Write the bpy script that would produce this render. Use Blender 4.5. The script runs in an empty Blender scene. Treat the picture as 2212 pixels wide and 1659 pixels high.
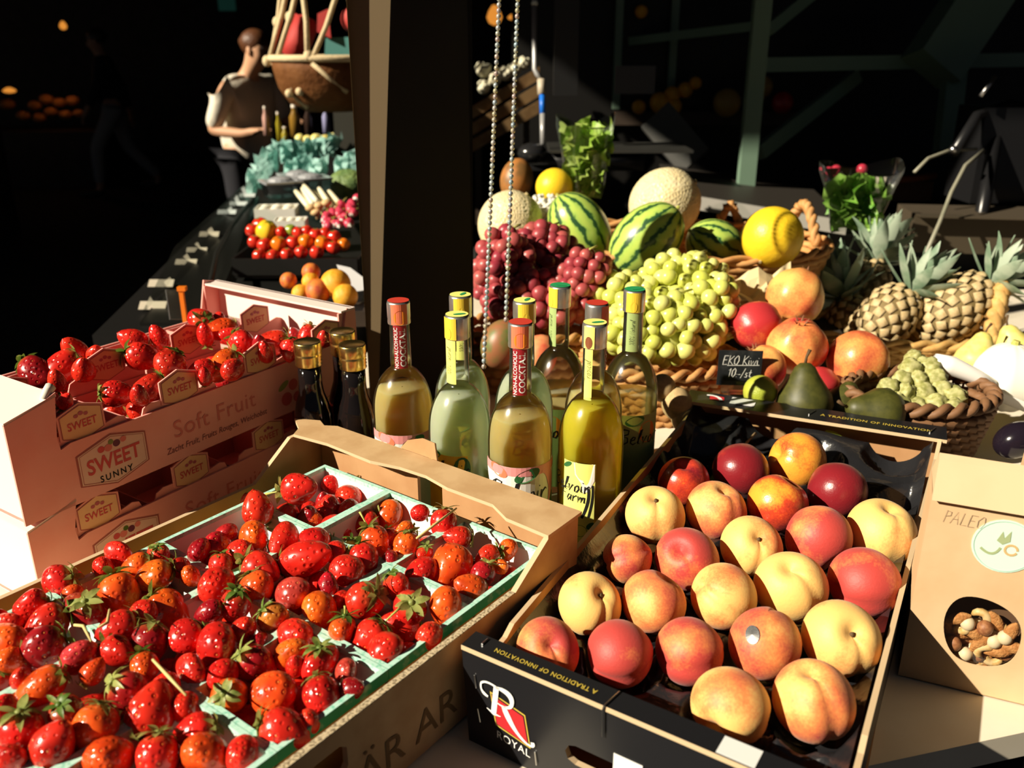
import bpy, math, random
from mathutils import Vector, Matrix, Quaternion
from mathutils.geometry import tessellate_polygon
S = bpy.context.scene
COL = S.collection
rnd = random.Random(7)
PI = math.pi
# ------------------------------------------------------------------ camera
F_PX, W_PX, H_PX = 1900.0, 2212.0, 1659.0
PITCH = math.atan((H_PX / 2 - 110) / F_PX)
CAM_H = 0.60                                     # above the table top, which is z = 0 (the floor is z = -0.85)
cd = bpy.data.cameras.new('camera')
cam = bpy.data.objects.new('camera', cd)
COL.objects.link(cam)
cam.location = (0, 0, CAM_H)
cam.rotation_euler = (PI / 2 - PITCH, 0, 0)
cd.sensor_width = 36
cd.lens = 36 * F_PX / W_PX
cd.clip_start = 0.02
cd.clip_end = 60
cd.dof.use_dof = True
cd.dof.focus_distance = 1.0
cd.dof.aperture_fstop = 5.6
S.camera = cam
# ------------------------------------------------------------------ sky, sun, exposure
w = bpy.data.worlds.new('sky')
S.world = w
w.use_nodes = True
bg = w.node_tree.nodes['Background']
bg.inputs[0].default_value = (0.62, 0.75, 1.0, 1)
bg.inputs[1].default_value = 0.035
sl = bpy.data.lights.new('sun', 'SUN')
sl.energy = 8.2
sl.color = (1.0, 0.89, 0.70)
sl.angle = math.radians(0.6)
sun = bpy.data.objects.new('sun', sl)
COL.objects.link(sun)
SUN_TO = Vector((-0.79, -0.36, 0.53)).normalized()
sun.rotation_euler = SUN_TO.to_track_quat('Z', 'Y').to_euler()
sun.location = SUN_TO * 6
S.view_settings.view_transform = 'Standard'
S.view_settings.look = 'None'
S.view_settings.exposure = 0.0
S.view_settings.gamma = 1.0
S.view_settings.use_curve_mapping = False
S.cycles.max_bounces = 10
S.cycles.transparent_max_bounces = 16
S.cycles.caustics_reflective = False
S.cycles.caustics_refractive = False

# ------------------------------------------------------------------ points of the photograph on planes of the place
cP, sP = math.cos(PITCH), math.sin(PITCH)
RIGHT, UPV, BACK = Vector((1, 0, 0)), Vector((0, sP, cP)), Vector((0, -cP, sP))
def on_plane(px, py, z):
    u, v = (px - W_PX / 2) / F_PX, (H_PX / 2 - py) / F_PX
    d = Vector((u, cP + v * sP, -sP + v * cP))
    t = (z - CAM_H) / d.z
    return Vector((d.x * t, d.y * t, z))
def at(px, py, D):
    u, v = (px - W_PX / 2) / F_PX, (H_PX / 2 - py) / F_PX
    return Vector((D * u, D * (cP + v * sP), CAM_H + D * (-sP + v * cP)))
def depth(p):
    return p.y * cP + (CAM_H - p.z) * sP
def view_dir(ang, tz):
    a, k = math.radians(ang), math.sqrt(max(0, 1 - tz * tz))
    return RIGHT * (math.cos(a) * k) + UPV * (math.sin(a) * k) + BACK * tz

# ------------------------------------------------------------------ text outlines (made first, while the scene is small)
_tc = {}
def text_geo(s, size, shear=0.0, offset=0.0, space=1.0):
    key = (s, size, shear, offset, space)
    if key in _tc:
        return _tc[key]
    cu = bpy.data.curves.new('lettering', 'FONT')
    cu.body, cu.size, cu.shear, cu.offset, cu.space_character = s, size, shear, offset, space
    cu.align_x, cu.align_y, cu.resolution_u = 'CENTER', 'CENTER', 3
    o = bpy.data.objects.new('lettering', cu)
    COL.objects.link(o)
    dg = bpy.context.evaluated_depsgraph_get()
    me = bpy.data.meshes.new_from_object(o.evaluated_get(dg))
    r = ([tuple(v.co)[:2] for v in me.vertices], [tuple(p.vertices) for p in me.polygons])
    bpy.data.objects.remove(o); bpy.data.meshes.remove(me); bpy.data.curves.remove(cu)
    _tc[key] = r
    return r
# single-stroke handwriting: each glyph = (advance, [polyline, ...]) on a unit em
HW = {
 'B': (.7, [[(.1, 0), (.15, .5), (.2, 1)], [(.0, .8), (.25, 1), (.55, .95), (.55, .7), (.2, .52), (.55, .45), (.6, .15), (.4, 0), (.1, .03)]]),
 'e': (.45, [[(.05, .25), (.3, .32), (.32, .48), (.2, .52), (.08, .35), (.1, .1), (.25, .0), (.42, .12)]]),
 'l': (.3, [[(.05, .1), (.2, .6), (.25, 1), (.15, .95), (.1, .4), (.12, .05), (.25, .05)]]),
 'v': (.45, [[(.0, .45), (.08, .5), (.15, .02), (.35, .5), (.42, .45)]]),
 'o': (.42, [[(.22, .5), (.08, .35), (.1, .05), (.25, .02), (.36, .25), (.28, .48), (.22, .5)]]),
 'i': (.25, [[(.08, .5), (.1, .1), (.2, .05)], [(.13, .7), (.15, .76)]]),
 'r': (.4, [[(.05, .5), (.1, 0), (.12, .35), (.3, .52), (.38, .42)]]),
 'F': (.6, [[(.15, 0), (.2, .95)], [(.0, .95), (.6, 1)], [(.15, .5), (.45, .52)]]),
 'a': (.45, [[(.35, .45), (.15, .5), (.06, .2), (.15, .0), (.32, .3), (.35, .5), (.36, .05), (.45, .05)]]),
 'm': (.65, [[(.05, .5), (.08, 0), (.2, .45), (.28, .45), (.3, 0), (.42, .45), (.52, .45), (.55, 0), (.62, .05)]]),
 'n': (.45, [[(.05, .5), (.08, 0), (.22, .45), (.33, .42), (.34, .03), (.43, .05)]]),
 'p': (.45, [[(.08, .5), (.05, -.35)], [(.07, .4), (.25, .52), (.36, .3), (.25, .02), (.07, .1)]]),
 'c': (.4, [[(.35, .42), (.2, .5), (.06, .25), (.18, .0), (.36, .1)]]),
 'u': (.45, [[(.05, .5), (.08, .08), (.22, .02), (.34, .4), (.36, .5), (.36, .05), (.44, .05)]]),
 't': (.35, [[(.18, .85), (.14, .1), (.25, .02), (.33, .1)], [(.02, .52), (.33, .55)]]),
 's': (.4, [[(.32, .45), (.15, .5), (.12, .32), (.3, .2), (.25, .02), (.05, .05)]]),
 'h': (.45, [[(.08, 1), (.08, 0), (.22, .45), (.33, .4), (.35, .0)]]),
 'f': (.35, [[(.35, .95), (.22, .95), (.15, .3), (.1, -.2)], [(.02, .5), (.32, .52)]]),
 'T': (.55, [[(.3, .95), (.22, 0)], [(.0, .92), (.6, 1)]]),
 'N': (.6, [[(.05, 0), (.12, .95), (.42, .05), (.52, 1)]]),
 '1': (.35, [[(.05, .75), (.22, .98), (.18, 0)]]),
 '0': (.5, [[(.28, 1), (.08, .7), (.1, .2), (.25, 0), (.42, .3), (.42, .8), (.28, 1)]]),
 '%': (.6, [[(.05, 0), (.5, 1)], [(.1, .9), (.18, .7), (.05, .75), (.1, .9)], [(.45, .3), (.5, .05), (.38, .12), (.45, .3)]]),
 'E': (.55, [[(.5, .95), (.1, .95), (.08, .5), (.08, .0), (.5, .03)], [(.08, .5), (.4, .52)]]),
 'K': (.55, [[(.1, 1), (.08, 0)], [(.5, .95), (.1, .45), (.52, 0)]]),
 'O': (.6, [[(.3, .98), (.06, .6), (.12, .1), (.38, .02), (.52, .45), (.42, .9), (.3, .98)]]),
 'P': (.5, [[(.1, 0), (.12, 1)], [(.1, .95), (.4, .9), (.42, .6), (.12, .5)]]),
 'A': (.6, [[(.02, 0), (.3, 1), (.52, 0)], [(.12, .38), (.45, .4)]]),
 'L': (.5, [[(.12, 1), (.08, .02), (.48, .04)]]),
 'w': (.6, [[(.02, .5), (.12, .02), (.28, .42), (.4, .02), (.55, .5)]]),
 ':': (.2, [[(.1, .3), (.1, .36)], [(.1, .05), (.1, .1)]]),
 '-': (.3, [[(.05, .3), (.28, .32)]]),
 '/': (.4, [[(.05, -.1), (.38, 1)]]),
 ' ': (.3, []),
}
def hand_geo(s, size, wd, slant=.15):
    vs, fs, x = [], [], 0.0
    tot = sum(HW[c][0] for c in s)
    for c in s:
        adv, pls = HW[c]
        for pl in pls:
            q = [Vector((x - tot / 2 + a + b * slant, b - .4)) * size for a, b in pl]
            for k in range(len(q)):
                t = (q[min(k + 1, len(q) - 1)] - q[max(k - 1, 0)])
                n = Vector((-t.y, t.x)).normalized() * wd * (.65 if k in (0, len(q) - 1) else 1)
                vs += [tuple(q[k] + n), tuple(q[k] - n)]
                if k:
                    b = len(vs)
                    fs.append((b - 4, b - 3, b - 1, b - 2))
        x += adv
    return vs, fs
for args in [('SWEET', .0145, 0, .0002), ('SWEET', .036, 0, .0008), ('SUNNY', .016, 0, .0003, 1.35), ('Soft Fruit', .046, 0, 0, 1.05),
             ('Zacht Fruit, Fruits Rouges, Weichobst', .0175, .2), ('ROYAL', .017, 0, 0, 1.1), ('A TRADITION OF INNOVATION', .0115, 0, .0001, 1.1),
             ('S BÄR AR', .045), ('NON-ALCOHOLIC', .0066, 0, .0001), ('COCKTAIL', .0105, 0, .0002)]:
    text_geo(*args)

# ------------------------------------------------------------------ materials
MATS = {}
def mat(name, col, rough=.5, spec=.5, metal=0.0, noise=None, bump=None, coat=0.0, sss=0.0, trans=0.0, emit=0.0, sheen=0.0, coords='Object'):
    if name in MATS:
        return MATS[name]
    m = bpy.data.materials.new(name)
    m.use_nodes = True
    nt = m.node_tree
    p = nt.nodes['Principled BSDF']
    p.inputs['Base Color'].default_value = (*col, 1)
    p.inputs['Roughness'].default_value = rough
    p.inputs['Specular IOR Level'].default_value = spec
    p.inputs['Metallic'].default_value = metal
    p.inputs['Coat Weight'].default_value = coat
    p.inputs['Coat Roughness'].default_value = .08
    p.inputs['Transmission Weight'].default_value = trans
    p.inputs['Sheen Weight'].default_value = sheen
    if sss:
        p.inputs['Subsurface Weight'].default_value = sss
        p.inputs['Subsurface Radius'].default_value = (1, .3, .15)
        p.inputs['Subsurface Scale'].default_value = .006
    if emit:
        p.inputs['Emission Color'].default_value = (*col, 1)
        p.inputs['Emission Strength'].default_value = emit
    tc = nt.nodes.new('ShaderNodeTexCoord')
    if noise:                                            # (scale, second colour, lo, hi)
        n = nt.nodes.new('ShaderNodeTexNoise')
        n.inputs['Scale'].default_value = noise[0]
        n.inputs['Detail'].default_value = 5
        nt.links.new(tc.outputs[coords], n.inputs['Vector'])
        r = nt.nodes.new('ShaderNodeValToRGB')
        r.color_ramp.elements[0].position, r.color_ramp.elements[1].position = noise[2], noise[3]
        r.color_ramp.elements[0].color, r.color_ramp.elements[1].color = (*col, 1), (*noise[1], 1)
        nt.links.new(n.outputs['Fac'], r.inputs['Fac'])
        nt.links.new(r.outputs['Color'], p.inputs['Base Color'])
    if bump:                                             # (scale, strength, distance)
        n2 = nt.nodes.new('ShaderNodeTexNoise')
        n2.inputs['Scale'].default_value = bump[0]
        n2.inputs['Detail'].default_value = 4
        nt.links.new(tc.outputs[coords], n2.inputs['Vector'])
        b = nt.nodes.new('ShaderNodeBump')
        b.inputs['Strength'].default_value = bump[1]
        b.inputs['Distance'].default_value = bump[2]
        nt.links.new(n2.outputs['Fac'], b.inputs['Height'])
        nt.links.new(b.outputs['Normal'], p.inputs['Normal'])
    MATS[name] = m
    return m
def N(nt, t, **kw):
    n = nt.nodes.new(t)
    for k, v in kw.items():
        setattr(n, k, v)
    return n
def ramp(nt, fac, stops):
    r = N(nt, 'ShaderNodeValToRGB')
    e = r.color_ramp.elements
    while len(e) < len(stops):
        e.new(.5)
    for k, (p_, c_) in enumerate(stops):
        e[k].position, e[k].color = p_, (*c_, 1)
    nt.links.new(fac, r.inputs['Fac'])
    return r.outputs['Color']
def math_n(nt, op, a, b=None):
    n = N(nt, 'ShaderNodeMath', operation=op)
    for k, x in enumerate((a, b)):
        if x is None:
            continue
        if isinstance(x, (int, float)):
            n.inputs[k].default_value = x
        else:
            nt.links.new(x, n.inputs[k])
    return n.outputs[0]
def mixc(nt, fac, a, b, mode='MIX'):
    n = N(nt, 'ShaderNodeMix', data_type='RGBA', blend_type=mode)
    for k, x in ((0, fac), (6, a), (7, b)):
        if isinstance(x, tuple):
            n.inputs[k].default_value = (*x, 1)
        elif isinstance(x, (int, float)):
            n.inputs[k].default_value = x
        else:
            nt.links.new(x, n.inputs[k])
    return n.outputs[2]
def base(name, rough=.5):
    m = bpy.data.materials.new(name)
    m.use_nodes = True
    MATS[name] = m
    p = m.node_tree.nodes['Principled BSDF']
    p.inputs['Roughness'].default_value = rough
    return m, m.node_tree, p
def L(nt, a, b):
    nt.links.new(a, b)

def strawberry_mat():
    m, nt, p = base('strawberry_skin', .24)
    tc, oi = N(nt, 'ShaderNodeTexCoord'), N(nt, 'ShaderNodeObjectInfo')
    vo = N(nt, 'ShaderNodeTexVoronoi'); vo.inputs['Scale'].default_value = 3.3; vo.inputs['Randomness'].default_value = .55
    L(nt, tc.outputs['Object'], vo.inputs['Vector'])
    seed = ramp(nt, vo.outputs['Distance'], [(.085, (.85, .85, .85)), (.14, (0, 0, 0))])
    no = N(nt, 'ShaderNodeTexNoise'); no.inputs['Scale'].default_value = 1.1
    L(nt, tc.outputs['Object'], no.inputs['Vector'])
    var = ramp(nt, no.outputs['Fac'], [(.35, (.62, .5, .5)), (.65, (1.15, 1.3, 1.2))])
    skin = mixc(nt, 1.0, oi.outputs['Color'], var, 'MULTIPLY')
    sx = N(nt, 'ShaderNodeSeparateXYZ'); L(nt, tc.outputs['Object'], sx.inputs[0])
    top = ramp(nt, sx.outputs['Z'], [(.45, (0, 0, 0)), (1.0, (.5, .5, .5))])
    skin = mixc(nt, top, skin, (.62, .20, .05))
    L(nt, mixc(nt, seed, skin, (.78, .34, .06)), p.inputs['Base Color'])
    pit = ramp(nt, vo.outputs['Distance'], [(.08, (.62, .62, .62)), (.17, (.45, .45, .45)), (.40, (1, 1, 1))])
    b = N(nt, 'ShaderNodeBump'); b.inputs['Strength'].default_value = .28; b.inputs['Distance'].default_value = .08
    L(nt, pit, b.inputs['Height']); L(nt, b.outputs['Normal'], p.inputs['Normal'])
    p.inputs['Subsurface Weight'].default_value = .12
    p.inputs['Subsurface Radius'].default_value = (1, .2, .1)
    p.inputs['Subsurface Scale'].default_value = .004
    p.inputs['Coat Weight'].default_value = .25
    p.inputs['Coat Roughness'].default_value = .12
    return m
def peach_mat(name, a, b_, c_, rough, sheen):
    m, nt, p = base(name, rough)
    tc, oi = N(nt, 'ShaderNodeTexCoord'), N(nt, 'ShaderNodeObjectInfo')
    off = N(nt, 'ShaderNodeVectorMath', operation='SCALE'); off.inputs[0].default_value = (13, 7, 29); L(nt, oi.outputs['Random'], off.inputs['Scale'])
    ad = N(nt, 'ShaderNodeVectorMath', operation='ADD'); L(nt, tc.outputs['Object'], ad.inputs[0]); L(nt, off.outputs[0], ad.inputs[1])
    no = N(nt, 'ShaderNodeTexNoise'); no.inputs['Scale'].default_value = .75; no.inputs['Detail'].default_value = 3
    L(nt, ad.outputs[0], no.inputs['Vector'])
    fine = N(nt, 'ShaderNodeTexNoise'); fine.inputs['Scale'].default_value = 14; fine.inputs['Detail'].default_value = 6
    L(nt, ad.outputs[0], fine.inputs['Vector'])
    sc = N(nt, 'ShaderNodeSeparateColor'); L(nt, oi.outputs['Color'], sc.inputs[0])
    k = math_n(nt, 'ADD', no.outputs['Fac'], math_n(nt, 'SUBTRACT', sc.outputs[0], .5))
    k = math_n(nt, 'ADD', k, math_n(nt, 'MULTIPLY', math_n(nt, 'SUBTRACT', fine.outputs['Fac'], .5), .22))
    L(nt, ramp(nt, k, [(.36, a), (.53, b_), (.72, c_)]), p.inputs['Base Color'])
    p.inputs['Sheen Weight'].default_value = sheen
    p.inputs['Sheen Roughness'].default_value = .5
    bu = N(nt, 'ShaderNodeBump'); bu.inputs['Strength'].default_value = .06; bu.inputs['Distance'].default_value = .05
    L(nt, fine.outputs['Fac'], bu.inputs['Height']); L(nt, bu.outputs['Normal'], p.inputs['Normal'])
    p.inputs['Subsurface Weight'].default_value = .08
    p.inputs['Subsurface Scale'].default_value = .005
    return m
def melon_mat():
    m, nt, p = base('watermelon_rind', .3)
    tc, oi = N(nt, 'ShaderNodeTexCoord'), N(nt, 'ShaderNodeObjectInfo')
    no = N(nt, 'ShaderNodeTexNoise'); no.inputs['Scale'].default_value = 4.5; no.inputs['Detail'].default_value = 5
    L(nt, tc.outputs['Object'], no.inputs['Vector'])
    sx = N(nt, 'ShaderNodeSeparateXYZ'); L(nt, tc.outputs['Object'], sx.inputs[0])
    th = math_n(nt, 'ARCTAN2', sx.outputs['X'], sx.outputs['Y'])
    ph = math_n(nt, 'ADD', math_n(nt, 'MULTIPLY', th, 12), math_n(nt, 'MULTIPLY', no.outputs['Fac'], 5.0))
    st = math_n(nt, 'SINE', ph)
    L(nt, ramp(nt, math_n(nt, 'MULTIPLY', math_n(nt, 'ADD', st, 1), .5), [(.0, (.46, .60, .11)), (.68, (.34, .52, .10)), (.84, (.045, .13, .035)), (.95, (.025, .08, .028))]), p.inputs['Base Color'])
    p.inputs['Coat Weight'].default_value = .2
    return m
def galia_mat():
    m, nt, p = base('netted_melon_rind', .42)
    tc = N(nt, 'ShaderNodeTexCoord')
    vo = N(nt, 'ShaderNodeTexVoronoi', feature='DISTANCE_TO_EDGE'); vo.inputs['Scale'].default_value = 9
    L(nt, tc.outputs['Object'], vo.inputs['Vector'])
    no = N(nt, 'ShaderNodeTexNoise'); no.inputs['Scale'].default_value = 2
    L(nt, tc.outputs['Object'], no.inputs['Vector'])
    netc = ramp(nt, vo.outputs['Distance'], [(.0, (.86, .77, .52)), (.10, (.76, .63, .36))])
    L(nt, mixc(nt, .35, netc, ramp(nt, no.outputs['Fac'], [(.35, (.78, .60, .26)), (.65, (.80, .72, .46))])), p.inputs['Base Color'])
    b = N(nt, 'ShaderNodeBump'); b.inputs['Strength'].default_value = .25; b.inputs['Distance'].default_value = .04; b.invert = True
    L(nt, vo.outputs['Distance'], b.inputs['Height']); L(nt, b.outputs['Normal'], p.inputs['Normal'])
    return m
def thin_glass(name, tint, gloss_rough=.2, veil=0.0, veil_col=(1, 1, 1)):
    m = bpy.data.materials.new(name); m.use_nodes = True
    MATS[name] = m
    nt = m.node_tree; nt.nodes.clear()
    out = N(nt, 'ShaderNodeOutputMaterial')
    tr = N(nt, 'ShaderNodeBsdfTransparent'); tr.inputs[0].default_value = (*tint, 1)
    gl = N(nt, 'ShaderNodeBsdfGlossy'); gl.inputs['Roughness'].default_value = gloss_rough
    fr = N(nt, 'ShaderNodeFresnel'); fr.inputs[0].default_value = 1.5
    mx = N(nt, 'ShaderNodeMixShader')
    L(nt, fr.outputs[0], mx.inputs[0]); L(nt, tr.outputs[0], mx.inputs[1]); L(nt, gl.outputs[0], mx.inputs[2])
    last = mx.outputs[0]
    if veil:
        df = N(nt, 'ShaderNodeBsdfTranslucent'); df.inputs[0].default_value = (*veil_col, 1)
        m2 = N(nt, 'ShaderNodeMixShader'); m2.inputs[0].default_value = veil
        L(nt, last, m2.inputs[1]); L(nt, df.outputs[0], m2.inputs[2]); last = m2.outputs[0]
    L(nt, last, out.inputs[0])
    return m
def liquid(name, tint, cloud, amount):
    m = bpy.data.materials.new(name); m.use_nodes = True
    MATS[name] = m
    nt = m.node_tree; nt.nodes.clear()
    out = N(nt, 'ShaderNodeOutputMaterial')
    gl = N(nt, 'ShaderNodeBsdfTransparent'); gl.inputs[0].default_value = (*tint, 1)
    a = N(nt, 'ShaderNodeBsdfTranslucent'); a.inputs[0].default_value = (*cloud, 1)
    d = N(nt, 'ShaderNodeSubsurfaceScattering'); d.inputs['Color'].default_value = (*cloud, 1); d.inputs['Scale'].default_value = .035; d.inputs['Radius'].default_value = (1, .9, .7)
    mx = N(nt, 'ShaderNodeMixShader'); mx.inputs[0].default_value = .75
    L(nt, a.outputs[0], mx.inputs[1]); L(nt, d.outputs[0], mx.inputs[2])
    m2 = N(nt, 'ShaderNodeMixShader'); m2.inputs[0].default_value = amount
    L(nt, gl.outputs[0], m2.inputs[1]); L(nt, mx.outputs[0], m2.inputs[2])
    L(nt, m2.outputs[0], out.inputs[0])
    return m
def leaf_mat(name, c1, c2, rough=.45, transl=.35):
    m = bpy.data.materials.new(name); m.use_nodes = True
    MATS[name] = m
    nt = m.node_tree
    p = nt.nodes['Principled BSDF']; p.inputs['Roughness'].default_value = rough
    tc, oi = N(nt, 'ShaderNodeTexCoord'), N(nt, 'ShaderNodeObjectInfo')
    no = N(nt, 'ShaderNodeTexNoise'); no.inputs['Scale'].default_value = 3
    L(nt, tc.outputs['Object'], no.inputs['Vector'])
    k = math_n(nt, 'ADD', no.outputs['Fac'], math_n(nt, 'MULTIPLY', math_n(nt, 'SUBTRACT', oi.outputs['Random'], .5), .4))
    c = ramp(nt, k, [(.35, c1), (.65, c2)])
    L(nt, c, p.inputs['Base Color'])
    tl = N(nt, 'ShaderNodeBsdfTranslucent'); L(nt, c, tl.inputs[0])
    mx = N(nt, 'ShaderNodeMixShader'); mx.inputs[0].default_value = transl
    L(nt, p.outputs[0], mx.inputs[1]); L(nt, tl.outputs[0], mx.inputs[2])
    L(nt, mx.outputs[0], nt.nodes['Material Output'].inputs[0])
    return m

m_berry = strawberry_mat()
m_peach = peach_mat('peach_skin', (.90, .56, .17), (.82, .26, .075), (.52, .055, .045), .55, .12)
m_nect = peach_mat('nectarine_skin', (.88, .36, .04), (.62, .06, .02), (.22, .012, .018), .28, .05)
m_pom = peach_mat('pomegranate_skin', (.85, .50, .14), (.80, .25, .075), (.50, .035, .04), .33, 0)
m_wm, m_galia = melon_mat(), galia_mat()
m_calyx = leaf_mat('calyx_green', (.12, .22, .03), (.42, .46, .13))
m_stem = mat('stem_green', (.38, .42, .08), .5, noise=(20, (.5, .45, .12), .4, .6))
m_card = mat('brown_cardboard', (.50, .31, .15), .75, .2, noise=(30, (.60, .40, .21), .35, .65), bump=(180, .12, .001))
m_card_in = mat('inner_cardboard', (.42, .22, .10), .8, .15, noise=(25, (.48, .27, .13), .35, .65))
m_edge = mat('corrugated_edge', (.62, .50, .32), .9, .1, noise=(420, (.20, .15, .09), .45, .62))
m_punnet = mat('white_punnet_card', (.86, .84, .78), .7, .2)
m_punnet_o = mat('punnet_outside', (.72, .42, .10), .7, .2)  # warm reflected light on the shaded outer wall is put into this orange
m_rim = mat('green_punnet_rim', (.03, .36, .20), .55, .3, noise=(60, (.35, .62, .48), .55, .75))
m_black = mat('black_printed_card', (.012, .012, .014), .32, .45, bump=(60, .05, .001))
m_tan_edge = mat('card_cut_edge', (.62, .46, .28), .85, .1)
m_tray = mat('black_tray_plastic', (.016, .016, .018), .22, .5, bump=(55, .35, .004))
m_white = mat('white_ink', (.85, .85, .82), .5, .3)
m_redink = mat('red_ink', (.50, .025, .03), .5, .3)
m_gold = mat('gold_ink', (.62, .46, .07), .45, .4)
m_blackink = mat('black_ink', (.015, .015, .015), .6, .2)
m_pink = mat('pink_card', (.82, .36, .30), .6, .25, noise=(18, (.84, .40, .34), .4, .6))
m_pink_w = mat('pale_pink_card', (.86, .70, .64), .6, .25)
m_pinkink = mat('dark_pink_ink', (.58, .09, .09), .6, .2)
m_rose = mat('rose_ink', (.66, .20, .17), .6, .2)
m_tag = mat('cream_tag', (.78, .50, .26), .6, .25)
m_tag_rim = mat('tag_outline', (.40, .12, .10), .6, .2)
m_logo = mat('logo_cream', (.74, .52, .42), .6, .25)
m_metal = mat('brushed_metal', (.6, .6, .6), .3, .5, 1.0)
m_goldcap = mat('gold_cap', (.80, .60, .20), .25, .5, 1.0)
m_wicker = mat('wicker', (.48, .22, .07), .6, .3, noise=(40, (.62, .34, .13), .35, .65))
m_wicker_p = mat('pale_wicker', (.62, .40, .14), .6, .3, noise=(40, (.48, .26, .08), .35, .65))
m_table = mat('cream_table_top', (.74, .66, .52), .55, .3, noise=(9, (.80, .73, .60), .4, .6))
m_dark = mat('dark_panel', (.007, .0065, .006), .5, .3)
m_darkwood = mat('dark_wood', (.05, .035, .025), .6, .3, noise=(6, (.035, .024, .018), .4, .6))
m_green_paint = mat('sage_paint', (.16, .25, .18), .5, .4)

# ------------------------------------------------------------------ mesh building
class MB:
    def __init__(s):
        s.v, s.f, s.m = [], [], []
    def add(s, vs, fs, mi=0):
        b = len(s.v)
        s.v += [tuple(x) for x in vs]
        s.f += [tuple(i + b for i in f) for f in fs]
        s.m += [mi] * len(fs)
        return s
    def box(s, lo, hi, mi=0, M=None):
        (x0, y0, z0), (x1, y1, z1) = lo, hi
        vs = [Vector(p) for p in ((x0, y0, z0), (x1, y0, z0), (x1, y1, z0), (x0, y1, z0), (x0, y0, z1), (x1, y0, z1), (x1, y1, z1), (x0, y1, z1))]
        if M is not None:
            vs = [M @ p for p in vs]
        return s.add(vs, [(3, 2, 1, 0), (4, 5, 6, 7), (0, 1, 5, 4), (1, 2, 6, 5), (2, 3, 7, 6), (3, 0, 4, 7)], mi)
    def hexa(s, vs, mi=0):
        return s.add(vs, [(3, 2, 1, 0), (4, 5, 6, 7), (0, 1, 5, 4), (1, 2, 6, 5), (2, 3, 7, 6), (3, 0, 4, 7)], mi)
    def tube(s, pts, r, n=8, mi=0, cap=True):
        P = [Vector(p) for p in pts]
        rs = r if isinstance(r, (list, tuple)) else [r] * len(P)
        vs, fs = [], []
        ref = None
        for k, p in enumerate(P):
            t = (P[min(k + 1, len(P) - 1)] - P[max(k - 1, 0)]).normalized()
            if ref is None:
                ref = Vector((0, 0, 1)) if abs(t.z) < .9 else Vector((1, 0, 0))
            a = (ref - t * ref.dot(t)).normalized()
            ref = a
            b = t.cross(a)
            for j in range(n):
                q = 2 * PI * j / n
                vs.append(p + (a * math.cos(q) + b * math.sin(q)) * rs[k])
            if k:
                o = (k - 1) * n
                fs += [(o + j, o + (j + 1) % n, o + n + (j + 1) % n, o + n + j) for j in range(n)]
        if cap:
            fs.append(tuple(range(n - 1, -1, -1)))
            fs.append(tuple((len(P) - 1) * n + j for j in range(n)))
        return s.add(vs, fs, mi)
    def lathe(s, prof, n=24, mi=0, M=None, a0=0.0, a1=2 * PI):
        full = abs(a1 - a0 - 2 * PI) < 1e-6
        cnt = n if full else n + 1
        vs, fs = [], []
        for r, z in prof:
            for j in range(cnt):
                q = a0 + (a1 - a0) * j / n
                vs.append(Vector((r * math.cos(q), r * math.sin(q), z)))
        for k in range(len(prof) - 1):
            for j in range(n):
                j2 = (j + 1) % cnt
                fs.append((k * cnt + j, k * cnt + j2, (k + 1) * cnt + j2, (k + 1) * cnt + j))
        if M is not None:
            vs = [M @ p for p in vs]
        return s.add(vs, fs, mi)
    def ball(s, c, r, nu=12, nv=8, mi=0):
        c = Vector(c)
        r = r if isinstance(r, (tuple, list)) else (r, r, r)
        pr = [(max(1e-5, math.sin(PI * k / nv)), -math.cos(PI * k / nv)) for k in range(nv + 1)]
        M = Matrix.Translation(c) @ Matrix.Diagonal((*r, 1))
        return s.lathe(pr, nu, mi, M)
    def plate(s, outer, holes=(), th=.002, o=(0, 0, 0), u=(1, 0, 0), v=(0, 1, 0), mi=(0, 0, 0)):
        """A flat board: polygon in (u, v) with holes, thickness th along u x v; mi = materials of front, back, edges."""
        o, u, v = Vector(o), Vector(u).normalized(), Vector(v).normalized()
        wv = u.cross(v)
        loops = [list(outer)] + [list(h) for h in holes]
        tri = tessellate_polygon([[Vector((a, b, 0)) for a, b in lp] for lp in loops])
        flat = [p for lp in loops for p in lp]
        A = [o + u * a + v * b for a, b in flat]
        Bk = [p - wv * th for p in A]
        def ori(t, flip):
            a, b, c = (A[i] for i in t)
            up = (b - a).cross(c - a).dot(wv) > 0
            return t if up != flip else tuple(reversed(t))
        s.add(A, [ori(tuple(t), False) for t in tri], mi[0])
        s.add(Bk, [ori(tuple(t), True) for t in tri], mi[1])
        i = 0
        for lp in loops:
            n = len(lp)
            vs = [A[i + k] for k in range(n)] + [Bk[i + k] for k in range(n)]
            s.add(vs, [(k, (k + 1) % n, n + (k + 1) % n, n + k) for k in range(n)], mi[2])
            i += n
        return s
    def mesh(s, name, mats, smooth=False):
        me = bpy.data.meshes.new(name)
        me.from_pydata([tuple(map(float, x)) for x in s.v], [], s.f)
        for m in (mats if isinstance(mats, (list, tuple)) else [mats]):
            me.materials.append(m)
        me.polygons.foreach_set('material_index', s.m)
        if smooth:
            me.polygons.foreach_set('use_smooth', [True] * len(s.f))
        me.update()
        return me
    def build(s, name, mats, parent=None, smooth=False):
        return link(name, s.mesh(name, mats, smooth), parent)
def link(name, data, parent=None):
    o = bpy.data.objects.new(name, data)
    COL.objects.link(o)
    if parent is not None:
        o.parent = parent
    return o
def tag(o, label=None, cat=None, group=None, kind=None):
    if label: o['label'] = label
    if cat: o['category'] = cat
    if group: o['group'] = group
    if kind: o['kind'] = kind
    return o
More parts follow.
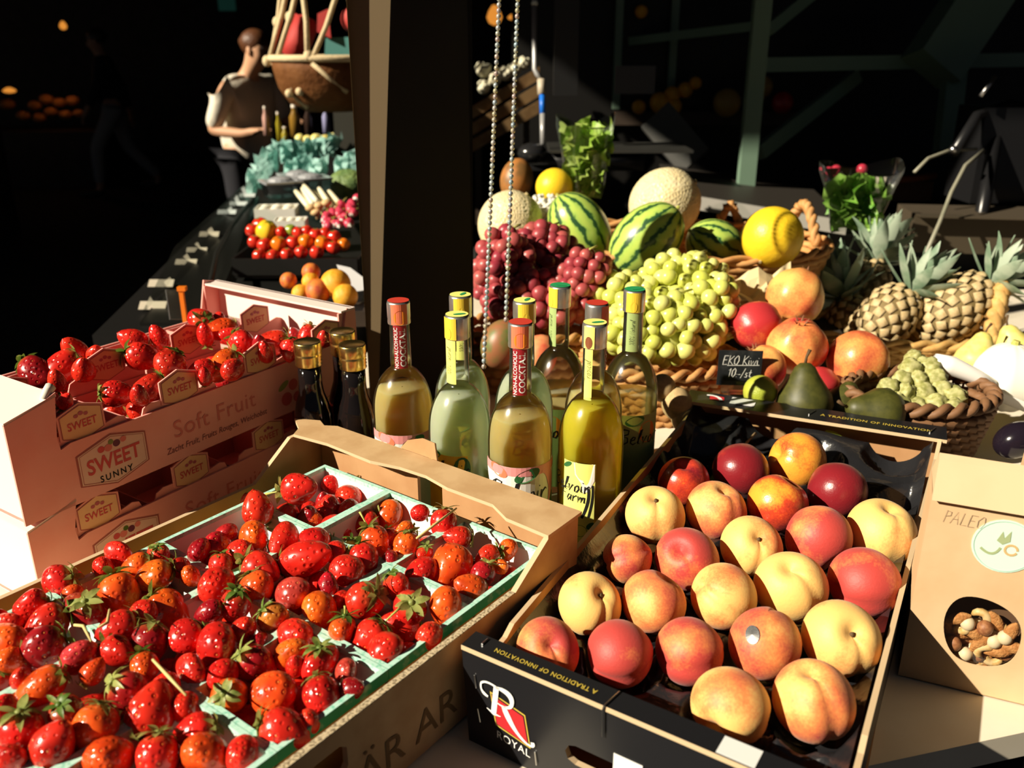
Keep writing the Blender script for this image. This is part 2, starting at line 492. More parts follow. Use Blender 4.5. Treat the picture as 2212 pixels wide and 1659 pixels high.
def thing(name, label, cat, loc=(0, 0, 0), rz=0.0, group=None):
    o = link(name, None)
    o.location = loc
    o.rotation_euler = (0, 0, rz)
    o.empty_display_size = .05
    return tag(o, label, cat, group)
def place(o, loc, quat=None, scale=None):
    o.location = loc
    if quat is not None:
        o.rotation_mode = 'QUATERNION'
        o.rotation_quaternion = quat
    if scale is not None:
        o.scale = scale if isinstance(scale, (tuple, list)) else (scale,) * 3
    return o
def flat(name, geo, mapf, m, parent, th=.0004):
    """Flat print or lettering: 2-D outline mapped onto a surface by mapf(a, b)."""
    vs, fs = geo
    return MB().add([mapf(a, b) for a, b in vs], fs).build(name, m, parent)
def plane_map(o, u, v, lift=.0007):
    o, u, v = Vector(o), Vector(u).normalized(), Vector(v).normalized()
    n = u.cross(v) * lift
    return lambda a, b: o + u * a + v * b + n
def ngon(pts):
    return list(pts), [tuple(range(len(pts)))]
def ellipse(cx, cy, rx, ry, n=24, rot=0.0):
    c, s_ = math.cos(rot), math.sin(rot)
    return [(cx + rx * math.cos(2 * PI * k / n) * c - ry * math.sin(2 * PI * k / n) * s_, cy + rx * math.cos(2 * PI * k / n) * s_ + ry * math.sin(2 * PI * k / n) * c) for k in range(n)]
def rect(x0, y0, x1, y1):
    return [(x0, y0), (x1, y0), (x1, y1), (x0, y1)]
def bez(p0, p1, p2, n=10):
    return [tuple((1 - t) ** 2 * a + 2 * (1 - t) * t * b + t * t * c for a, b, c in zip(p0, p1, p2)) for t in [k / n for k in range(n + 1)]]
def stroke(pts, ws):
    vs, fs = [], []
    q = [Vector(p) for p in pts]
    for k in range(len(q)):
        t = q[min(k + 1, len(q) - 1)] - q[max(k - 1, 0)]
        n = Vector((-t.y, t.x)).normalized() * (ws[k] if isinstance(ws, list) else ws) / 2
        vs += [tuple(q[k] + n), tuple(q[k] - n)]
        if k:
            b = len(vs)
            fs.append((b - 4, b - 3, b - 1, b - 2))
    return vs, fs

# ================================================================== THE SETTING
tag(MB().box((-15, -4, -.95), (15, 16, -.85)).build('floor', mat('dark_asphalt', (.022, .021, .020), .85, .2, noise=(14, (.034, .032, .03), .4, .6), bump=(90, .3, .004))), kind='structure')
tag(MB().box((-15, 14, -.85), (15, 14.2, 3.2)).build('wall_back', m_darkwood), kind='structure')
tag(MB().box((-4.3, -.5, -.85), (-4.2, 7.5, 1.45)).build('shade_wall_left', m_darkwood), kind='structure')  # added low wall, mostly out of view, shades the alley floor
tag(MB().box((8.0, 1, -.85), (8.2, 14, 3.2)).build('wall_right', m_darkwood), kind='structure')
rf = MB().box((-2.42, 1.12, 2.5), (9, 4.65, 2.6)).box((-2.75, 1.3, 2.5), (-2.42, 4.65, 2.6)).box((-15, 4.65, 2.4), (9, 14.2, 2.6))  # unseen roof slabs, edges shaped to shade the background
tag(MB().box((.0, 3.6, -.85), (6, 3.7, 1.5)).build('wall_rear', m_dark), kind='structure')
tag(rf.build('shading_ceiling', m_darkwood), kind='structure')

# pillar: a dark post between the bottles and the display; front shade and a left wedge of sunlight are put into its colours
pil = thing('stall_post', 'tall black stall post with a painted sunlight wedge at left, standing behind the bottles', 'post')
def post_pt(px, D): return at(px, 500, D)
xa, ya = on_plane(801, 835, 0).x, 1.47
P0 = Vector((-.243, 1.397, 0)); FD = Vector((.866, .50, 0)); BN = Vector((-.10, .995, 0))
P1 = P0 + FD * .200
tb = []
for z in (0.0, 2.485):
    # the wedge of sunlight, shaped as a pale chamfer, widens towards the top
    off = .012 + .088 * z
    up = Vector((0, 0, z))
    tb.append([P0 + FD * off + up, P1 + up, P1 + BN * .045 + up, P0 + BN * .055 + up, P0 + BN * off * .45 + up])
def prism5(t0, t1):
    n = 5
    return [*t0, *t1], [tuple(range(n - 1, -1, -1)), tuple(range(n, 2 * n))] + [(k, (k + 1) % n, n + (k + 1) % n, n + k) for k in range(n)]
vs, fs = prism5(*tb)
MB().add(vs, fs[:2] + fs[2:5], 0).add(vs, fs[5:7], 1).build('post_body', [mat('shaded_post_face', (.010, .009, .007), .6, .2, noise=(5, (.014, .012, .009), .4, .6)), mat('sunlit_post_wedge', (.20, .145, .08), .6, .25)], pil)

# market table: cream top, dark front and legs
tab = thing('market_table', 'long cream topped market table carrying the crates and the bottles', 'table', (0, 0, 0))
top = [(-.86, .40), (.0, .535), (.52, .668), (1.45, .78), (1.45, 2.3), (-.28, 2.3), (-.28, 1.78), (-.66, 1.78)]
MB().plate(top, th=.03).build('table_top', m_table, tab)
for x, y in ((-.7, .55), (1.3, .9), (1.3, 2.2), (-.2, 2.2)):
    MB().box((x - .03, y - .03, -.85), (x + .03, y + .03, -.031)).build('leg', m_darkwood, tab)
MB().plate([(0, 0), (.95, 0), (.95, -.6), (0, -.6)], th=.012, o=(.53, .70, -.035), u=(.93, .112, 0), v=(0, 0, 1)).build('front_panel', m_darkwood, tab)

# ================================================================== STRAWBERRY CRATE (local x runs to the back flange, y to the pink boxes)
CR_O, CR_A = Vector((.055, .84, 0)), math.radians(53)
crate = thing('strawberry_crate', 'open brown cardboard crate holding the punnets of strawberries, with a folded end flange', 'crate', CR_O, CR_A)
def from_crate(p):
    q = Matrix.Rotation(-CR_A, 3, 'Z') @ (Vector(p) - CR_O)
    return q
def to_crate(x, y, z):
    return CR_O + Matrix.Rotation(CR_A, 3, 'Z') @ Vector((x, y, z))
XN = -.66
MB().box((XN, -.013, .001), (-.004, .383, .006)).build('crate_floor', m_card_in, crate)
side = [(XN, .004), (0, .004), (0, .136), (-.052, .136), (-.112, .099), (XN, .099)]
hole = [(-.45, .050), (-.345, .050), (-.338, .058), (-.338, .076), (-.345, .082), (-.45, .082)]
sp = MB().plate(side, [hole], .006, (0, -.0195, 0), (1, 0, 0), (0, 0, 1), (0, 1, 2)).build('side_panel', [m_card, m_card_in, m_tan_edge], crate)
MB().box((XN, -.0197, .099), (-.113, -.0133, .1005)).build('corrugated_edge', m_edge, crate)
flat('printed_lettering', hand_geo(' ', .01, .001) if False else text_geo('S BÄR AR', .045), plane_map((-.296, -.0195, .034), (1, 0, 0), (0, 0, 1)), mat('brown_print', (.20, .12, .055), .7, .1), sp)
side2 = [(-x, z) for x, z in side]
MB().plate([(0, .004), (-XN, .004), (-XN, .094), (.112, .094), (.052, .136), (0, .136)], (), .006, (0, .391, 0), (-1, 0, 0), (0, 0, 1), (0, 1, 2)).build('side_panel', [m_card, m_card_in, m_tan_edge], crate)
endp = [(0, .004), (.396, .004), (.396, .134), (0, .134)]
MB().plate(endp, [rect(.182, .058, .222, .122)], .005, (0, -.0125, 0), (0, 1, 0), (0, 0, 1), (0, 1, 2)).build('end_panel', [m_card, m_card_in, m_tan_edge], crate)
MB().plate(endp, (), .005, (XN + .005, -.0125, 0), (0, 1, 0), (0, 0, 1), (0, 1, 2)).build('end_panel', [m_card, m_card_in, m_tan_edge], crate)
fl = [(.005, -.021), (.005, .36), (-.004, .375), (.004, .392), (-.012, .425), (-.030, .395), (-.047, .385), (-.040, .33), (-.043, .25), (-.034, .21), (-.032, .17), (-.040, .13), (-.040, .065), (-.055, .035), (-.058, -.021)]
MB().plate(fl, (), .004, (0, 0, .1395), (1, 0, 0), (0, 1, 0), (0, 1, 2)).build('end_flange', [m_card, m_card_in, m_tan_edge], crate)
# the torn hand-hole flap standing up behind the flange
MB().plate([(0, 0), (.060, 0), (.052, .012), (.030, .020), (.010, .019)], (), .003, (.007, .185, .139), (0, 1, 0), (.45, 0, 1), (0, 1, 2)).build('torn_flap', [m_card, m_card_in, m_tan_edge], crate)

# punnets: three columns by five rows
PX, PY, PW, PL = [-.031 - .12 * k for k in range(5)], [.0005 + .1165 * k for k in range(3)], .1145, .1185
ROWN = ['back row under the flange', 'second row from the flange', 'third row from the flange', 'fourth row from the flange', 'nearest row']
COLN = ['right hand', 'middle', 'left hand']
def punnet_meshes():
    t, b, h = .0, .009, .092
    o = [(0, 0), (PL, 0), (PL, PW), (0, PW)]
    def rectz(k, z): return [Vector((k, k, z)), Vector((PL - k, k, z)), Vector((PL - k, PW - k, z)), Vector((k, PW - k, z))]
    ou0, ou1, in1, in0 = rectz(b, .0), rectz(t, h), rectz(t + .0022, h), rectz(b + .0022, .003)
    body = MB()
    for lo, hi, mi in ((ou0, ou1, 1), (ou1, in1, 0), (in1, in0, 0)):
        body.add(lo + hi, [(k, (k + 1) % 4, 4 + (k + 1) % 4, 4 + k) for k in range(4)], mi)
    body.add(in0, [(0, 1, 2, 3)], 0).add(ou0, [(3, 2, 1, 0)], 1)
    rim = MB()
    for a, b2, z0, z1 in ((-.0012, .0042, h - .010, h + .0016),):
        A, B_, Cc, Dd = rectz(a, z0), rectz(a, z1), rectz(b2, z1), rectz(b2, z1 - .005)
        for lo, hi, mi in ((A, B_, 0), (B_, Cc, 1), (Cc, Dd, 1)):
            rim.add(lo + hi, [(k, (k + 1) % 4, 4 + (k + 1) % 4, 4 + k) for k in range(4)], mi)
    m_rt = mat('rim_top_paper', (.50, .78, .66), .6, .2, noise=(240, (.20, .58, .42), .5, .7))
    return body.mesh('punnet_wall', [m_punnet, m_punnet_o]), rim.mesh('punnet_rim', [m_rim, m_rt])
pm_b, pm_r = punnet_meshes()
for r in range(5):
    for c in range(3):
        t = thing('strawberry_punnet', f'white card punnet with green rim, {COLN[c]} one of the {ROWN[r]}', 'punnet', to_crate(PX[r] - PL, PY[c], .0065), CR_A, 'green rimmed strawberry punnets')
        link('punnet_wall', pm_b, t)
        tag(link('punnet_rim', pm_r, t), 'green paper rim')

# ================================================================== STRAWBERRIES
def berry_mesh(kind, seed):
    r_ = random.Random(seed)
    n, k = 18, 13
    mb = MB()
    vs, fs = [], []
    ph = [r_.uniform(0, 6.28) for _ in range(4)]
    for i in range(k + 1):
        t = i / k                                                     # 0 = calyx end, 1 = tip
        if kind == 0:   r, z = math.sin(PI * min(1, t * .98 + .02)) ** .55 * (1.04 - .42 * t), .85 - 2.1 * t
        elif kind == 1: r, z = math.sin(PI * min(1, t * .98 + .02)) ** .5 * (1.0 - .12 * t), .92 - 1.9 * t
        elif kind == 2: r, z = math.sin(PI * min(1, t * .98 + .02)) ** .5 * (.95 - .25 * t), 1.0 - 2.5 * t
        else:           r, z = math.sin(PI * min(1, t * .98 + .02)) ** .5 * (1.05 - .2 * t), .85 - 1.85 * t
        z -= .12 * math.exp(-(t / .08) ** 2) if t < .25 else 0
        for j in range(n):
            q = 2 * PI * j / n
            rr = r * (1 + .05 * math.sin(2 * q + ph[0]) + .035 * math.sin(3 * q + ph[1]) * math.sin(4 * t + ph[2]))
            x, y = rr * math.cos(q), rr * math.sin(q) * (.9 if kind != 3 else .72)
            if kind == 3: x *= 1.15; x += .10 * math.sin(6 * t)
            if kind == 2: x += .16 * math.sin(2.6 * t)
            vs.append((x, y, z))
    for i in range(k):
        for j in range(n):
            fs.append((i * n + j, (i + 1) * n + j, (i + 1) * n + (j + 1) % n, i * n + (j + 1) % n))
    fs.append(tuple(range(n)))
    fs.append(tuple(k * n + j for j in range(n - 1, -1, -1)))
    return mb.add(vs, fs).mesh('strawberry', m_berry, True)
def leaf_strip(L_, w_, lift, droop, n=5, base_r=.08):
    """one narrow leaf along +x from the origin, keeled"""
    vs, fs = [], []
    for k in range(n + 1):
        t = k / n
        w2 = w_ * math.sin(PI * (t * .86 + .14)) ** .8 if t < 1 else 0.0
        x, z = base_r + L_ * t, lift * t - droop * t * t
        vs += [Vector((x, -w2, z + .10 * w2)), Vector((x, 0, z - .02 * L_)), Vector((x, w2, z + .10 * w2))]
        if k:
            o = (k - 1) * 3
            fs += [(o, o + 3, o + 4, o + 1), (o + 1, o + 4, o + 5, o + 2)]
    return vs, fs
def calyx_mesh(seed):
    r_ = random.Random(seed)
    mb = MB()
    for k in range(9):
        vs, fs = leaf_strip(r_.uniform(.55, .9), r_.uniform(.12, .19), r_.uniform(-.05, .55), r_.uniform(.1, .6))
        Rm = Matrix.Rotation(2 * PI * k / 9 + r_.uniform(-.2, .2), 3, 'Z')
        mb.add([Rm @ v + Vector((0, 0, .80)) for v in vs], fs)
    mb.ball((0, 0, .82), (.17, .17, .09), 8, 4)
    return mb.mesh('calyx', m_calyx, True)
def stem_mesh(seed, L_):
    r_ = random.Random(seed)
    a = r_.uniform(0, 6.28)
    pts = [(.10 * t * t * L_ * math.cos(a), .10 * t * t * L_ * math.sin(a) , .8 + L_ * t) for t in (0, .3, .6, 1.0)]
    return MB().tube(pts, [.055, .045, .05, .07], 6).mesh('stalk', m_stem, True)
BERRY = [berry_mesh(k % 4, 20 + k) for k in range(6)]
CALYX = [calyx_mesh(50 + k) for k in range(4)]
STEM = [stem_mesh(70 + k, .5 + .5 * k) for k in range(3)]
TONE = {'r': (.70, .022, .013, 1), 'o': (.84, .095, .012, 1), 'd': (.34, .008, .013, 1), 'g': (.50, .12, .02, 1), 'p': (.62, .05, .045, 1)}
TONEW = {'r': 'bright red', 'o': 'orange red', 'd': 'deep red', 'g': 'half green', 'p': 'pale red'}
def make_strawberry(p, r, ang, tz, tone, kind, calyx, stem, label, group):
    q = Vector((0, 0, -1)).rotation_difference(view_dir(ang, tz)) @ Quaternion((0, 0, 1), rnd.uniform(0, 6.28))
    o = link('strawberry', BERRY[kind])
    place(o, p, q, r)
    c = TONE[tone]; f = rnd.uniform(.82, 1.15)
    o.color = (c[0] * f, c[1] * f * rnd.uniform(.7, 1.4), c[2] * f, 1)
    if calyx:
        cx = link('calyx', CALYX[rnd.randrange(4)], o)
        cx['label'] = 'green leafy calyx'
        if stem:
            link('stalk', STEM[stem - 1], cx)
    return tag(o, label, 'strawberry', group)
# x, y, half width in the photograph, tip direction (degrees), tip towards viewer, tone, stalk
B = [(130,1257,33,205,.1,'r',0),(72,1313,36,190,.4,'r',0),(108,1343,42,215,.4,'r',0),(98,1400,44,200,.55,'d',0),(158,1285,22,170,.3,'o',0),
(185,1322,40,255,-.6,'d',0),(256,1277,43,300,.3,'o',0),(222,1225,22,90,.7,'r',0),(258,1201,29,60,.4,'r',0),(300,1222,31,200,-.1,'o',0),
(337,1243,41,200,.3,'o',0),(343,1198,24,270,-.5,'r',0),(390,1226,22,120,.7,'r',0),(18,1352,30,100,.6,'r',0),(22,1392,44,150,-.3,'o',0),(0,1335,18,90,.6,'r',0),
(357,1314,44,330,.2,'o',0),(311,1322,28,200,.7,'r',0),(262,1353,39,200,.5,'r',0),(324,1384,41,265,.2,'d',0),(250,1405,36,350,.5,'r',0),
(172,1420,37,90,.85,'p',0),(313,1438,33,300,.4,'o',0),(98,1478,48,215,.3,'o',0),(44,1466,22,80,.7,'r',0),(20,1426,27,60,-.3,'o',0),
(207,1568,50,262,.2,'o',0),(235,1636,47,60,.85,'o',0),(112,1615,48,60,.05,'r',0),(46,1578,48,270,-.2,'r',0),(143,1540,38,280,-.65,'d',0),
(277,1492,44,320,-.35,'d',0),(198,1456,27,60,-.3,'o',0),(325,1545,54,80,-.45,'r',0),(340,1632,50,275,.3,'r',0),(6,1532,30,90,.7,'r',0),
(358,1488,31,160,.7,'r',0),(400,1527,30,120,.7,'r',0),(430,1578,40,190,.1,'r',0),(443,1628,47,90,.85,'o',0),(523,1630,37,100,.8,'r',0),
(413,1447,32,90,0,'r',0),(548,1432,41,320,-.3,'d',0),(480,1460,34,120,.75,'r',0),(496,1503,41,280,-.9,'o',0),(590,1497,46,262,.75,'o',0),
(605,1577,49,345,.15,'r',0),(694,1500,44,300,.5,'r',0),(668,1558,25,90,.7,'r',0),(692,1432,39,270,-.2,'r',0),(748,1449,25,60,.7,'p',0),
(757,1489,27,20,.5,'d',0),(632,1414,37,90,.8,'o',0),(640,1378,41,80,.75,'r',0),(469,1394,45,40,.8,'r',0),(402,1374,36,200,.6,'r',0),
(524,1363,29,60,.75,'r',0),(590,1335,32,320,-.25,'g',0),(509,1305,36,260,-.3,'r',0),(467,1264,38,100,.8,'r',0),(554,1269,35,300,.3,'o',0),
(558,1226,38,340,.3,'r',0),(476,1220,26,270,.2,'r',0),(411,1244,22,90,.75,'o',0),(458,1318,27,200,.3,'d',0),(632,1282,35,262,.75,'p',0),
(690,1318,38,255,.8,'o',0),(648,1213,51,20,.3,'r',0),(708,1268,24,90,-.1,'d',0),(726,1194,24,190,.2,'r',0),(749,1232,34,280,.7,'r',0),
(640,1056,36,10,.3,'r',2),(557,1105,35,100,.1,'r',0),(526,1081,15,60,.4,'r',0),(548,1159,33,70,.75,'o',0),(518,1192,27,250,.7,'r',0),
(618,1117,31,60,.6,'r',0),(612,1160,38,250,.75,'r',0),(719,1047,22,200,.1,'r',3),(754,1074,28,150,.7,'r',0),(714,1096,26,100,.75,'r',0),
(754,1105,26,90,.7,'r',0),(727,1143,31,260,.75,'r',0),(685,1168,31,150,.6,'r',0),(674,1128,23,10,.2,'o',0),(837,1112,33,250,.7,'o',0),
(790,1128,29,210,.4,'r',0),(808,1166,33,300,.3,'o',2),(786,1202,33,300,.5,'r',0),(754,1181,22,250,-.3,'r',0),(842,1159,19,300,.4,'r',0),
(490,1150,25,200,.6,'d',0),(466,1185,34,90,.8,'d',0),(430,1190,28,60,.4,'d',0),(788,1297,42,215,-.45,'r',0),(857,1267,35,300,0,'r',0),
(886,1312,39,250,-.85,'r',0),(962,1307,38,255,.7,'o',0),(741,1364,36,265,.1,'o',1),(803,1373,39,225,.2,'r',2),(832,1404,39,230,.65,'r',3),
(927,1373,29,90,.7,'r',0),(738,1294,19,90,.7,'r',0),(877,1143,19,200,.6,'o',0),(878,1175,30,255,.3,'o',0),(958,1127,31,262,.2,'r',0),
(907,1108,19,150,.6,'r',0),(994,1161,27,170,.2,'r',0),(978,1216,46,240,.6,'o',0),(916,1233,34,190,.6,'r',0),(918,1195,19,260,-.3,'r',0),
(1057,1201,26,200,.5,'r',0),(1098,1184,22,260,.6,'o',0),(1043,1240,29,240,.5,'d',0),(1021,1273,33,150,.3,'o',0),(1080,1223,17,300,.2,'o',0),(844,1209,20,90,.6,'d',0),
(700,1085,20,90,.6,'d',0),(160,1252,20,60,.5,'r',0),(15,1640,35,80,.5,'r',0),(560,1390,22,90,.6,'d',0),(640,1440,24,90,.6,'r',0)]
pts = []
for (x, y, r, a, tz, tone, stm) in B:
    z = .104
    c = from_crate(on_plane(x, y, z))
    if c.y < .117: z = .097
    if c.x > -.16 and c.y > .17: z = .078
    if (x, y) == (640, 1056): z = .125
    p = on_plane(x, y, z)
    pts.append([p, r * depth(p) / F_PX])
eye = Vector((0, 0, CAM_H))
for it in range(14):                                              # heap them: the one behind sinks a little along its line of sight
    for i in range(len(pts)):
        for j in range(i):
            a, b = pts[i], pts[j]
            need = .80 * (a[1] + b[1])
            d = (a[0] - b[0]).length
            if d < need:
                far = b if depth(b[0]) > depth(a[0]) else a
                dirn = (far[0] - eye).normalized()
                s_ = min(.004, need - d)
                if (far[0] + dirn * s_).z > .04:
                    far[0] = far[0] + dirn * s_
                    far[1] *= 1 + s_ / (far[0] - eye).length
seen = {}
def berry_label(p, r, ang, tz, tone, cal):
    c = from_crate(p)
    row = min(4, max(0, int((-.031 - c.x) / .12)))
    col = min(2, max(0, int(c.y / .1165)))
    fx_, fy_ = ((-.031 - c.x) / .12) % 1, (c.y / .1165) % 1
    sec = ('back' if fx_ < .34 else 'front' if fx_ > .67 else 'centre') + ' ' + ('right' if fy_ < .34 else 'left' if fy_ > .67 else 'middle')
    size = 'large' if r > .021 else 'small' if r < .0135 else 'mid sized'
    pose = 'leafy cap facing out' if tz < -.2 else ('tip facing out' if tz > .55 else 'lying sideways')
    return f'{size} {TONEW[tone]} strawberry {pose}, {sec} of {COLN[col].split()[0]} punnet, {ROWN[row].replace(" from the flange", "").replace(" under the flange", "")}'
specials = {(640, 1056): 'red strawberry perched highest, its stalk hanging, before the dark crate corner', (648, 1213): 'biggest deep red strawberry at the heap middle, leafy cap to the left',
 (978, 1216): 'large knobbly orange red strawberry in the right punnet under the flange', (590, 1335): 'half green strawberry with a pale tip beside the green rim', (496, 1503): 'orange red strawberry showing its green star cap beside the white punnet wall',
 (886, 1312): 'red strawberry whose pale green star cap faces the viewer', (719, 1047): 'small strawberry with a long stalk in the dark back of the crate', (958, 1127): 'red strawberry lying under a long pale stalk by the flange'}
for k, (x, y, r, a, tz, tone, stm) in enumerate(B):
    p, rr = pts[k]
    lab = specials.get((x, y)) or berry_label(p, rr, a, tz, tone, True)
    kind = (2 if (x, y) in ((98, 1478), (648, 1213), (612, 1160)) else 0 if r > 44 and tz < .6 else (1 if tz > .6 else rnd.choice((0, 0, 3, 4, 5))))
    make_strawberry(p, rr * (1.17 if kind != 2 else 1.03), a, tz, tone, kind, tz < .56 or rnd.random() < .3, stm, lab, 'strawberries in the brown crate')
# the layer underneath, seen in the gaps
for r in range(5):
    for c in range(3):
        if r == 4 and c > 0: continue
        for k in range(9):
            gx, gy, gz = ((.026, .028, .056), (.058, .030, .060), (.092, .028, .056), (.026, .086, .056), (.060, .086, .060), (.092, .086, .056), (.044, .057, .074), (.078, .057, .074), (.060, .060, .050))[k]
            p = to_crate(PX[r] - gx + rnd.uniform(-.006, .006), PY[c] + gy + rnd.uniform(-.006, .006), gz + rnd.uniform(-.004, .004))
            make_strawberry(p, rnd.uniform(.0185, .021), rnd.uniform(0, 360), rnd.uniform(.1, .9), rnd.choice('rrd'), rnd.randrange(6), k in (4, 6), 0,
                            f'deep red strawberry half buried low in the {COLN[c].split()[0]} punnet, {ROWN[r].replace(" from the flange", "").replace(" under the flange", "")}', 'buried strawberries in the brown crate')
# dry stalks and straw lying on the heap
for q in ([(330, 1425), (365, 1462), (402, 1502)], [(160, 1350), (180, 1352), (197, 1385)], [(237, 1317), (232, 1345), (212, 1355)], [(900, 1163), (950, 1125), (986, 1098)]):
    pl = [on_plane(x, y, .132) for x, y in q]
    o = MB().tube(pl, [.0012, .0016, .001], 6).build('straw_stalk', mat('dry_straw', (.66, .52, .20), .7), None, True)
    tag(o, {330: 'long dry straw stalk lying across the strawberries by a green rim', 160: 'short curled straw bit over the dark gap in the left punnet', 237: 'thin bent straw bit hanging beside a dark strawberry', 900: 'long green yellow stalk lying over the strawberries near the flange'}[q[0][0]], 'stalk')

# ================================================================== PINK FRUIT BOXES (local x runs along the long printed side, y to the far long side)
PK_O, PK_A = Vector((-.53, .842, 0)), math.radians(57)
LX, WY = .535, .312
def pink_xy(p):
    return Matrix.Rotation(-PK_A, 3, 'Z') @ (Vector(p) - PK_O)
def pink_w(x, y, z):
    return PK_O + Matrix.Rotation(PK_A, 3, 'Z') @ Vector((x, y, z))
def hexagon(w_, h_, k=.42):
    return [(-w_ / 2, -h_ * .2), (-w_ * .12, -h_ / 2), (w_ * .30, -h_ / 2), (w_ / 2, -h_ * .18), (w_ / 2, h_ * .22), (w_ * .12, h_ / 2), (-w_ * .30, h_ / 2), (-w_ / 2, h_ * .2)]
def hexlogo(w_, h_):
    return [(-w_ / 2, -h_ * .22), (-w_ * .34, -h_ / 2), (w_ * .34, -h_ / 2), (w_ / 2, -h_ * .22), (w_ / 2, h_ * .22), (w_ * .34, h_ / 2), (-w_ * .34, h_ / 2), (-w_ / 2, h_ * .22)]
def hexlogo(w_, h_):
    return [(-w_ / 2, -h_ * .30), (0, -h_ / 2), (w_ / 2, -h_ * .30), (w_ / 2, h_ * .30), (0, h_ / 2), (-w_ / 2, h_ * .30)]
def pink_box(z0, H, label):
    t = thing('fruit_box', label, 'box', PK_O + Vector((0, 0, z0)), PK_A, 'stacked pink fruit boxes')
    MB().box((.003, .003, .001), (LX - .003, WY - .003, .005)).build('box_floor', m_pink, t)
    fr = [(0, .0), (LX, .0), (LX, H - .01), (LX - .018, H - .004), (LX - .032, .075), (.066, .075), (.054, .071), (.052, .085), (.058, H), (.060, H + .010), (.045, H + .004), (0, H - .008)]
    f = MB().plate(fr, (), .003, (0, 0, 0), (1, 0, 0), (0, 0, 1), (0, 0, 0)).build('front_panel', m_pink, t)
    bkp = [(0, .0), (LX, .0), (LX, H - .008), (LX - .03, H), (LX - .045, .066), (.06, .066), (.04, H), (0, H - .008)]
    MB().plate([(-x, z) for x, z in bkp], (), .003, (0, WY, 0), (-1, 0, 0), (0, 0, 1), (0, 0, 0)).build('back_panel', m_pink, t)
    for nm, x0, sgn in (('near_end', .003, -1), ('far_end', LX - .003, 1)):
        MB().box((min(x0, x0 - .003 * sgn), .003, 0.0), (max(x0, x0 - .003 * sgn), WY - .003, H - .006)).build(nm, m_pink_w, t)
        xo = 0 if sgn < 0 else LX
        xi = .060 if sgn < 0 else LX - .030
        zi = H + .008 if sgn < 0 else H - .006
        MB().hexa([Vector((min(xo, xi), .0, (H - .006 if sgn < 0 else zi) - .003)), Vector((max(xo, xi), .0, (zi if sgn < 0 else H - .006) - .003)), Vector((max(xo, xi), WY, (zi if sgn < 0 else H - .006) - .003)), Vector((min(xo, xi), WY, (H - .006 if sgn < 0 else zi) - .003)),
                   Vector((min(xo, xi), .0, H - .006 if sgn < 0 else zi)), Vector((max(xo, xi), .0, zi if sgn < 0 else H - .006)), Vector((max(xo, xi), WY, zi if sgn < 0 else H - .006)), Vector((min(xo, xi), WY, H - .006 if sgn < 0 else zi))]).build('end_flange', m_pink_w, t)
    # corner gussets at the far end
    for y0 in (.003, WY - .006):
        MB().hexa([Vector((LX - .033, y0, .005)), Vector((LX - .004, y0, .005)), Vector((LX - .004, y0 + .003, .005)), Vector((LX - .033, y0 + .003, .005)),
                   Vector((LX - .033, y0, H - .010)), Vector((LX - .004, y0, H - .008)), Vector((LX - .004, y0 + .003, H - .008)), Vector((LX - .033, y0 + .003, H - .010))]).build('corner_gusset', m_pink, t)
    # print on the long side
    pm = lambda x, z, l=.0006: plane_map((x, 0, z), (1, 0, 0), (0, 0, 1), l)
    cx, cz = .113, .0372
    lg = flat('logo_outline', ngon(hexlogo(.090, .064)), pm(cx, cz, .0005), m_tag_rim, f)
    flat('logo_face', ngon(hexlogo(.086, .0605)), pm(cx, cz, .0008), m_logo, f)
    flat('logo_inner_line', stroke([*hexlogo(.082, .057), hexlogo(.082, .057)[0]], .0007), pm(cx, cz, .0010), m_tag_rim, f)
    flat('logo_word', text_geo('SWEET', .036 * .62 / .62 * .72 if False else .036, 0, .0008), lambda a, b: pm(cx, cz - .001, .0011)(a * .62, b * .72), m_pinkink, f)
    flat('logo_subword', text_geo('SUNNY', .016, 0, .0003, 1.35), lambda a, b: pm(cx, cz - .0195, .0011)(a * .66, b * .70), m_blackink, f)
    for k, (a, b, r_, mm) in enumerate(((-.014, .017, .0045, m_pinkink), (-.005, .016, .005, m_rose), (.006, .018, .0048, mat('plum_ink', (.12, .02, .05), .6)), (.015, .020, .004, m_rose), (-.001, .022, .0035, m_calyx))):
        flat('logo_berry', ngon(ellipse(a, b, r_, r_ * .9, 12)), pm(cx, cz, .0011 + .00004 * k), mm, f)
    flat('printed_title', text_geo('Soft Fruit', .046, 0, 0, 1.05), lambda a, b: pm(.262, .041)(a * .72, b * .70), m_rose, f)
    flat('printed_subtitle', text_geo('Zacht Fruit, Fruits Rouges, Weichobst', .0175, .2), lambda a, b: pm(.264, .0170)(a * .60, b * .66), mat('plum_text', (.22, .05, .05), .6), f)
    for k, (a, b, r_) in enumerate(((.384, .022, .010), (.398, .040, .0085), (.404, .020, .008))):
        flat('printed_cherry', ngon(ellipse(a, b, r_, r_, 16)), lambda x, z: pm(0, 0)(x, z), m_pinkink, f)
    flat('printed_cherry_leaf', ngon(ellipse(.380, .043, .011, .0045, 14, .5)), lambda x, z: pm(0, 0)(x, z), m_calyx, f)
    # torn lip on the corner piece
    MB().tube([(.048, .004, H + .004), (.056, .008, H + .011), (.062, .010, H + .014)], [.004, .005, .006], 7).build('torn_corner_lip', mat('torn_white_card', (.75, .72, .62), .7), t, True)
    return t
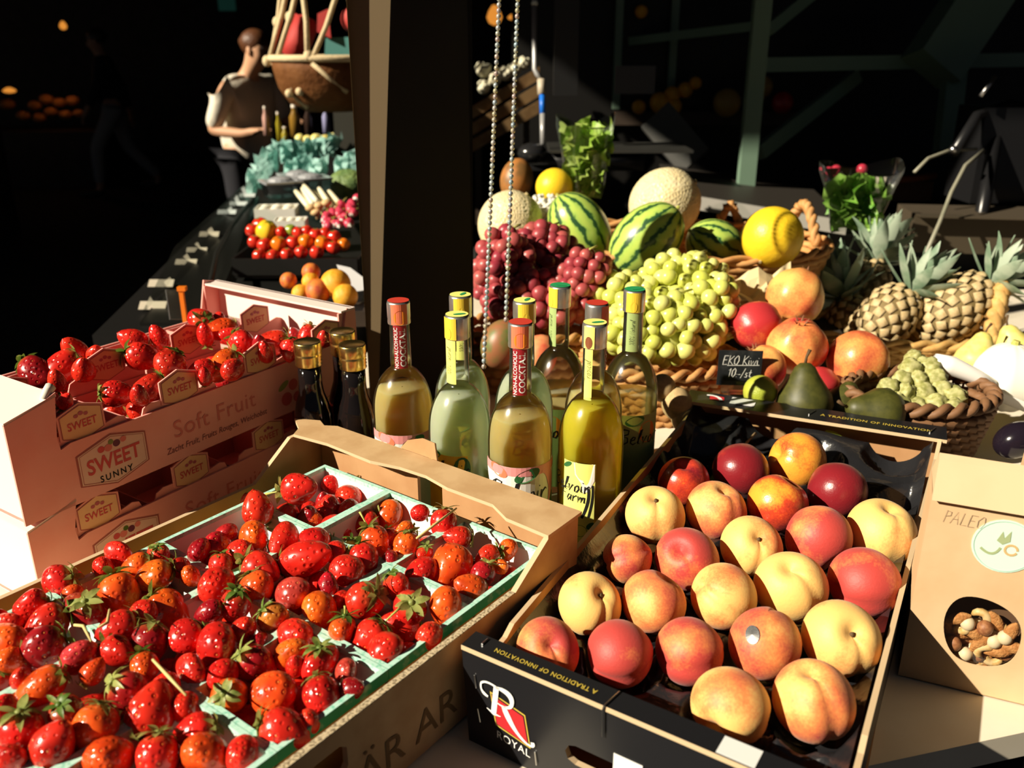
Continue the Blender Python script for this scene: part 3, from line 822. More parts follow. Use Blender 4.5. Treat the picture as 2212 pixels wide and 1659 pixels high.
def pink_punnet_meshes():
    PLX, PWY, h = .113, .150, .058
    b = MB()
    b.box((0, 0, 0), (PLX, PWY, .002))
    b.box((0, PWY - .002, .002), (PLX, PWY, h)).box((0, 0.002, .002), (.002, PWY - .002, h)).box((PLX - .002, 0.002, .002), (PLX, PWY - .002, h))
    fr = [(0, 0), (PLX, 0), (PLX, .068), (PLX - .003, .076), (PLX - .012, .079), (PLX * .5 + .026, .075), (PLX * .5 + .026, .079), (PLX * .5, .079), (PLX * .5 - .026, .079), (.014, .080), (.004, .076), (0, .066)]
    b.plate(fr, (), .002, (0, 0, 0), (1, 0, 0), (0, 0, 1))
    hx = [(a + PLX * .5, z + .087) for a, z in hexlogo(.056, .048)]
    tg = MB().plate(hx, (), .002, (0, -.0012, 0), (1, 0, 0), (0, 0, 1), (0, 0, 0))
    inner = [(a + PLX * .5, z + .087) for a, z in hexlogo(.050, .042)]
    vs, fs = stroke([*inner, inner[0]], .0011)
    face = MB().add([Vector((a, -.0017, z)) for a, z in [(a + PLX * .5, z + .087) for a, z in hexlogo(.049, .041)]], [tuple(range(6))], 0)
    face.add([Vector((a, -.0019, z)) for a, z in vs], fs, 1)
    gv, gf = text_geo('SWEET', .0145, 0, .0002)
    face.add([Vector((a * .80 + PLX * .5, -.0021, b_ * .9 + .0855)) for a, b_ in gv], gf, 2)
    for a, z, r_ in ((-.006, .0965, .0028), (0, .0985, .0032), (.006, .0965, .0028)):
        face.add([Vector((x + PLX * .5, -.0021, y)) for x, y in ellipse(a, z, r_, r_ * .8, 9)], [tuple(range(9))], 3)
    return b.mesh('punnet_wall', m_pink), tg.mesh('name_tag', m_pink), face.mesh('tag_print', [m_tag, m_tag_rim, m_pinkink, mat('tag_berry', (.45, .10, .12), .6)])
pk_b, pk_t, pk_f = pink_punnet_meshes()
PKX = [.0285, .160, .2915, .418]
PKH = ['first', 'second', 'third', 'fourth']
for lvl, z0, H in ((0, 0.0, .114), (1, .1145, .128)):
    pink_box(z0, H, ('upper pink card fruit box with a logo on its long side, filled with strawberry punnets', 'lower pink card fruit box, mostly in shadow under the upper one')[1 - lvl])
    for row, y0 in ((0, .005), (1, .157)):
        if lvl == 0 and row == 1: continue
        for k in range(4):
            if lvl == 0: lab = f'shaded pink punnet with a hexagon tag, {PKH[k]} from the near end of the lower box'
            else: lab = f'pink tagged punnet, {PKH[k]} from the near end, {("front", "back")[row]} row of upper box'
            tp = thing('tagged_punnet', lab, 'punnet', pink_w(PKX[k], y0, z0 + .0055), PK_A, 'pink tagged punnets')
            link('punnet_wall', pk_b, tp)
            nt_ = link('name_tag', pk_t, tp)
            link('tag_print', pk_f, nt_)
# strawberries in the pink punnets: x, y, half width px, tip direction, tip to viewer, tone
PB = [(78,797,34,330,.1,'d'),(140,790,36,235,.45,'r'),(168,768,28,120,.6,'r'),(181,803,26,80,.6,'r'),(120,828,20,90,.5,'r'),(207,770,18,60,.5,'r'),
(293,738,29,150,.5,'r'),(301,769,33,340,-.1,'r'),(344,734,22,110,.5,'r'),(438,695,30,180,-.9,'r'),(484,711,28,190,.45,'o'),(502,728,22,160,.6,'r'),(446,728,20,90,.5,'r'),(466,700,20,60,.5,'r'),
(248,850,32,0,-.35,'r'),(324,835,32,215,.5,'r'),(368,788,32,255,.55,'r'),(305,857,20,90,.6,'r'),(443,797,22,200,.3,'r'),(443,817,17,90,.5,'r'),(484,783,32,235,.45,'o'),(502,799,24,100,.7,'r'),
(523,742,29,320,.1,'r'),(593,740,31,200,.3,'r'),(626,752,23,270,.1,'r'),(663,722,22,250,.2,'r'),(575,765,20,90,.6,'r'),(700,735,18,90,.6,'r'),(560,750,18,90,.6,'d'),(140,870,18,60,.3,'r')]
for k, (x, y, r, a, tz, tone) in enumerate(PB):
    z = .212 if (x, y) not in ((438, 695), (368, 788)) else .222
    p = on_plane(x, y, z)
    c = pink_xy(p)
    row, col = (1 if c.y > .15 else 0), min(3, max(0, sum(c.x > q for q in PKX[1:])))
    rr = 1.15 * r * depth(p) / F_PX
    size = 'large' if rr > .024 else 'small' if rr < .0165 else 'mid sized'
    side_ = 'near' if (c.x - PKX[col]) < .04 else 'far' if (c.x - PKX[col]) > .085 else 'middle'
    lab = f'{size} {TONEW[tone]} strawberry at the {side_} side of the {PKH[col]} {("front", "back")[row]} pink punnet'
    if (x, y) == (438, 695): lab = 'strawberry turned so its pale green star cap covers it, in the third back pink punnet'
    make_strawberry(p, rr, a, tz, tone, rnd.choice((0, 2, 2, 4, 5)), tz < .56, 0, lab, 'strawberries in the pink punnets')
for row in (0, 1):
    for k in range(4):
        for q in range(6):
            p = pink_w(PKX[k] + .026 + .032 * (q % 3), (.005, .157)[row] + .04 + .06 * (q // 3), .1145 + .052 + rnd.uniform(-.004, .01))
            make_strawberry(p, .0185, rnd.uniform(0, 360), rnd.uniform(.2, .9), rnd.choice('rrd'), rnd.randrange(6), q % 3 == 0, 0, f'red strawberry low in the {PKH[k]} {("front", "back")[row]} pink punnet', 'low strawberries in the pink punnets')

# ================================================================== BOTTLES
m_glass = thin_glass('clear_bottle_glass', (.94, .97, .93))
LQ = {'red': liquid('rose_liquid', (.97, .86, .52), (.92, .66, .26), .5), 'white': liquid('pale_lemonade', (.92, .98, .84), (.86, .93, .64), .55),
      'yellow': liquid('golden_lemonade', (.96, .84, .16), (.92, .72, .05), .58), 'green': liquid('pale_cordial', (.95, .90, .66), (.80, .72, .40), .36)}
def body_r(z, R):
    if z < .15: return R * (1 - .10 * max(0, 1 - z / .012))
    if z < .212:
        t = (z - .15) / .064
        return max(.0135, R * math.sqrt(max(0, 1 - t * t)))
    return .0135 + .0005 * math.sin(z * 40)
def cyl_map(R, a0, z0, lift=.0005):
    return lambda a, b: Vector(((R + lift) * math.sin(a / R + a0), -(R + lift) * math.cos(a / R + a0), z0 + b))
def patch(R, a0, a1, z0, z1, n=14, lift=.0004, wav=0.0):
    vs, fs = [], []
    for k in range(n + 1):
        q = a0 + (a1 - a0) * k / n
        for z in (z0, z1 + wav * math.sin(k * .9)):
            vs.append(Vector(((R + lift) * math.sin(q), -(R + lift) * math.cos(q), z)))
        if k:
            o = 2 * k
            fs.append((o - 2, o, o + 1, o - 1))
    return vs, fs
m_lab_w = mat('white_label', (.86, .83, .76), .55); m_lab_p = mat('pink_label', (.80, .30, .30), .55); m_lab_y = mat('yellow_label', (.86, .62, .05), .5)
m_lab_r = mat('dark_red_label', (.36, .012, .02), .5); m_lab_c = mat('coral_label', (.85, .20, .10), .5); m_lab_lg = mat('lime_label', (.86, .86, .22), .5)
m_lab_sg = mat('sage_label', (.38, .50, .18), .5); m_lab_g = mat('leaf_green_ink', (.03, .14, .04), .5); m_lab_or = mat('orange_ink', (.85, .26, .02), .5); m_lab_kg = mat('green_ink', (.02, .30, .10), .5)
m_capm = mat('grey_cap_metal', (.62, .61, .58), .32, .5, .9); m_capr = mat('red_cap', (.60, .05, .03), .35, .5)
def bottle(x, y, kind, label, R=.040, turn=0.0):
    """kind: red / white / yellow / green"""
    t = thing('lemonade_bottle', label, 'bottle', (x, y, 0.0005), turn, 'clear glass bottles of soft drink')
    zs = [0, .003, .012, .05, .10, .15, .16, .17, .18, .19, .198, .205, .209, .2105, .22, .24, .262, .27]
    MB().lathe([(.002, 0)] + [(body_r(z, R), z) for z in zs] + [(.0125, .274)], 32).build('glass_body', m_glass, t, True)
    lv = {'red': .182, 'white': .196, 'yellow': .196, 'green': .150}[kind]
    pr = [(.001, .006)] + [(body_r(z, R) - .0022, max(z, .006)) for z in (.012, .05, .10, .148)] + [(body_r(z, R) - .0024, z) for z in (.158, .166, .174, .18, .188, .196) if z < lv] + [(max(.003, body_r(lv, R) - .0026), lv), (.001, lv)]
    MB().lathe(pr, 32).build('drink', LQ[kind], t, True)
    cap = MB()
    cap.lathe([(.0148, .2705), (.0150, .273), (.0146, .276), (.0150, .279), (.0150, .297), (.0142, .300), (.001, .3004)], 26)
    cp = cap.build('screw_cap', m_capm, t, True)
    # strip over the cap and down the neck
    st = {'red': m_lab_r, 'white': m_lab_lg, 'yellow': m_lab_lg, 'green': m_lab_sg}[kind]
    ca = {'red': m_lab_c, 'white': m_lab_y, 'yellow': m_lab_lg, 'green': m_lab_y}[kind]
    topm = {'red': m_capr, 'white': m_lab_lg, 'yellow': m_lab_lg, 'green': m_lab_kg}[kind]
    h0 = .36 if kind == 'yellow' else .62
    a_c = {'red': .05, 'white': -.75, 'yellow': -.55, 'green': -.25}[kind]
    zb = {'red': .212, 'white': .214, 'yellow': .206, 'green': .216}[kind]
    nk = MB()
    nk.add(*patch(.0142, a_c - h0, a_c + h0, zb, .2715, 8), 0)
    nk.add(*patch(.0152, a_c - h0 - .1, a_c + h0 + .1, .2715, .2985, 8), 1)
    nk.add([Vector((x_, y_, .3008)) for x_, y_ in ellipse(0, 0, .0140, .0140, 20)], [tuple(range(20))], 2)
    nl = nk.build('neck_strip', [st, ca, topm], t)
    if kind == 'red':
        for s, sz, off in (('NON-ALCOHOLIC', .0066, -.0052), ('COCKTAIL', .0105, .0032)):
            g = text_geo(s, sz, 0, .0001 if sz < .008 else .0002)
            mp = cyl_map(.0142, a_c, .2405, .0008)
            flat('neck_lettering', g, lambda a, b: mp(-b + off, a), m_white, nl)
        flat('cap_fruit', ngon(ellipse(.001, 0, .0080, .0095, 18)), cyl_map(.0152, a_c, .281, .0007), m_lab_or, nl)
    else:
        g = hand_geo('Tropical' if False else ('100% Natural' if kind != 'yellow' else 'Tropical'), .0075, .00028) if False else hand_geo({'white': '100% Natural', 'green': '100% Natural', 'yellow': 'Tropical'}[kind], .0068 if kind != 'yellow' else .0085, .00022)
        mp = cyl_map(.0142, a_c, .243, .0008)
        flat('neck_handwriting', g, lambda a, b: mp(-b, a), m_blackink, nl)
        flat('cap_fruit', ngon(ellipse(0, 0, .0045, .0075, 14)), cyl_map(.0152, a_c, .279, .0007), mat('brown_fruit_ink', (.25, .08, .03), .5) if kind == 'yellow' else m_lab_y, nl)
        flat('cap_leaf', ngon(ellipse(.003, .001, .008, .0028, 14, .3)), lambda a, b: Vector((a, b - .003, .3013)), m_lab_kg, nl)
    # body label
    half = {'red': 1.5, 'white': .85, 'yellow': .52, 'green': 1.0}[kind]
    ac = {'red': .12, 'white': -.55, 'yellow': -.45, 'green': .1}[kind]
    ztop = {'red': .128, 'white': .128, 'yellow': .134, 'green': .132}[kind]
    lb = MB().add(*patch(R, ac - half, ac + half, .012, ztop, 20, .0005)).build('body_label', {'red': m_lab_w, 'white': m_lab_y, 'yellow': m_lab_lg, 'green': m_lab_sg}[kind], t)
    cm = lambda l: cyl_map(R, ac, 0, l)
    if kind == 'red':
        flat('label_band', ngon(rect(-1.5 * R, .104, 1.5 * R, ztop)) if False else patch2(-1.5 * R, 1.5 * R, .1165, ztop), cm(.0008), m_lab_p, lb)
        flat('label_petal', ngon(ellipse(-.030, .121, .014, .0075, 18, -.4)), cm(.0010), m_lab_c, lb)
        flat('label_leaf', ngon(ellipse(.008, .117, .017, .0080, 18, .4)), cm(.0012), m_lab_g, lb)
        flat('label_swirl', stroke(bez((.028, .119), (.052, .118), (.042, .07), 12), [.004, .006, .009, .011, .012, .013, .013, .012, .010, .008, .007, .006, .004]), cm(.0010), m_lab_p, lb)
        flat('label_bird', stroke([(.030, .058), (.036, .066), (.046, .070), (.050, .085)], [.003, .009, .008, .002]), cm(.0012), m_lab_g, lb)
        flat('label_name', hand_geo('Belvoir', .026, .0010), lambda a, b: cm(.0012)(a - .004, b + .0925), m_blackink, lb)
        flat('label_name', hand_geo('Farm', .020, .0007), lambda a, b: cm(.0012)(a + .012, b + .070), m_blackink, lb)
    elif kind == 'white':
        flat('label_leaf', ngon(ellipse(.026, .109, .011, .018, 18, -.1)), cm(.0010), m_lab_g, lb)
        flat('label_leaf', ngon(ellipse(-.015, .126, .014, .006, 16, .2)), cm(.0010), m_lab_kg, lb)
        flat('label_fruit', ngon(ellipse(.004, .098, .022, .022, 20)), cm(.0008), m_lab_or, lb)
        flat('label_name', hand_geo('Belvoir', .022, .0009), lambda a, b: cm(.0012)(a + .002, b + .108), m_blackink, lb)
    elif kind == 'yellow':
        flat('label_flower', ngon([(-.006, .134), (.020, .134), (.020, .112), (.014, .098), (.007, .094), (.004, .108), (-.004, .118)]), cm(.0009), m_lab_w, lb)
        flat('label_leaf', ngon(ellipse(-.015, .129, .007, .003, 12, .6)), cm(.0010), m_lab_g, lb)
        flat('label_pod', stroke(bez((.013, .102), (.016, .085), (.006, .060), 8), .0032), cm(.0010), m_blackink, lb)
        flat('label_pod', stroke(bez((.018, .106), (.020, .090), (.014, .062), 8), .0026), cm(.0010), m_blackink, lb)
        flat('label_name', hand_geo('Belvoir', .019, .0009), lambda a, b: cm(.0011)(a - .014, b + .102), m_blackink, lb)
        for s_, z_ in (('Farm', .088), ('alcoholic', .073), ('fruit', .059), ('lime', .046)):
            pass
        flat('label_words', hand_geo('Farm', .017, .0007), lambda a, b: cm(.0011)(a - .008, b + .088), m_blackink, lb)
        flat('label_words', hand_geo('fruit', .012, .0005), lambda a, b: cm(.0011)(a - .012, b + .062), m_blackink, lb)
        flat('label_words', hand_geo('lime', .012, .0005), lambda a, b: cm(.0011)(a - .013, b + .049), m_blackink, lb)
        flat('label_stamp', stroke(ellipse(.004, .042, .009, .008, 20), .0006), cm(.0010), m_lab_g, lb)
        flat('label_leaf', ngon(ellipse(.017, .050, .006, .004, 12, .8)), cm(.0010), m_lab_g, lb)
        flat('label_leaf', ngon(ellipse(.016, .030, .007, .004, 12, .8)), cm(.0010), m_lab_g, lb)
    else:
        flat('label_leaf', ngon(ellipse(-.004, .124, .014, .007, 16, .3)), cm(.0010), m_lab_g, lb)
        flat('label_fruit', ngon(ellipse(.016, .106, .014, .016, 18)), cm(.0008), m_lab_or, lb)
        flat('label_name', hand_geo('Belvoir', .022, .0010), lambda a, b: cm(.0012)(a + .006, b + .098), m_blackink, lb)
    return t
def patch2(a0, a1, z0, z1, n=20):
    vs, fs = [], []
    for k in range(n + 1):
        vs += [(a0 + (a1 - a0) * k / n, z0), (a0 + (a1 - a0) * k / n, z1)]
        if k: fs.append((2 * k - 2, 2 * k, 2 * k + 1, 2 * k - 1))
    return vs, fs
HW['x'] = HW['v']
for nm_ in ('y', 'g', 'd'):
    HW[nm_] = HW['a']
bottle(-.146, 1.093, 'red', 'red strip clear bottle before the black post, next to the dark bottles', .040, .10)
bottle(-.067, 1.030, 'white', 'bottle of cloudy pale lemonade with a yellow neck strip, before the green capped bottle', .0395)
bottle(-.068, 1.122, 'white', 'bottle with a green and yellow cap behind the pale lemonade', .038, .9)
bottle(.010, .998, 'red', 'coral capped bottle with red neck strip between pale and yellow drinks', .040, -.10)
bottle(.016, 1.094, 'white', 'bottle with a pale green cap hidden behind the coral capped bottle', .039, .9)
bottle(.066, 1.172, 'green', 'bottle with a slim yellow neck strip standing farthest back before the grapes', .039, -.75)
bottle(.098, .996, 'yellow', 'bottle of golden yellow drink beside the peach crate', .0405)
bottle(.108, 1.082, 'red', 'bottle with a plain red cap half hidden behind the golden drink', .038, 1.0)
bottle(.165, 1.150, 'green', 'bottle with a sage green neck strip, farthest right, before the green grapes', .039, .1)
def dark_bottle(x, y, label, zt=.23):
    t = thing('dark_bottle', label, 'bottle', (x, y, .0005), .2, 'small dark bottles with gold caps')
    pr = [(.001, 0), (.025, 0), (.0265, .003), (.0265, .118), (.0255, .128), (.022, .142), (.0175, .156), (.0160, .170), (.0158, .196), (.001, .197)]
    MB().lathe(pr, 28).build('glass_body', mat('near_black_glass', (.008, .006, .006), .06, .5, coat=.3), t, True)
    c = MB()
    prc = [(.0178, .1962), (.0184, .1975)]
    for k in range(3): prc += [(.0176, .2005 + .0045 * k), (.0185, .2028 + .0045 * k)]
    prc += [(.0178, .2125), (.0186, .2150), (.0186, .2285), (.0176, .2305), (.0165, .2300), (.001, .2300)]
    c.lathe(prc, 28).build('gold_cap', m_goldcap, t, True)
    lb = MB().add(*patch(.0265, -1.4, 1.5, .060, .092, 14)).build('body_label', mat('gold_label', (.45, .24, .05), .4, .5, .4), t)
    lb['label'] = 'dull gold label'
    MB().add(*patch(.0265, -1.4, 1.5, .012, .050, 14)).build('lower_label', mat('amber_label', (.62, .30, .05), .5), t)
    flat('label_line', patch2(-.02, .024, .079, .0815, 12), cyl_map(.0265, 0, 0, .0008), m_blackink, lb)
    flat('label_line', patch2(-.02, .024, .070, .0735, 12), cyl_map(.0265, 0, 0, .0008), m_blackink, lb)
dark_bottle(-.279, 1.140, 'small dark bottle with gold cap, standing against the pink box print')
dark_bottle(-.216, 1.128, 'small dark bottle with gold cap and gold label, next to the clear red capped bottle')
dark_bottle(-.240, 1.188, 'small dark bottle with gold cap, standing behind the other two')

# ================================================================== PEACH CRATE (local x to the right along the front, y away)
RO, RA = Vector((-.045, .652, 0)), math.radians(-27.5)
def royal(p):
    return Matrix.Rotation(-RA, 3, 'Z') @ (Vector(p) - RO)
def royal_w(x, y, z):
    return RO + Matrix.Rotation(RA, 3, 'Z') @ Vector((x, y, z))
rc = thing('peach_crate', 'black printed cardboard crate of peaches with tan inside and a red diamond logo', 'crate', RO, RA)
WX, LY, HT, FS = .345, .690, .105, .10
MB().box((.010, .008, .001), (.340, LY - .012, .006)).build('crate_floor', m_card_in, rc)
hh = [(.118, .030)] + [(.118 - .010 * math.sin(a), .040 - .010 * math.cos(a)) for a in (.8, 1.6, 2.4)] + [(.118, .050), (.190, .050)] + [(.190 + .010 * math.sin(a), .040 + .010 * math.cos(a)) for a in (.8, 1.6, 2.4)] + [(.190, .030)]
fe = MB().plate([(.006, 0), (WX - .006, 0), (WX, HT - .003), (0, HT - .003)], [hh], .006, (0, 0, 0), (1, -FS, 0), (0, 0, 1), (0, 1, 2)).build('front_end', [m_black, m_card_in, m_tan_edge], rc)
ft = MB().plate([(0, .0), (WX, .0), (WX, .023), (0, .023)], (), .005, (0, -.001, HT), (1, -FS, 0), (FS, 1, 0), (0, 1, 2)).build('front_flange', [m_black, m_card_in, m_tan_edge], rc)
be = MB().plate([(.0, 0), (.356, 0), (.358, HT - .003), (-.002, HT - .003)], (), .006, (0, LY + .012, 0), (1, .066, 0), (0, 0, 1), (1, 0, 2)).build('back_end', [m_black, m_card_in, m_tan_edge], rc)
bf = MB().plate([(-.003, -.042), (.360, -.042), (.360, .0065), (-.003, .0065)], (), .005, (0, LY + .012, HT), (1, .066, 0), (-.066, 1, 0), (0, 1, 2)).build('back_flange', [m_black, m_card_in, m_tan_edge], rc)
def rail(x0, x1, nm, flip):
    o, dv = Vector((x0, .006, 0)), Vector((x1 - x0, LY, 0))
    Ly = dv.length
    pol = [(0, 0), (Ly, 0), (Ly, HT - .002), (Ly - .012, HT - .002), (Ly - .050, .090), (.06, .090), (.045, .084), (0, .084)]
    if flip:
        MB().plate(pol, (), .005, o, dv, (0, 0, 1), (0, 1, 2)).build(nm, [m_black, m_card_in, m_tan_edge], rc)
    else:
        MB().plate([(-a, b) for a, b in pol], (), .005, o, -dv, (0, 0, 1), (0, 1, 2)).build(nm, [m_black, m_card_in, m_tan_edge], rc)
rail(.014, .012, 'left_side', False)
rail(.334, .356, 'right_side', True)
# front print: logo diamond, letter, name, staples, white stickers
pf = lambda a, b, l=.0006: Vector((a, -l - FS * a, b))
def lg_(a, b, l): return pf(a * .74 + .0023, b * .74 + .0099, l)
flat('logo_border', ngon([(.042, .072), (.100, .066), (.106, .014), (.048, .020)]) if False else ngon([(.038, .078), (.088, .066), (.096, .020), (.046, .031)]), lambda a, b: lg_(a, b, .0006), m_gold, fe)
flat('logo_diamond', ngon([(.0400, .0760), (.0865, .0645), (.0940, .0222), (.0475, .0330)]), lambda a, b: lg_(a, b, .0009), m_blackink, fe)
flat('logo_diamond', ngon([(.0412, .0745), (.0855, .0632), (.0928, .0236), (.0485, .0345)]), lambda a, b: lg_(a, b, .0012), m_redink, fe)
R_strokes = [([*bez((.036, .070), (.023, .073), (.026, .086), 8), *bez((.027, .087), (.034, .094), (.052, .088), 8)], [.003, .004, .0045, .004, .003, .0025, .0025, .0025, .0025] + [.003] * 9),
 (bez((.048, .088), (.046, .070), (.044, .050), 6), .0075), ([(.034, .0525), (.044, .048), (.054, .0485)], [.001, .004, .001]),
 ([*bez((.046, .0885), (.072, .092), (.070, .074), 9), *bez((.069, .071), (.064, .062), (.048, .067), 7)], [.003, .004, .006, .007, .0078, .008, .0078, .007, .006, .005, .005, .0045, .004, .0035, .003, .0025, .002, .002]),
 ([*bez((.058, .066), (.072, .034), (.092, .026), 10), *bez((.093, .026), (.102, .024), (.099, .032), 6)], [.006, .008, .0085, .008, .007, .006, .005, .0045, .004, .0035, .003, .003, .003, .0035, .004, .005, .0055, .005])]
mbR = MB()
for pts_, ws in R_strokes:
    vs, fs = stroke(pts_, ws)
    mbR.add([lg_(a, b, .0016) for a, b in vs], fs)
mbR.build('logo_letter', m_white, fe)
flat('printed_name', text_geo('ROYAL', .017, 0, 0, 1.1), lambda a, b: pf(.055 + a * .62, .0205 + b * .68 - a * .10), m_white, fe)
m_lbl = mat('white_sticker', (.80, .80, .78), .5)
def sticker(nm, o, u, v, w_, h_, par):
    MB().plate(rect(-w_ / 2, -h_ / 2, w_ / 2, h_ / 2), (), .0004, Vector(o), u, v).build(nm, m_lbl, par)
sticker('white_sticker', (.166, -.0009 - FS * .166, .050), (1, -FS, 0), (0, 0, 1), .026, .024, fe)
sticker('white_sticker', (.252, .0105 - FS * .252, HT + .0005), (1, -FS, 0), (FS, 1, 0), .030, .020, ft)
for x, z, dx in ((.014, .078, .002), (.017, .042, .003), (.078, .024, .002)):
    MB().tube([pf(x, z, .0012), pf(x + dx, z - .013, .0018)], .0006, 6).build('staple', m_metal, fe)
MB().tube([(.148, .020 - FS * .148, HT + .001), (.143, -.0022 - FS * .143, HT + .001), (.142, -.0024 - FS * .142, HT - .004), (.143, -.0024 - FS * .143, HT - .030)], .0008, 6).build('staple', m_metal, ft)
MB().tube([(.017, .007, HT + .001), (.018, .016, HT + .001)], .0009, 6).build('staple', m_metal, ft)
flat('flange_lettering', text_geo('A TRADITION OF INNOVATION', .0115, 0, .0001, 1.1), lambda a, b: Vector((.081 - a * .56, .0095 - FS * (.081 - a * .56) - b * .66, HT + .0006)), m_gold, ft)
bmap = lambda a, b, l=.0006: Vector((a, LY + .012 + a * .066 + b, HT + l))
flat('flange_lettering', text_geo('A TRADITION OF INNOVATION', .0115, 0, .0001, 1.1), lambda a, b: bmap(.268 + a * .82, -.019 + b * .95), m_gold, bf)
flat('flange_logo', ngon([(.030, -.004), (.052, -.006), (.056, -.024), (.034, -.022)]), lambda a, b: bmap(a, b), m_redink, bf)
flat('flange_logo_letter', stroke(bez((.026, -.008), (.044, -.002), (.052, -.024), 8), .005), lambda a, b: bmap(a, b, .0010), m_white, bf)
sticker('white_sticker', bmap(.082, -.014, .0010), (1, .066, 0), (-.066, 1, 0), .036, .026, bf)
for x in (.185, .345):
    MB().tube([bmap(x, -.006, .001), bmap(x - .006, -.026, .001)], .0008, 6).build('staple', m_metal, bf)

# peaches: x, y, half width px, tone shift, kind p peach / n nectarine, dimple direction, dimple to viewer, stalk
PE = [(1415,1114,66,-.16,'p',95,.62,1),(1547,1103,66,.06,'p',75,.45,0),(1680,1088,66,.02,'n',60,.2,0),(1808,1061,64,.34,'n',300,.2,0),(1477,1040,56,.08,'n',95,.6,0),
(1600,1016,60,.36,'n',250,.2,0),(1722,996,63,-.10,'n',160,.2,0),(1903,1150,75,-.20,'p',80,.45,0),(1768,1163,72,.24,'p',300,.55,0),(1623,1182,68,-.16,'p',80,.85,1),
(1484,1208,70,.18,'p',130,.75,0),(1354,1208,56,.10,'p',200,-.1,0),(1274,1305,70,-.22,'p',55,.72,1),(1412,1300,70,.02,'p',60,.1,0),(1563,1288,74,-.02,'p',150,.15,0),
(1708,1267,78,-.20,'p',105,.62,0),(1866,1258,78,.26,'p',190,.1,0),(1183,1405,71,.10,'p',80,.88,0),(1337,1412,75,.30,'p',190,.1,0),(1488,1407,76,.18,'p',190,.2,0),
(1652,1390,80,.06,'p',270,-.3,0),(1817,1380,84,-.12,'p',85,.9,1),(1578,1525,85,-.10,'p',215,.6,0),(1757,1514,90,.02,'p',100,.3,0)]
def peach_mesh(seed, smooth_, crease):
    r_ = random.Random(seed)
    n, k = 44, 26
    vs, fs = [], []
    for i in range(k + 1):
        th = PI * i / k                                            # 0 at the stalk dimple
        for j in range(n):
            q = 2 * PI * j / n
            qq = min(q, 2 * PI - q)
            rad = 1.0 - .30 * math.exp(-(th / .30) ** 2) - crease * math.exp(-(qq / .22) ** 2) * max(0.0, math.sin(th)) ** .6 * (1.1 - .35 * th / PI) + .05 * math.exp(-((PI - th) / .35) ** 2)
            rad *= 1 + .02 * math.sin(2 * q + seed) * math.sin(th)
            st = max(1e-4, math.sin(th))
            vs.append((rad * st * math.cos(q), rad * st * math.sin(q) * .97, rad * math.cos(th) * .95))
    for i in range(k):
        for j in range(n):
            fs.append((i * n + j, (i + 1) * n + j, (i + 1) * n + (j + 1) % n, i * n + (j + 1) % n))
    return vs, fs
PMESH = [MB().add(*peach_mesh(k, 0, (.10, .07, .13)[k])).mesh('peach', m_peach, True) for k in range(3)]
NMESH = [MB().add(*peach_mesh(k + 5, 0, .035)).mesh('nectarine', m_nect, True) for k in range(2)]
PSTEM = MB().tube([(0, 0, .60), (.01, 0, .68), (.03, .01, .75)], [.075, .06, .07], 8).mesh('stalk', mat('brown_stalk', (.10, .055, .02), .8), True)
m_stick = mat('black_fruit_sticker', (.02, .02, .02), .35, noise=(160, (.22, .22, .22), .5, .6))
PLAB = ['pale yellow peach with a stalk hollow, left end of the fourth peach row', 'cream and pink creased peach between a pale peach and an orange nectarine', 'glossy orange red nectarine, front one of the five nectarines', 'dark red nectarine farthest right, above a pale yellow peach',
 'dark nectarine farthest left, half in shadow', 'dark red nectarine in the shade, middle of the back row', 'orange and red oval nectarine, right end of the back row', 'creamy white peach touching the right crate side', 'deep pink peach with its crease downward, left of the creamy white peach',
 'pale peach with a stalk hollow in the middle of the crate', 'red peach with a shallow hollow at top, right of the two tone peach', 'two tone peach, pink left and yellow right, by the left crate side', 'pale yellow peach with a dark stalk hollow near the left crate side', 'orange pink peach right of the pale stalk hollow peach, third row',
 'yellow topped orange peach in the middle of the third row', 'big pale yellow peach with a wide hollow, right middle of the crate', 'deep rosy peach leaning on the right crate side', 'pink peach with a yellow star around its hollow, by the front flange', 'deep pink peach next to the star hollow peach in the front row',
 'rosy streaked peach in the middle of the front row', 'orange peach with a black sticker on its upper left', 'large peach with an open bright hollow, right end of its row', 'yellow and rose peach with a black sticker at its bottom, nearest the front flange', 'biggest orange peach at the near right corner']
peach_c = []
for k, (x, y, r, tn, kd, a, tz, stm) in enumerate(PE):
    p = on_plane(x, y, .080)
    rr = r * depth(p) / F_PX
    peach_c.append((royal(p), rr))
    ms = PMESH[k % 3] if kd == 'p' else NMESH[k % 2]
    o = link('peach' if kd == 'p' else 'nectarine', ms)
    q = Vector((0, 0, 1)).rotation_difference(view_dir(a, tz)) @ Quaternion((0, 0, 1), -PI / 2 + (k * 1.3) % .9)
    place(o, p, q, rr)
    o.color = (.5 + tn, 0, 0, 1)
    tag(o, PLAB[k], 'peach' if kd == 'p' else 'nectarine', 'peaches and nectarines in the black crate')
    if stm:
        link('stalk', PSTEM, o)
    if k in (20, 22):
        dv = q.inverted() @ view_dir(140 if k == 20 else 285, .72 if k == 20 else .55)
        M_ = Vector((0, 0, 1)).rotation_difference(dv).to_matrix().to_4x4()
        vs = [M_ @ Vector((a_, b_, math.sqrt(max(0, 1.04 - a_ * a_ - b_ * b_)))) for a_, b_ in [(0, 0)] + ellipse(0, 0, .25, .19, 18, .5)]
        MB().add(vs, [(0, j + 1, (j + 1) % 18 + 1) for j in range(18)]).build('sticker', m_stick, o)
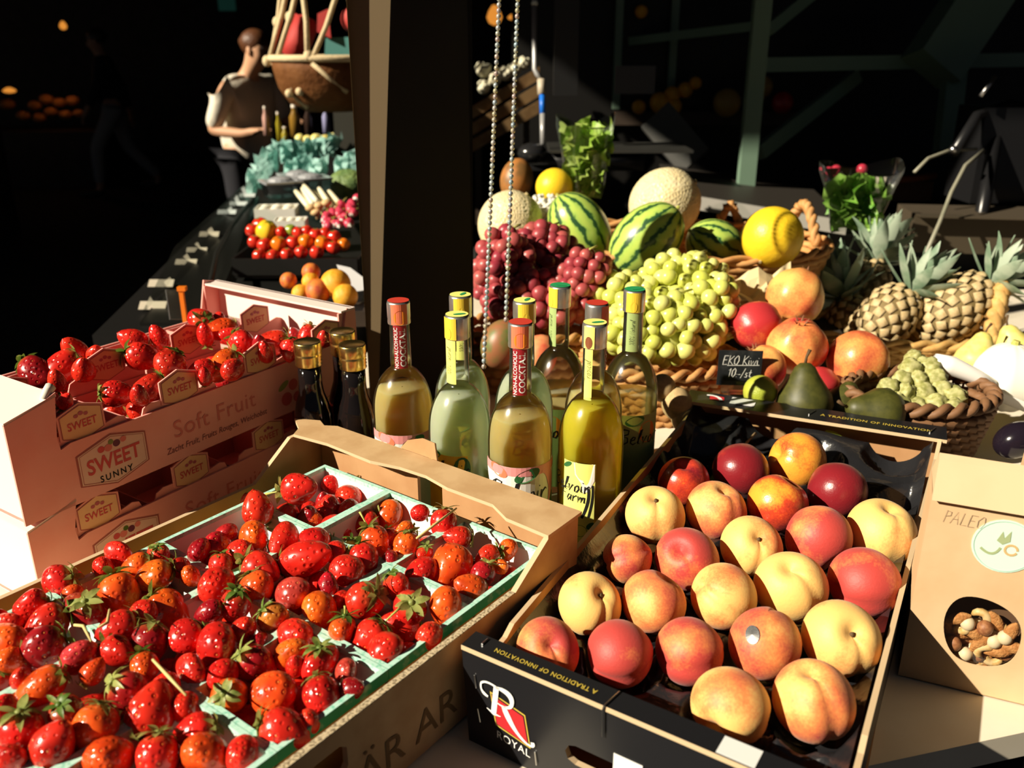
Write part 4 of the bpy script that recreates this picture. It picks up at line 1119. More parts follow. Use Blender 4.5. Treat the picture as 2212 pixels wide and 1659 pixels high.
# black tray insert with a cup under every fruit
EMPTY = [(1300, 890), (1900, 1020), (1960, 1060), (1440, 1520), (1370, 975), (1690, 1640), (1500, 935)]
cups = [(c.x, c.y, r) for c, r in peach_c]
for ex, ey in ((.055, .60), (.13, .655), (.30, .655), (.335, .56), (.115, .115), (.20, .62), (.055, .54), (.285, .02)):
    cups.append((ex, ey, .034))
nx, ny = 90, 170
vs, fs = [], []
rn = random.Random(3)
ph = [(rn.uniform(20, 70), rn.uniform(20, 70), rn.uniform(0, 6)) for _ in range(6)]
for j in range(ny + 1):
    for i in range(nx + 1):
        x = .016 + (.310 + .020 * j / ny) * i / nx
        y = .012 + (LY - .024) * j / ny
        z = .066 + .020 * max(0, min(1, (y - .60) / .07)) + sum(math.sin(a * x + b * y + c) for a, b, c in ph) * .0009
        for cx, cy, cr in cups:
            d = math.hypot(x - cx, y - cy) / (cr * 1.02)
            if d < 1.25:
                z = min(z, z - .032 * max(0, 1 - d * d * .72) ** .8)
        e = min(i, nx - i)
        if e < 4: z += .004 * (4 - e)
        vs.append((x, y, max(z, .012)))
        if i and j:
            b = len(vs) - 1
            fs.append((b - nx - 2, b - nx - 1, b, b - 1))
tr = MB().add(vs, fs).build('tray_insert', m_tray, None, True)
place(tr, RO, Quaternion((0, 0, 1), RA))
tag(tr, 'glossy black plastic tray with fruit hollows lining the peach crate', 'tray')
# crumpled loose cup rims, a lime leaf and a twig
leaf = MB().add([tuple(v) for v in leaf_strip(.034, .012, .004, .006, 7, 0)[0]], leaf_strip(.034, .012, .004, .006, 7, 0)[1]).build('green_leaf', leaf_mat('lime_leaf', (.36, .55, .05), (.55, .68, .10)), None, True)
place(leaf, on_plane(1782, 932, .080), Vector((1, 0, 0)).rotation_difference(Vector((.8, -.5, -.25))))
tag(leaf, 'small lime green leaf lying at the back wall of the peach crate', 'leaf')
tw = MB().tube([on_plane(1605, 966, .075), on_plane(1618, 950, .080), on_plane(1632, 936, .084)], [.0022, .0018, .0022], 6).build('dry_twig', mat('tan_twig', (.45, .30, .14), .8), None, True)
tag(tw, 'short tan twig on the black tray behind the nectarines', 'twig')

# ================================================================== NUT BAG
BGO, BGA = Vector((.397, .738, 0.0)), math.radians(-23)
bag = thing('paper_bag', 'brown paper bag with a mint round sticker and a window full of nuts', 'bag', BGO, BGA)
BW, BD, BH = .15, .085, .213
m_kraft = mat('kraft_paper', (.60, .40, .22), .75, .15, noise=(14, (.66, .46, .27), .35, .65), bump=(40, .15, .003))
win0 = [((a - .06) * .85 + .029, (b - .021) * .98 + .033) for a, b in [(.073, .030), (.062, .052), (.060, .075), (.068, .093), (.082, .100), (.105, .099), (.128, .090), (.140, .075), (.142, .050), (.135, .030), (.115, .022), (.09, .021)]]
win = []
for k in range(len(win0)):                               # round the window off
    for t in (0, .25, .5, .75):
        p_ = [Vector(win0[(k + q) % len(win0)]) for q in (-1, 0, 1, 2)]
        w_ = ((1 - t) ** 3 / 6, (3 * t ** 3 - 6 * t * t + 4) / 6, (-3 * t ** 3 + 3 * t * t + 3 * t + 1) / 6, t ** 3 / 6)
        win.append(tuple(sum((a_ * b_ for a_, b_ in zip(p_, w_)), Vector((0, 0)))))
fp = MB().plate([(0, .001), (BW, .001), (BW, BH), (0, BH)], [win], .0012, (0, 0, 0), (1, 0, 0), (0, 0, 1)).build('front_face', m_kraft, bag)
MB().plate([(0, .001), (BD, .001), (BD * .62, BH), (0, BH)], (), .001, (0, 0, 0), (0, 1, 0), (0, 0, 1)).build('side_face', m_kraft, bag)
MB().plate([(0, .001), (BD, .001), (BD * .62, BH), (0, BH)], (), .001, (BW, 0, 0), (0, 1, 0), (0, 0, 1)).build('side_face', m_kraft, bag)
MB().plate([(0, .001), (BW, .001), (BW, BH), (0, BH)], (), .001, (0, BD, 0), (1, 0, 0), (0, -.38 * BD / BH, 1)).build('back_face', m_kraft, bag)
MB().box((0, 0, .001), (BW, BD, .002)).build('bag_base', m_kraft, bag)
MB().hexa([Vector(p) for p in ((-.001, -.008, BH - .006), (BW + .001, -.008, BH - .006), (BW + .001, BD * .60, BH), (-.001, BD * .60, BH), (-.001, -.004, BH + .034), (BW + .001, -.004, BH + .034), (BW + .001, .006, BH + .037), (-.001, .006, BH + .037))]).build('folded_top', mat('kraft_fold', (.68, .50, .30), .75, .15, noise=(10, (.73, .55, .34), .4, .6)), bag)
stk = MB().plate(ellipse(.0665, .169, .0275, .0275, 32), (), .0005, (0, -.0008, 0), (1, 0, 0), (0, 0, 1)).build('round_sticker', mat('mint_sticker', (.60, .80, .68), .45), bag)
fm = lambda a, b: Vector(((a - .122) * .74 + .0665, -.0012, (b - .158) * .85 + .169))
flat('sticker_motif', stroke(bez((.096, .152), (.112, .140), (.118, .156), 9), .0030), fm, mat('olive_ink', (.35, .42, .22), .6), stk)
flat('sticker_motif', stroke(ellipse(.130, .155, .007, .006, 16), .0028), fm, mat('tan_ink', (.58, .40, .18), .6), stk)
flat('sticker_motif', ngon([(.112, .164), (.117, .176), (.120, .168), (.126, .178), (.127, .165), (.119, .160)]), fm, MATS['olive_ink'], stk)
flat('sticker_ring', stroke(ellipse(.122, .158, .0345, .0305, 40), .0008), fm, mat('pale_mint_ink', (.42, .62, .52), .6), stk)
flat('pencil_word', hand_geo('PALEO', .0155, .00035), lambda a, b: Vector((.029 + a * .85, -.0008, .188 + b * .85 - a * .02)), mat('pencil_grey', (.30, .22, .14), .8), fp)
MB().add([Vector((a, .0022, b)) for a, b in win], [tuple(range(len(win)))]).build('window_film', thin_glass('clear_film', (.95, .95, .93), .05), bag)
# nuts behind the window
NUTM = {'almond': mat('almond_skin', (.42, .17, .05), .6, .2, noise=(2, (.58, .28, .10), .35, .65), bump=(5, .3, .05)), 'cashew': mat('cashew_cream', (.62, .38, .13), .5, noise=(2, (.72, .52, .26), .4, .6)),
        'hazelnut': mat('hazelnut_brown', (.28, .10, .04), .55, noise=(3, (.40, .17, .07), .4, .6)), 'blanched_nut': mat('blanched_nut', (.74, .60, .40), .55)}
def nut_mesh(kind):
    mb = MB()
    if kind == 'almond':
        n, k = 12, 9
        vs, fs = [], []
        for i in range(k + 1):
            t = i / k
            r = math.sin(PI * (t * .96 + .02)) ** .75 * (1 - .35 * t)
            for j in range(n):
                q = 2 * PI * j / n
                vs.append((r * .62 * math.cos(q), r * .40 * math.sin(q), 1.1 - 2.2 * t))
        for i in range(k):
            for j in range(n):
                fs.append((i * n + j, (i + 1) * n + j, (i + 1) * n + (j + 1) % n, i * n + (j + 1) % n))
        mb.add(vs, fs)
    elif kind == 'cashew':
        P_ = [(math.cos(a) * .62, math.sin(a) * .62, 0) for a in [PI * (.0 + 1.15 * t / 8) for t in range(9)]]
        mb.tube(P_, [.18, .33, .40, .40, .37, .36, .34, .28, .14], 10)
    else:
        mb.ball((0, 0, 0), (.72, .70, .76), 14, 10)
    return mb.mesh(kind, NUTM[kind], True)
NM = {k: nut_mesh(k) for k in NUTM}
spots0 = [('almond', .104, .047, 30), ('almond', .125, .042, 70), ('cashew', .085, .049, 10), ('hazelnut', .106, .066, 0), ('blanched_nut', .128, .060, 0), ('almond', .118, .070, -35), ('cashew', .080, .063, 90), ('blanched_nut', .092, .031, 0), ('hazelnut', .107, .029, 0),
         ('blanched_nut', .088, .067, 0), ('almond', .132, .066, 15), ('cashew', .122, .030, 200), ('hazelnut', .078, .040, 0), ('almond', .095, .058, 120), ('cashew', .100, .071, 45), ('almond', .137, .050, 80), ('blanched_nut', .118, .053, 0), ('hazelnut', .134, .037, 0), ('almond', .076, .070, 60), ('cashew', .112, .038, 320)]
nr = random.Random(8)
spots = [q for q in spots0]
for k in range(26):
    spots.append((nr.choice(('almond', 'almond', 'cashew', 'hazelnut', 'blanched_nut')), nr.uniform(.068, .140), nr.uniform(.020, .066), nr.uniform(0, 180)))
spots = [(a_, b_, c_ - .008, d_) for a_, b_, c_, d_ in spots]
NW = {'almond': 'brown almond', 'cashew': 'golden curved cashew', 'hazelnut': 'dark round hazelnut', 'blanched_nut': 'pale blanched nut'}
for k, (kd, a, b, rot) in enumerate(spots):
    o = link(kd, NM[kd])
    p = BGO + Matrix.Rotation(BGA, 3, 'Z') @ Vector(((a - .06) * .85 + .029, .0135 + .008 * (k % 3 == 2) + .010 * (k > 19), (b - .021) * .98 + .033))
    sz = {'almond': .0125, 'cashew': .0115, 'hazelnut': .0105, 'blanched_nut': .0098}[kd]
    Q = Quaternion((0, 0, 1), BGA) @ Quaternion((0, 1, 0), math.radians(rot))
    if kd == 'cashew': Q = Q @ Quaternion((1, 0, 0), PI / 2)
    place(o, p, Q, sz)
    v_ = 'top' if b > .062 else 'bottom' if b < .042 else 'middle'
    h_ = 'left' if a < .092 else 'right' if a > .118 else 'centre'
    tag(o, f'{NW[kd]} at the {v_} {h_} of the nut bag window', 'nut', 'nuts in the bag window')
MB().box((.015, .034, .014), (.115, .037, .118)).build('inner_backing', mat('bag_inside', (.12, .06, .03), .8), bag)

# ================================================================== FRUIT DISPLAY BEHIND THE CRATES
m_bench = mat('dark_display_board', (.035, .028, .022), .7, .2)
ben = thing('display_stand', 'dark sloping display stand under the melons and fruit baskets', 'stand', (0, 0, 0))
MB().hexa([Vector(p) for p in ((-.02, 1.66, .001), (.70, 1.66, .001), (.70, 2.27, .001), (-.02, 2.27, .001), (-.02, 1.66, .030), (.70, 1.66, .030), (.70, 2.27, .090), (-.02, 2.27, .090))]).build('stand_body', m_bench, ben)
def basket(c, rx, ry, h, label, rot=0.0, flare=1.25, m=None, rows=6, group=None, name='wicker_basket'):
    m = m or m_wicker
    t = thing(name, label, 'basket', c, rot, group)
    n = 72
    for k in range(2):
        P_ = [((rx + .006 * math.cos(q * 14 + PI * k)) * math.cos(q), (ry + .006 * math.cos(q * 14 + PI * k)) * math.sin(q), h + .006 * math.sin(q * 14 + PI * k)) for q in [2 * PI * j / 144 for j in range(145)]]
        MB().tube(P_, .0065, 6, 0, False).build('braided_rim', m, t, True)
    mb = MB()
    for r in range(rows):
        f = r / rows
        k = 1 / flare + (1 - 1 / flare) * f
        P_ = [((rx * k + .0035 * (-1) ** (j + r)) * math.cos(q), (ry * k + .0035 * (-1) ** (j + r)) * math.sin(q), .006 + (h - .012) * f) for j, q in [(j, 2 * PI * j / n) for j in range(n + 1)]]
        mb.tube(P_, (h / rows) * .56, 5, 0, False)
    tag(mb.build('weave', m, t, True), kind='stuff')
    st = MB()
    for j in range(36):
        q = 2 * PI * (j + .5) / 36
        st.tube([(rx / flare * math.cos(q), ry / flare * math.sin(q), .003), (rx * math.cos(q), ry * math.sin(q), h)], .0024, 4)
    tag(st.build('stakes', m, t), kind='stuff')
    MB().add([Vector((x, y, .004)) for x, y in ellipse(0, 0, rx / flare, ry / flare, 36)], [tuple(range(36))]).build('basket_floor', m, t)
    return t
def handle(t, p0, p1, up, r=.008, m=None):
    P_ = []
    a, b = Vector(p0), Vector(p1)
    for k in range(2):
        pts_ = []
        for j in range(41):
            s_ = j / 40
            c = a.lerp(b, s_) + Vector((0, 0, up * math.sin(PI * s_)))
            pts_.append(c + Vector((math.cos(s_ * 34 + PI * k) * r * .6, 0, math.sin(s_ * 34 + PI * k) * r * .6)))
        MB().tube(pts_, r, 6).build('handle', m or m_wicker, t, True)
def fruit(name, label, cat, p, verts_faces, m, scale, quat=None, group=None, smooth=True, color=None):
    o = MB().add(*verts_faces).build(name, m, None, smooth) if isinstance(verts_faces, tuple) else link(name, verts_faces)
    place(o, p, quat, scale)
    if color: o.color = color
    return tag(o, label, cat, group)
def spheroid(n=36, k=20, f=None):
    vs, fs = [], []
    for i in range(k + 1):
        th = PI * i / k
        for j in range(n):
            q = 2 * PI * j / n
            r = f(th, q) if f else 1.0
            s_ = max(1e-4, math.sin(th))
            vs.append((r * s_ * math.cos(q), r * s_ * math.sin(q), r * math.cos(th)))
    for i in range(k):
        for j in range(n):
            fs.append((i * n + j, (i + 1) * n + j, (i + 1) * n + (j + 1) % n, i * n + (j + 1) % n))
    return vs, fs
def axis_q(ang, tz): return Vector((0, 0, 1)).rotation_difference(view_dir(ang, tz))
# melons in the big wicker basket
bk_c = at(1462, 556, 1.93)
bb = basket((bk_c.x, bk_c.y, .091), .315, .21, .124, 'large wicker basket holding the melons and watermelons', -.12, 1.15, None, 9)
handle(bb, (.10, .20, .11), (.16, .20, .11), .06)
handle(bb, (.245, .12, .11), (.30, .02, .11), .085)
def px_fruit(x, y, D, r): return at(x, y, D), r * D / F_PX
gv = spheroid(36, 20, lambda th, q: 1 - .04 * math.exp(-(th / .25) ** 2) + .008 * math.cos(10 * q) * math.sin(th))
GAL = MB().add(*gv).mesh('cream_melon', m_galia, True)
for x, y, D, r, a, tz, lab in ((1103, 484, 1.90, 70, 60, .3, 'cream netted melon at the left, behind the two bead chains'), (1436, 440, 2.02, 75, 35, .2, 'cream netted melon highest in the pile, behind the watermelons')):
    p, rr = px_fruit(x, y, D, r)
    o = link('cream_melon', GAL); place(o, p, axis_q(a, tz), (rr, rr, rr * 1.05)); tag(o, lab, 'melon', 'melons in the basket')
    MB().tube([(0, 0, .93), (.02, 0, 1.02)], [.09, .06], 8).build('stalk_scar', mat('melon_scar', (.42, .33, .16), .8), o)
wv = spheroid(40, 22)
WMEL = MB().add(*wv).mesh('watermelon', m_wm, True)
for x, y, D, rx_, ry_, a, tz, lab in ((1252, 494, 1.88, 62, 84, 125, .15, 'dark striped watermelon on the left, tilted below the lettuce bag'), (1396, 518, 1.76, 68, 92, 45, .25, 'light green striped watermelon in the middle of the pile'), (1547, 535, 1.84, 58, 70, 150, .2, 'small striped watermelon next to the bright yellow melon')):
    p = at(x, y, D)
    o = link('watermelon', WMEL); place(o, p, axis_q(a, tz) @ Quaternion((0, 0, 1), x * .01), (rx_ * D / F_PX, rx_ * D / F_PX, ry_ * D / F_PX)); tag(o, lab, 'watermelon', 'watermelons in the basket')
    MB().tube([(0, 0, .97), (.02, .02, 1.06)], [.07, .05], 7).build('stalk_end', m_stem, o)
m_yel = mat('yellow_melon_rind', (.90, .60, .025), .38, .4, bump=(9, .08, .02))
for x, y, D, r, lab in ((1668, 513, 1.735, 66, 'bright yellow round melon at the right of the melon basket'), (1197, 404, 2.15, 40, 'yellow melon half in shade behind the netted melon')):
    p, rr = px_fruit(x, y, D, r)
    o = fruit('yellow_melon', lab, 'melon', p, spheroid(32, 18, lambda th, q: 1 + .01 * math.exp(-((PI - th) / .5) ** 2)), m_yel, rr, axis_q(240, .3))
    MB().tube([(0, 0, .97), (.02, 0, 1.05)], [.07, .05], 7).build('stalk_scar', MATS['melon_scar'], o)
# white foam net under the far yellow melon
p, rr = px_fruit(1185, 446, 1.98, 34)
mb = MB()
for k in range(9):
    for s_ in (1, -1):
        mb.tube([(math.cos(q * s_ + k * .7) * (1 - .3 * z * z), math.sin(q * s_ + k * .7) * (1 - .3 * z * z), z) for q, z in [(t * 1.6, -.6 + 1.2 * t) for t in [j / 10 for j in range(11)]]], .13, 5)
o = mb.build('foam_net', mat('white_foam', (.80, .78, .68), .7), None, True); place(o, p, None, rr); tag(o, 'white foam fruit net tucked between the netted melon and a watermelon', 'net')
p, rr = px_fruit(1112, 388, 2.3, 42)
fruit('mango', 'shaded brown orange mango behind the left netted melon', 'mango', p, spheroid(24, 14, lambda th, q: 1 + .12 * math.cos(q) * math.sin(th)), mat('mango_skin', (.40, .16, .04), .45, noise=(1.5, (.20, .10, .03), .4, .6)), (rr * .85, rr * .85, rr * 1.1), axis_q(80, .1))
for x, y, r, D, lab in ((1078, 742, 44, 1.56, 'red green mango low between the post and the bottles'), (1158, 770, 40, 1.52, 'orange pink mango behind the pale green capped bottle')):
    p, rr = px_fruit(x, y, D, r)
    fruit('mango', lab, 'mango', p, spheroid(24, 14, lambda th, q: 1 + .12 * math.cos(q) * math.sin(th)), mat('mango_red' if x < 1100 else 'mango_orange', (.30, .12, .05) if x < 1100 else (.75, .30, .12), .45, noise=(1.2, (.12, .16, .04) if x < 1100 else (.7, .12, .06), .4, .6)), (rr, rr, rr * 1.25), axis_q(70, .2))

# grapes: every berry of a bunch is a part
def grape_mat(name, a, b_, rough=.3, sss=.25):
    m, nt, p = base(name, rough)
    oi = N(nt, 'ShaderNodeObjectInfo')
    tc = N(nt, 'ShaderNodeTexCoord')
    no = N(nt, 'ShaderNodeTexNoise'); no.inputs['Scale'].default_value = 1.2
    L(nt, tc.outputs['Object'], no.inputs['Vector'])
    k = math_n(nt, 'ADD', math_n(nt, 'MULTIPLY', oi.outputs['Random'], .7), math_n(nt, 'MULTIPLY', no.outputs['Fac'], .3))
    L(nt, ramp(nt, k, [(.15, a), (.85, b_)]), p.inputs['Base Color'])
    p.inputs['Subsurface Weight'].default_value = sss
    p.inputs['Subsurface Scale'].default_value = .008
    p.inputs['Subsurface Radius'].default_value = (1, .8, .3)
    return m
m_gg, m_rg = grape_mat('green_grape_skin', (.58, .62, .10), (.74, .74, .24)), grape_mat('red_grape_skin', (.30, .03, .05), (.46, .10, .09), .38, .15)
GG = MB().add(*spheroid(16, 10)).mesh('grape', m_gg, True)
RG = MB().add(*spheroid(16, 10)).mesh('grape', m_rg, True)
def bunch(label, px, py, D, hx, hy, hz, mesh, r, count, seed, group, leaf_px=None):
    r_ = random.Random(seed)
    c = at(px, py, D)
    t = thing('grape_bunch', label, 'grapes', c, 0, group)
    P_, tries = [], 0
    while len(P_) < count and tries < 9000:
        tries += 1
        v = Vector((r_.gauss(0, 1), r_.gauss(0, 1), r_.gauss(0, 1))).normalized()
        if v.y > .45 and v.z < .5: continue
        if v.z < -.75: continue
        q = Vector((v.x * hx, v.y * hy, v.z * hz)) * r_.uniform(.80, 1.04)
        if all((q - o_).length > r * 1.45 for o_ in P_): P_.append(q)
    for q in P_:
        g = link('grape', mesh, t)
        s_ = r * r_.uniform(.88, 1.1)
        place(g, q, Quaternion((r_.random(), r_.random(), r_.random(), r_.random())).normalized(), (s_, s_, s_ * 1.08))
    mb = MB().ball((0, 0, 0), (hx * .74, hy * .74, hz * .74), 14, 10)
    core = mb.build('inner_grapes', MATS['green_grape_skin' if mesh is GG else 'red_grape_skin'], t, True)
    core['kind'] = 'stuff'
    MB().tube([(0, 0, hz * .7), (hx * .2, 0, hz * 1.05), (hx * .5, .01, hz * 1.12)], .0022, 6).build('stalk', m_stem, t, True)
    return t
g_ = 'bunches of green grapes'
bunch('green grape bunch at the top right, leaning on the watermelon', 1475, 622, 1.62, .082, .06, .060, GG, .0140, 76, 1, g_)
bunch('green grape bunch on the left, beside the red grapes', 1345, 648, 1.60, .056, .05, .046, GG, .0134, 50, 2, g_)
bunch('green grape bunch in front, hanging over the small basket rim', 1432, 715, 1.53, .095, .062, .064, GG, .0143, 96, 3, g_)
bunch('green grape bunch at the right, touching the dark red pomegranate', 1535, 672, 1.55, .045, .045, .062, GG, .0140, 48, 4, g_)
g_ = 'bunches of red grapes'
bunch('red grape bunch piled highest, in full sun', 1165, 560, 1.72, .075, .06, .062, RG, .0143, 64, 5, g_)
bunch('red grape bunch beside the black post, under the netted melon', 1092, 600, 1.66, .055, .05, .088, RG, .0142, 60, 6, g_)
bunch('red grape bunch in front, right behind the bottle tops', 1165, 650, 1.62, .085, .055, .050, RG, .0140, 64, 7, g_)
bunch('dark shaded bunch of red grapes between light green and red bunches', 1262, 606, 1.60, .045, .045, .055, RG, .0125, 42, 8, g_)
gb = at(1440, 800, 1.47)
basket((gb.x, gb.y + .075, .001), .135, .095, .095, 'small wicker basket under the green grapes', .1, 1.2, None, 6)
rb = at(1150, 740, 1.64)
basket((rb.x, rb.y + .03, .001), .14, .085, .11, 'wicker basket under the red grapes', 0, 1.2, None, 5)
# pomegranates
def pom_mesh(seed):
    return spheroid(36, 20, lambda th, q: 1 + .028 * math.cos(6 * q + seed) * math.sin(th) - .06 * math.exp(-(th / .25) ** 2) + .02 * math.sin(3 * th + seed))
def crown_ring():
    mb = MB()
    for k in range(6):
        q = 2 * PI * k / 6
        mb.add([Vector((.15 * math.cos(q - .45), .15 * math.sin(q - .45), .90)), Vector((.15 * math.cos(q + .45), .15 * math.sin(q + .45), .90)), Vector((.27 * math.cos(q), .27 * math.sin(q), 1.16)), Vector((.10 * math.cos(q), .10 * math.sin(q), .93))], [(0, 1, 2), (1, 3, 2), (3, 0, 2)])
    mb.ball((0, 0, .92), (.10, .10, .04), 8, 4)
    return mb.mesh('calyx_crown', mat('dry_crown', (.22, .09, .04), .8))
CRN = crown_ring()
for k, (x, y, D, r, tn, a, tz, lab) in enumerate(((1633, 702, 1.52, 53, .34, 195, .1, 'smooth dark red pomegranate beside the green grapes'), (1718, 640, 1.58, 61, -.01, 60, -.2, 'orange knobbly pomegranate at the top of the pomegranate pile'),
     (1722, 748, 1.46, 63, .03, 95, .62, 'orange pomegranate with its crown turned up, middle of the pile'), (1853, 778, 1.46, 65, .10, 265, .05, 'rosy pomegranate farthest right, before the pineapple basket'),
     (1648, 795, 1.43, 50, .04, 120, .1, 'orange pomegranate half hidden behind the kiwi price card'), (1765, 838, 1.43, 48, .32, 200, .2, 'red pomegranate low behind the shade darkened green pear'))):
    p, rr = px_fruit(x, y, D, r)
    o = fruit('pomegranate', lab, 'pomegranate', p, pom_mesh(k), m_pom, rr, axis_q(a, tz), 'pomegranates on the stand', True, (.5 + tn, 0, 0, 1))
    link('calyx_crown', CRN, o)
# pale kraft paper scrap
p = at(1640, 622, 1.68)
vs, fs = [], []
for j in range(7):
    for i in range(9):
        u, v = (i - 4) * .016, (j - 3) * .014
        vs.append(Vector((u, v * .7, .012 * math.sin(i * 1.3 + j * .6) + .010 * math.cos(j * 1.7 - i * .5) + v * .55)))
        if i and j:
            b = len(vs) - 1; fs.append((b - 10, b - 9, b, b - 1))
o = MB().add(vs, fs).build('paper_sheet', mat('pale_kraft', (.72, .58, .32), .75), None); place(o, p); tag(o, 'crumpled pale paper sheet between the green grapes and the top pomegranate', 'paper')
# kiwi price card in a clip
kc = thing('price_card', 'small black chalk price card standing in a clip before the green grapes', 'sign', at(1594, 832, 1.40), -.06)
MB().box((-.034, -.001, .000), (.034, .001, .058)).build('chalk_card', mat('chalk_black', (.012, .014, .016), .7, .2, noise=(40, (.035, .038, .04), .5, .7)), kc)
for s_, z_, sz in (('EKO KIWI'.replace('KIWI', 'Kiwi') if False else 'EKO KiWi'.replace('W', 'w'), .041, .0155), ('10:-/st', .020, .0150)):
    flat('chalk_writing', hand_geo(s_, sz, .0006), lambda a, b: Vector((a, -.0016, z_ + b)), m_white, kc)
flat('chalk_line', stroke([(-.020, .0335), (.030, .0345)], .0009), lambda a, b: Vector((a, -.0016, b)), m_white, kc)
MB().box((-.026, -.006, -.012), (.026, .004, .008)).build('clear_clip', thin_glass('clip_plastic', (.85, .82, .78), .1, .12), kc)
MB().box((-.012, -.010, -.070), (.012, .010, -.012)).build('clip_foot', m_metal, kc)
# pears, limes; cast shade is put into the dark pear colour
def pear_vf():
    pr = [(0.001, -1), (.45, -.97), (.80, -.72), (.95, -.35), (.88, .0), (.66, .35), (.46, .68), (.34, .92), (.18, 1.06), (.03, 1.08)]
    mb = MB().lathe(pr, 28)
    return mb.v, mb.f
PEAR = MB().add(*pear_vf()).mesh('pear', mat('shade_darkened_pear', (.045, .048, .008), .5, noise=(3, (.07, .07, .012), .4, .6)), True)
PSTK = MB().tube([(0, 0, 1.02), (.05, 0, 1.28), (.16, 0, 1.52)], [.05, .045, .07], 6).mesh('stalk', MATS['brown_stalk'], True)
for x, y, D, r, a, tz, lab in ((1738, 852, 1.34, 64, 92, .15, 'shade darkened green pear with an upright stalk behind the black flange'), (1888, 890, 1.30, 60, 170, .2, 'shade darkened green pear at the right, before the basket of husked fruit'), (1818, 868, 1.36, 45, 60, .1, 'yellow green pear between the two shade darkened green pears')):
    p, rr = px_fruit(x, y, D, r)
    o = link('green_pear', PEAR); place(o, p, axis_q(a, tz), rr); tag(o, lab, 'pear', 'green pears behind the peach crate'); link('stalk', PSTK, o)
p, rr = px_fruit(1642, 846, 1.36, 36)
fruit('lime', 'yellow green lime showing above the black flange, under the price card', 'lime', p, spheroid(24, 14, lambda th, q: 1 + .1 * math.exp(-(th / .2) ** 2)), mat('lime_skin', (.42, .46, .05), .4, bump=(14, .2, .03)), rr, axis_q(20, .1))
for x, y, r, lab in ((1462, 872, 34, 'tan potato like fruit right of the sage strip bottle'), (1432, 838, 28, 'small tan fruit under the grape basket rim'), (1480, 905, 30, 'tan fruit lying against the outside of the peach crate')):
    p, rr = px_fruit(x, y, 1.34, r)
    fruit('kiwi', lab, 'kiwi', p, spheroid(20, 12), mat('kiwi_skin', (.46, .32, .15), .8, noise=(4, (.55, .38, .18), .4, .6)), (rr * 1.15, rr, rr), axis_q(15, .2), 'tan kiwis by the peach crate')
# basket of papery husk fruit
hb = at(1985, 852, 1.36)
basket((hb.x, hb.y, .001), .112, .085, .109, 'dark wicker basket of pale green husked fruit right of the pears', .15, 1.3, mat('dark_wicker', (.20, .095, .04), .65), 7)
HUSK = []
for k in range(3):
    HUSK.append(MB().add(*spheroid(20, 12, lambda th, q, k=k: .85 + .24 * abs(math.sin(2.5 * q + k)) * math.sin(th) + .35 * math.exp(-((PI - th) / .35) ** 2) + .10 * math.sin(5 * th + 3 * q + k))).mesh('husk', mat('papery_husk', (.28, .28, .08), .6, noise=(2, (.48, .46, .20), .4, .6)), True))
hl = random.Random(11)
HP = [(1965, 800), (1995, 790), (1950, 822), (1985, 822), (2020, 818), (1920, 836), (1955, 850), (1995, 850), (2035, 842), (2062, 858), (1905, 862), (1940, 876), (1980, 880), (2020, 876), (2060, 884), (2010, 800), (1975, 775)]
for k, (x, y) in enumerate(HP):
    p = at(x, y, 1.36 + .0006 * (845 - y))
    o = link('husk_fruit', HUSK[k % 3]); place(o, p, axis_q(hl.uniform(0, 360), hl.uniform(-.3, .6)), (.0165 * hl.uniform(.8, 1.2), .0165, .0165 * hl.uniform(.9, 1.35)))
    pos = f'{"upper" if y < 825 else "lower" if y > 860 else "middle"} {"left" if x < 1955 else "right" if x > 2010 else "centre"}'
    tag(o, f'pale green husked fruit at the {pos} of the dark wicker basket', 'fruit', 'husked fruit in the dark basket')
# far right: yellow pears, big white squash, scoop
for x, y, D, r, a, lab in ((2112, 768, 1.56, 46, 75, 'pale yellow pear standing before the pineapple basket handle'), (2190, 752, 1.60, 46, 110, 'yellow pear at the edge behind the white round squash')):
    p, rr = px_fruit(x, y, D, r)
    o = link('yellow_pear', MB().add(*pear_vf()).mesh('yellow_pear', mat('yellow_pear_skin', (.72, .62, .14), .45, noise=(3, (.78, .66, .22), .4, .6)), True)); place(o, p, axis_q(a, .1), rr * 1.05); tag(o, lab, 'pear', 'yellow pears at the right')
    link('stalk', PSTK, o)
p, rr = px_fruit(2178, 815, 1.42, 72)
o = fruit('white_squash', 'big pale white round squash in glaring sun at the right edge', 'squash', p, spheroid(36, 18, lambda th, q: 1 + .03 * math.cos(9 * q) * math.sin(th)), mat('white_squash_skin', (.88, .84, .72), .5), (rr, rr, rr * 1.05), None)
MB().tube([(0, 0, .94), (.03, 0, 1.10)], [.14, .10], 8).build('stalk', m_stem, o)
sc = thing('white_scoop', 'white plastic scoop resting on the husk basket beside the squash', 'scoop', at(2075, 806, 1.40), 0)
MB().tube([(-.045, .0, .020), (-.02, -.004, .014), (.02, -.012, -.002), (.045, -.018, -.014)], [.013, .016, .012, .010], 10).build('scoop_handle', mat('white_plastic', (.86, .84, .80), .35), sc, True)
vs, fs = [], []
for j in range(7):
    for i in range(9):
        q = PI * i / 8
        vs.append(Vector((.045 + .07 * j / 6, -.018 - .004 * j + .026 * math.cos(q) * (1 - .04 * j), -.016 - .024 * j / 6 - .020 * math.sin(q))))
        if i and j:
            b = len(vs) - 1; fs.append((b - 10, b - 9, b, b - 1))
MB().add(vs, fs).build('scoop_bowl', MATS['white_plastic'], sc, True)
p, rr = px_fruit(2196, 950, 1.26, 38)
o = fruit('aubergine', 'glossy black aubergine at the right edge behind the paper bag', 'aubergine', p, spheroid(24, 14), mat('aubergine_skin', (.012, .008, .014), .15, .5), (rr, rr, rr * 1.3), axis_q(30, .2))
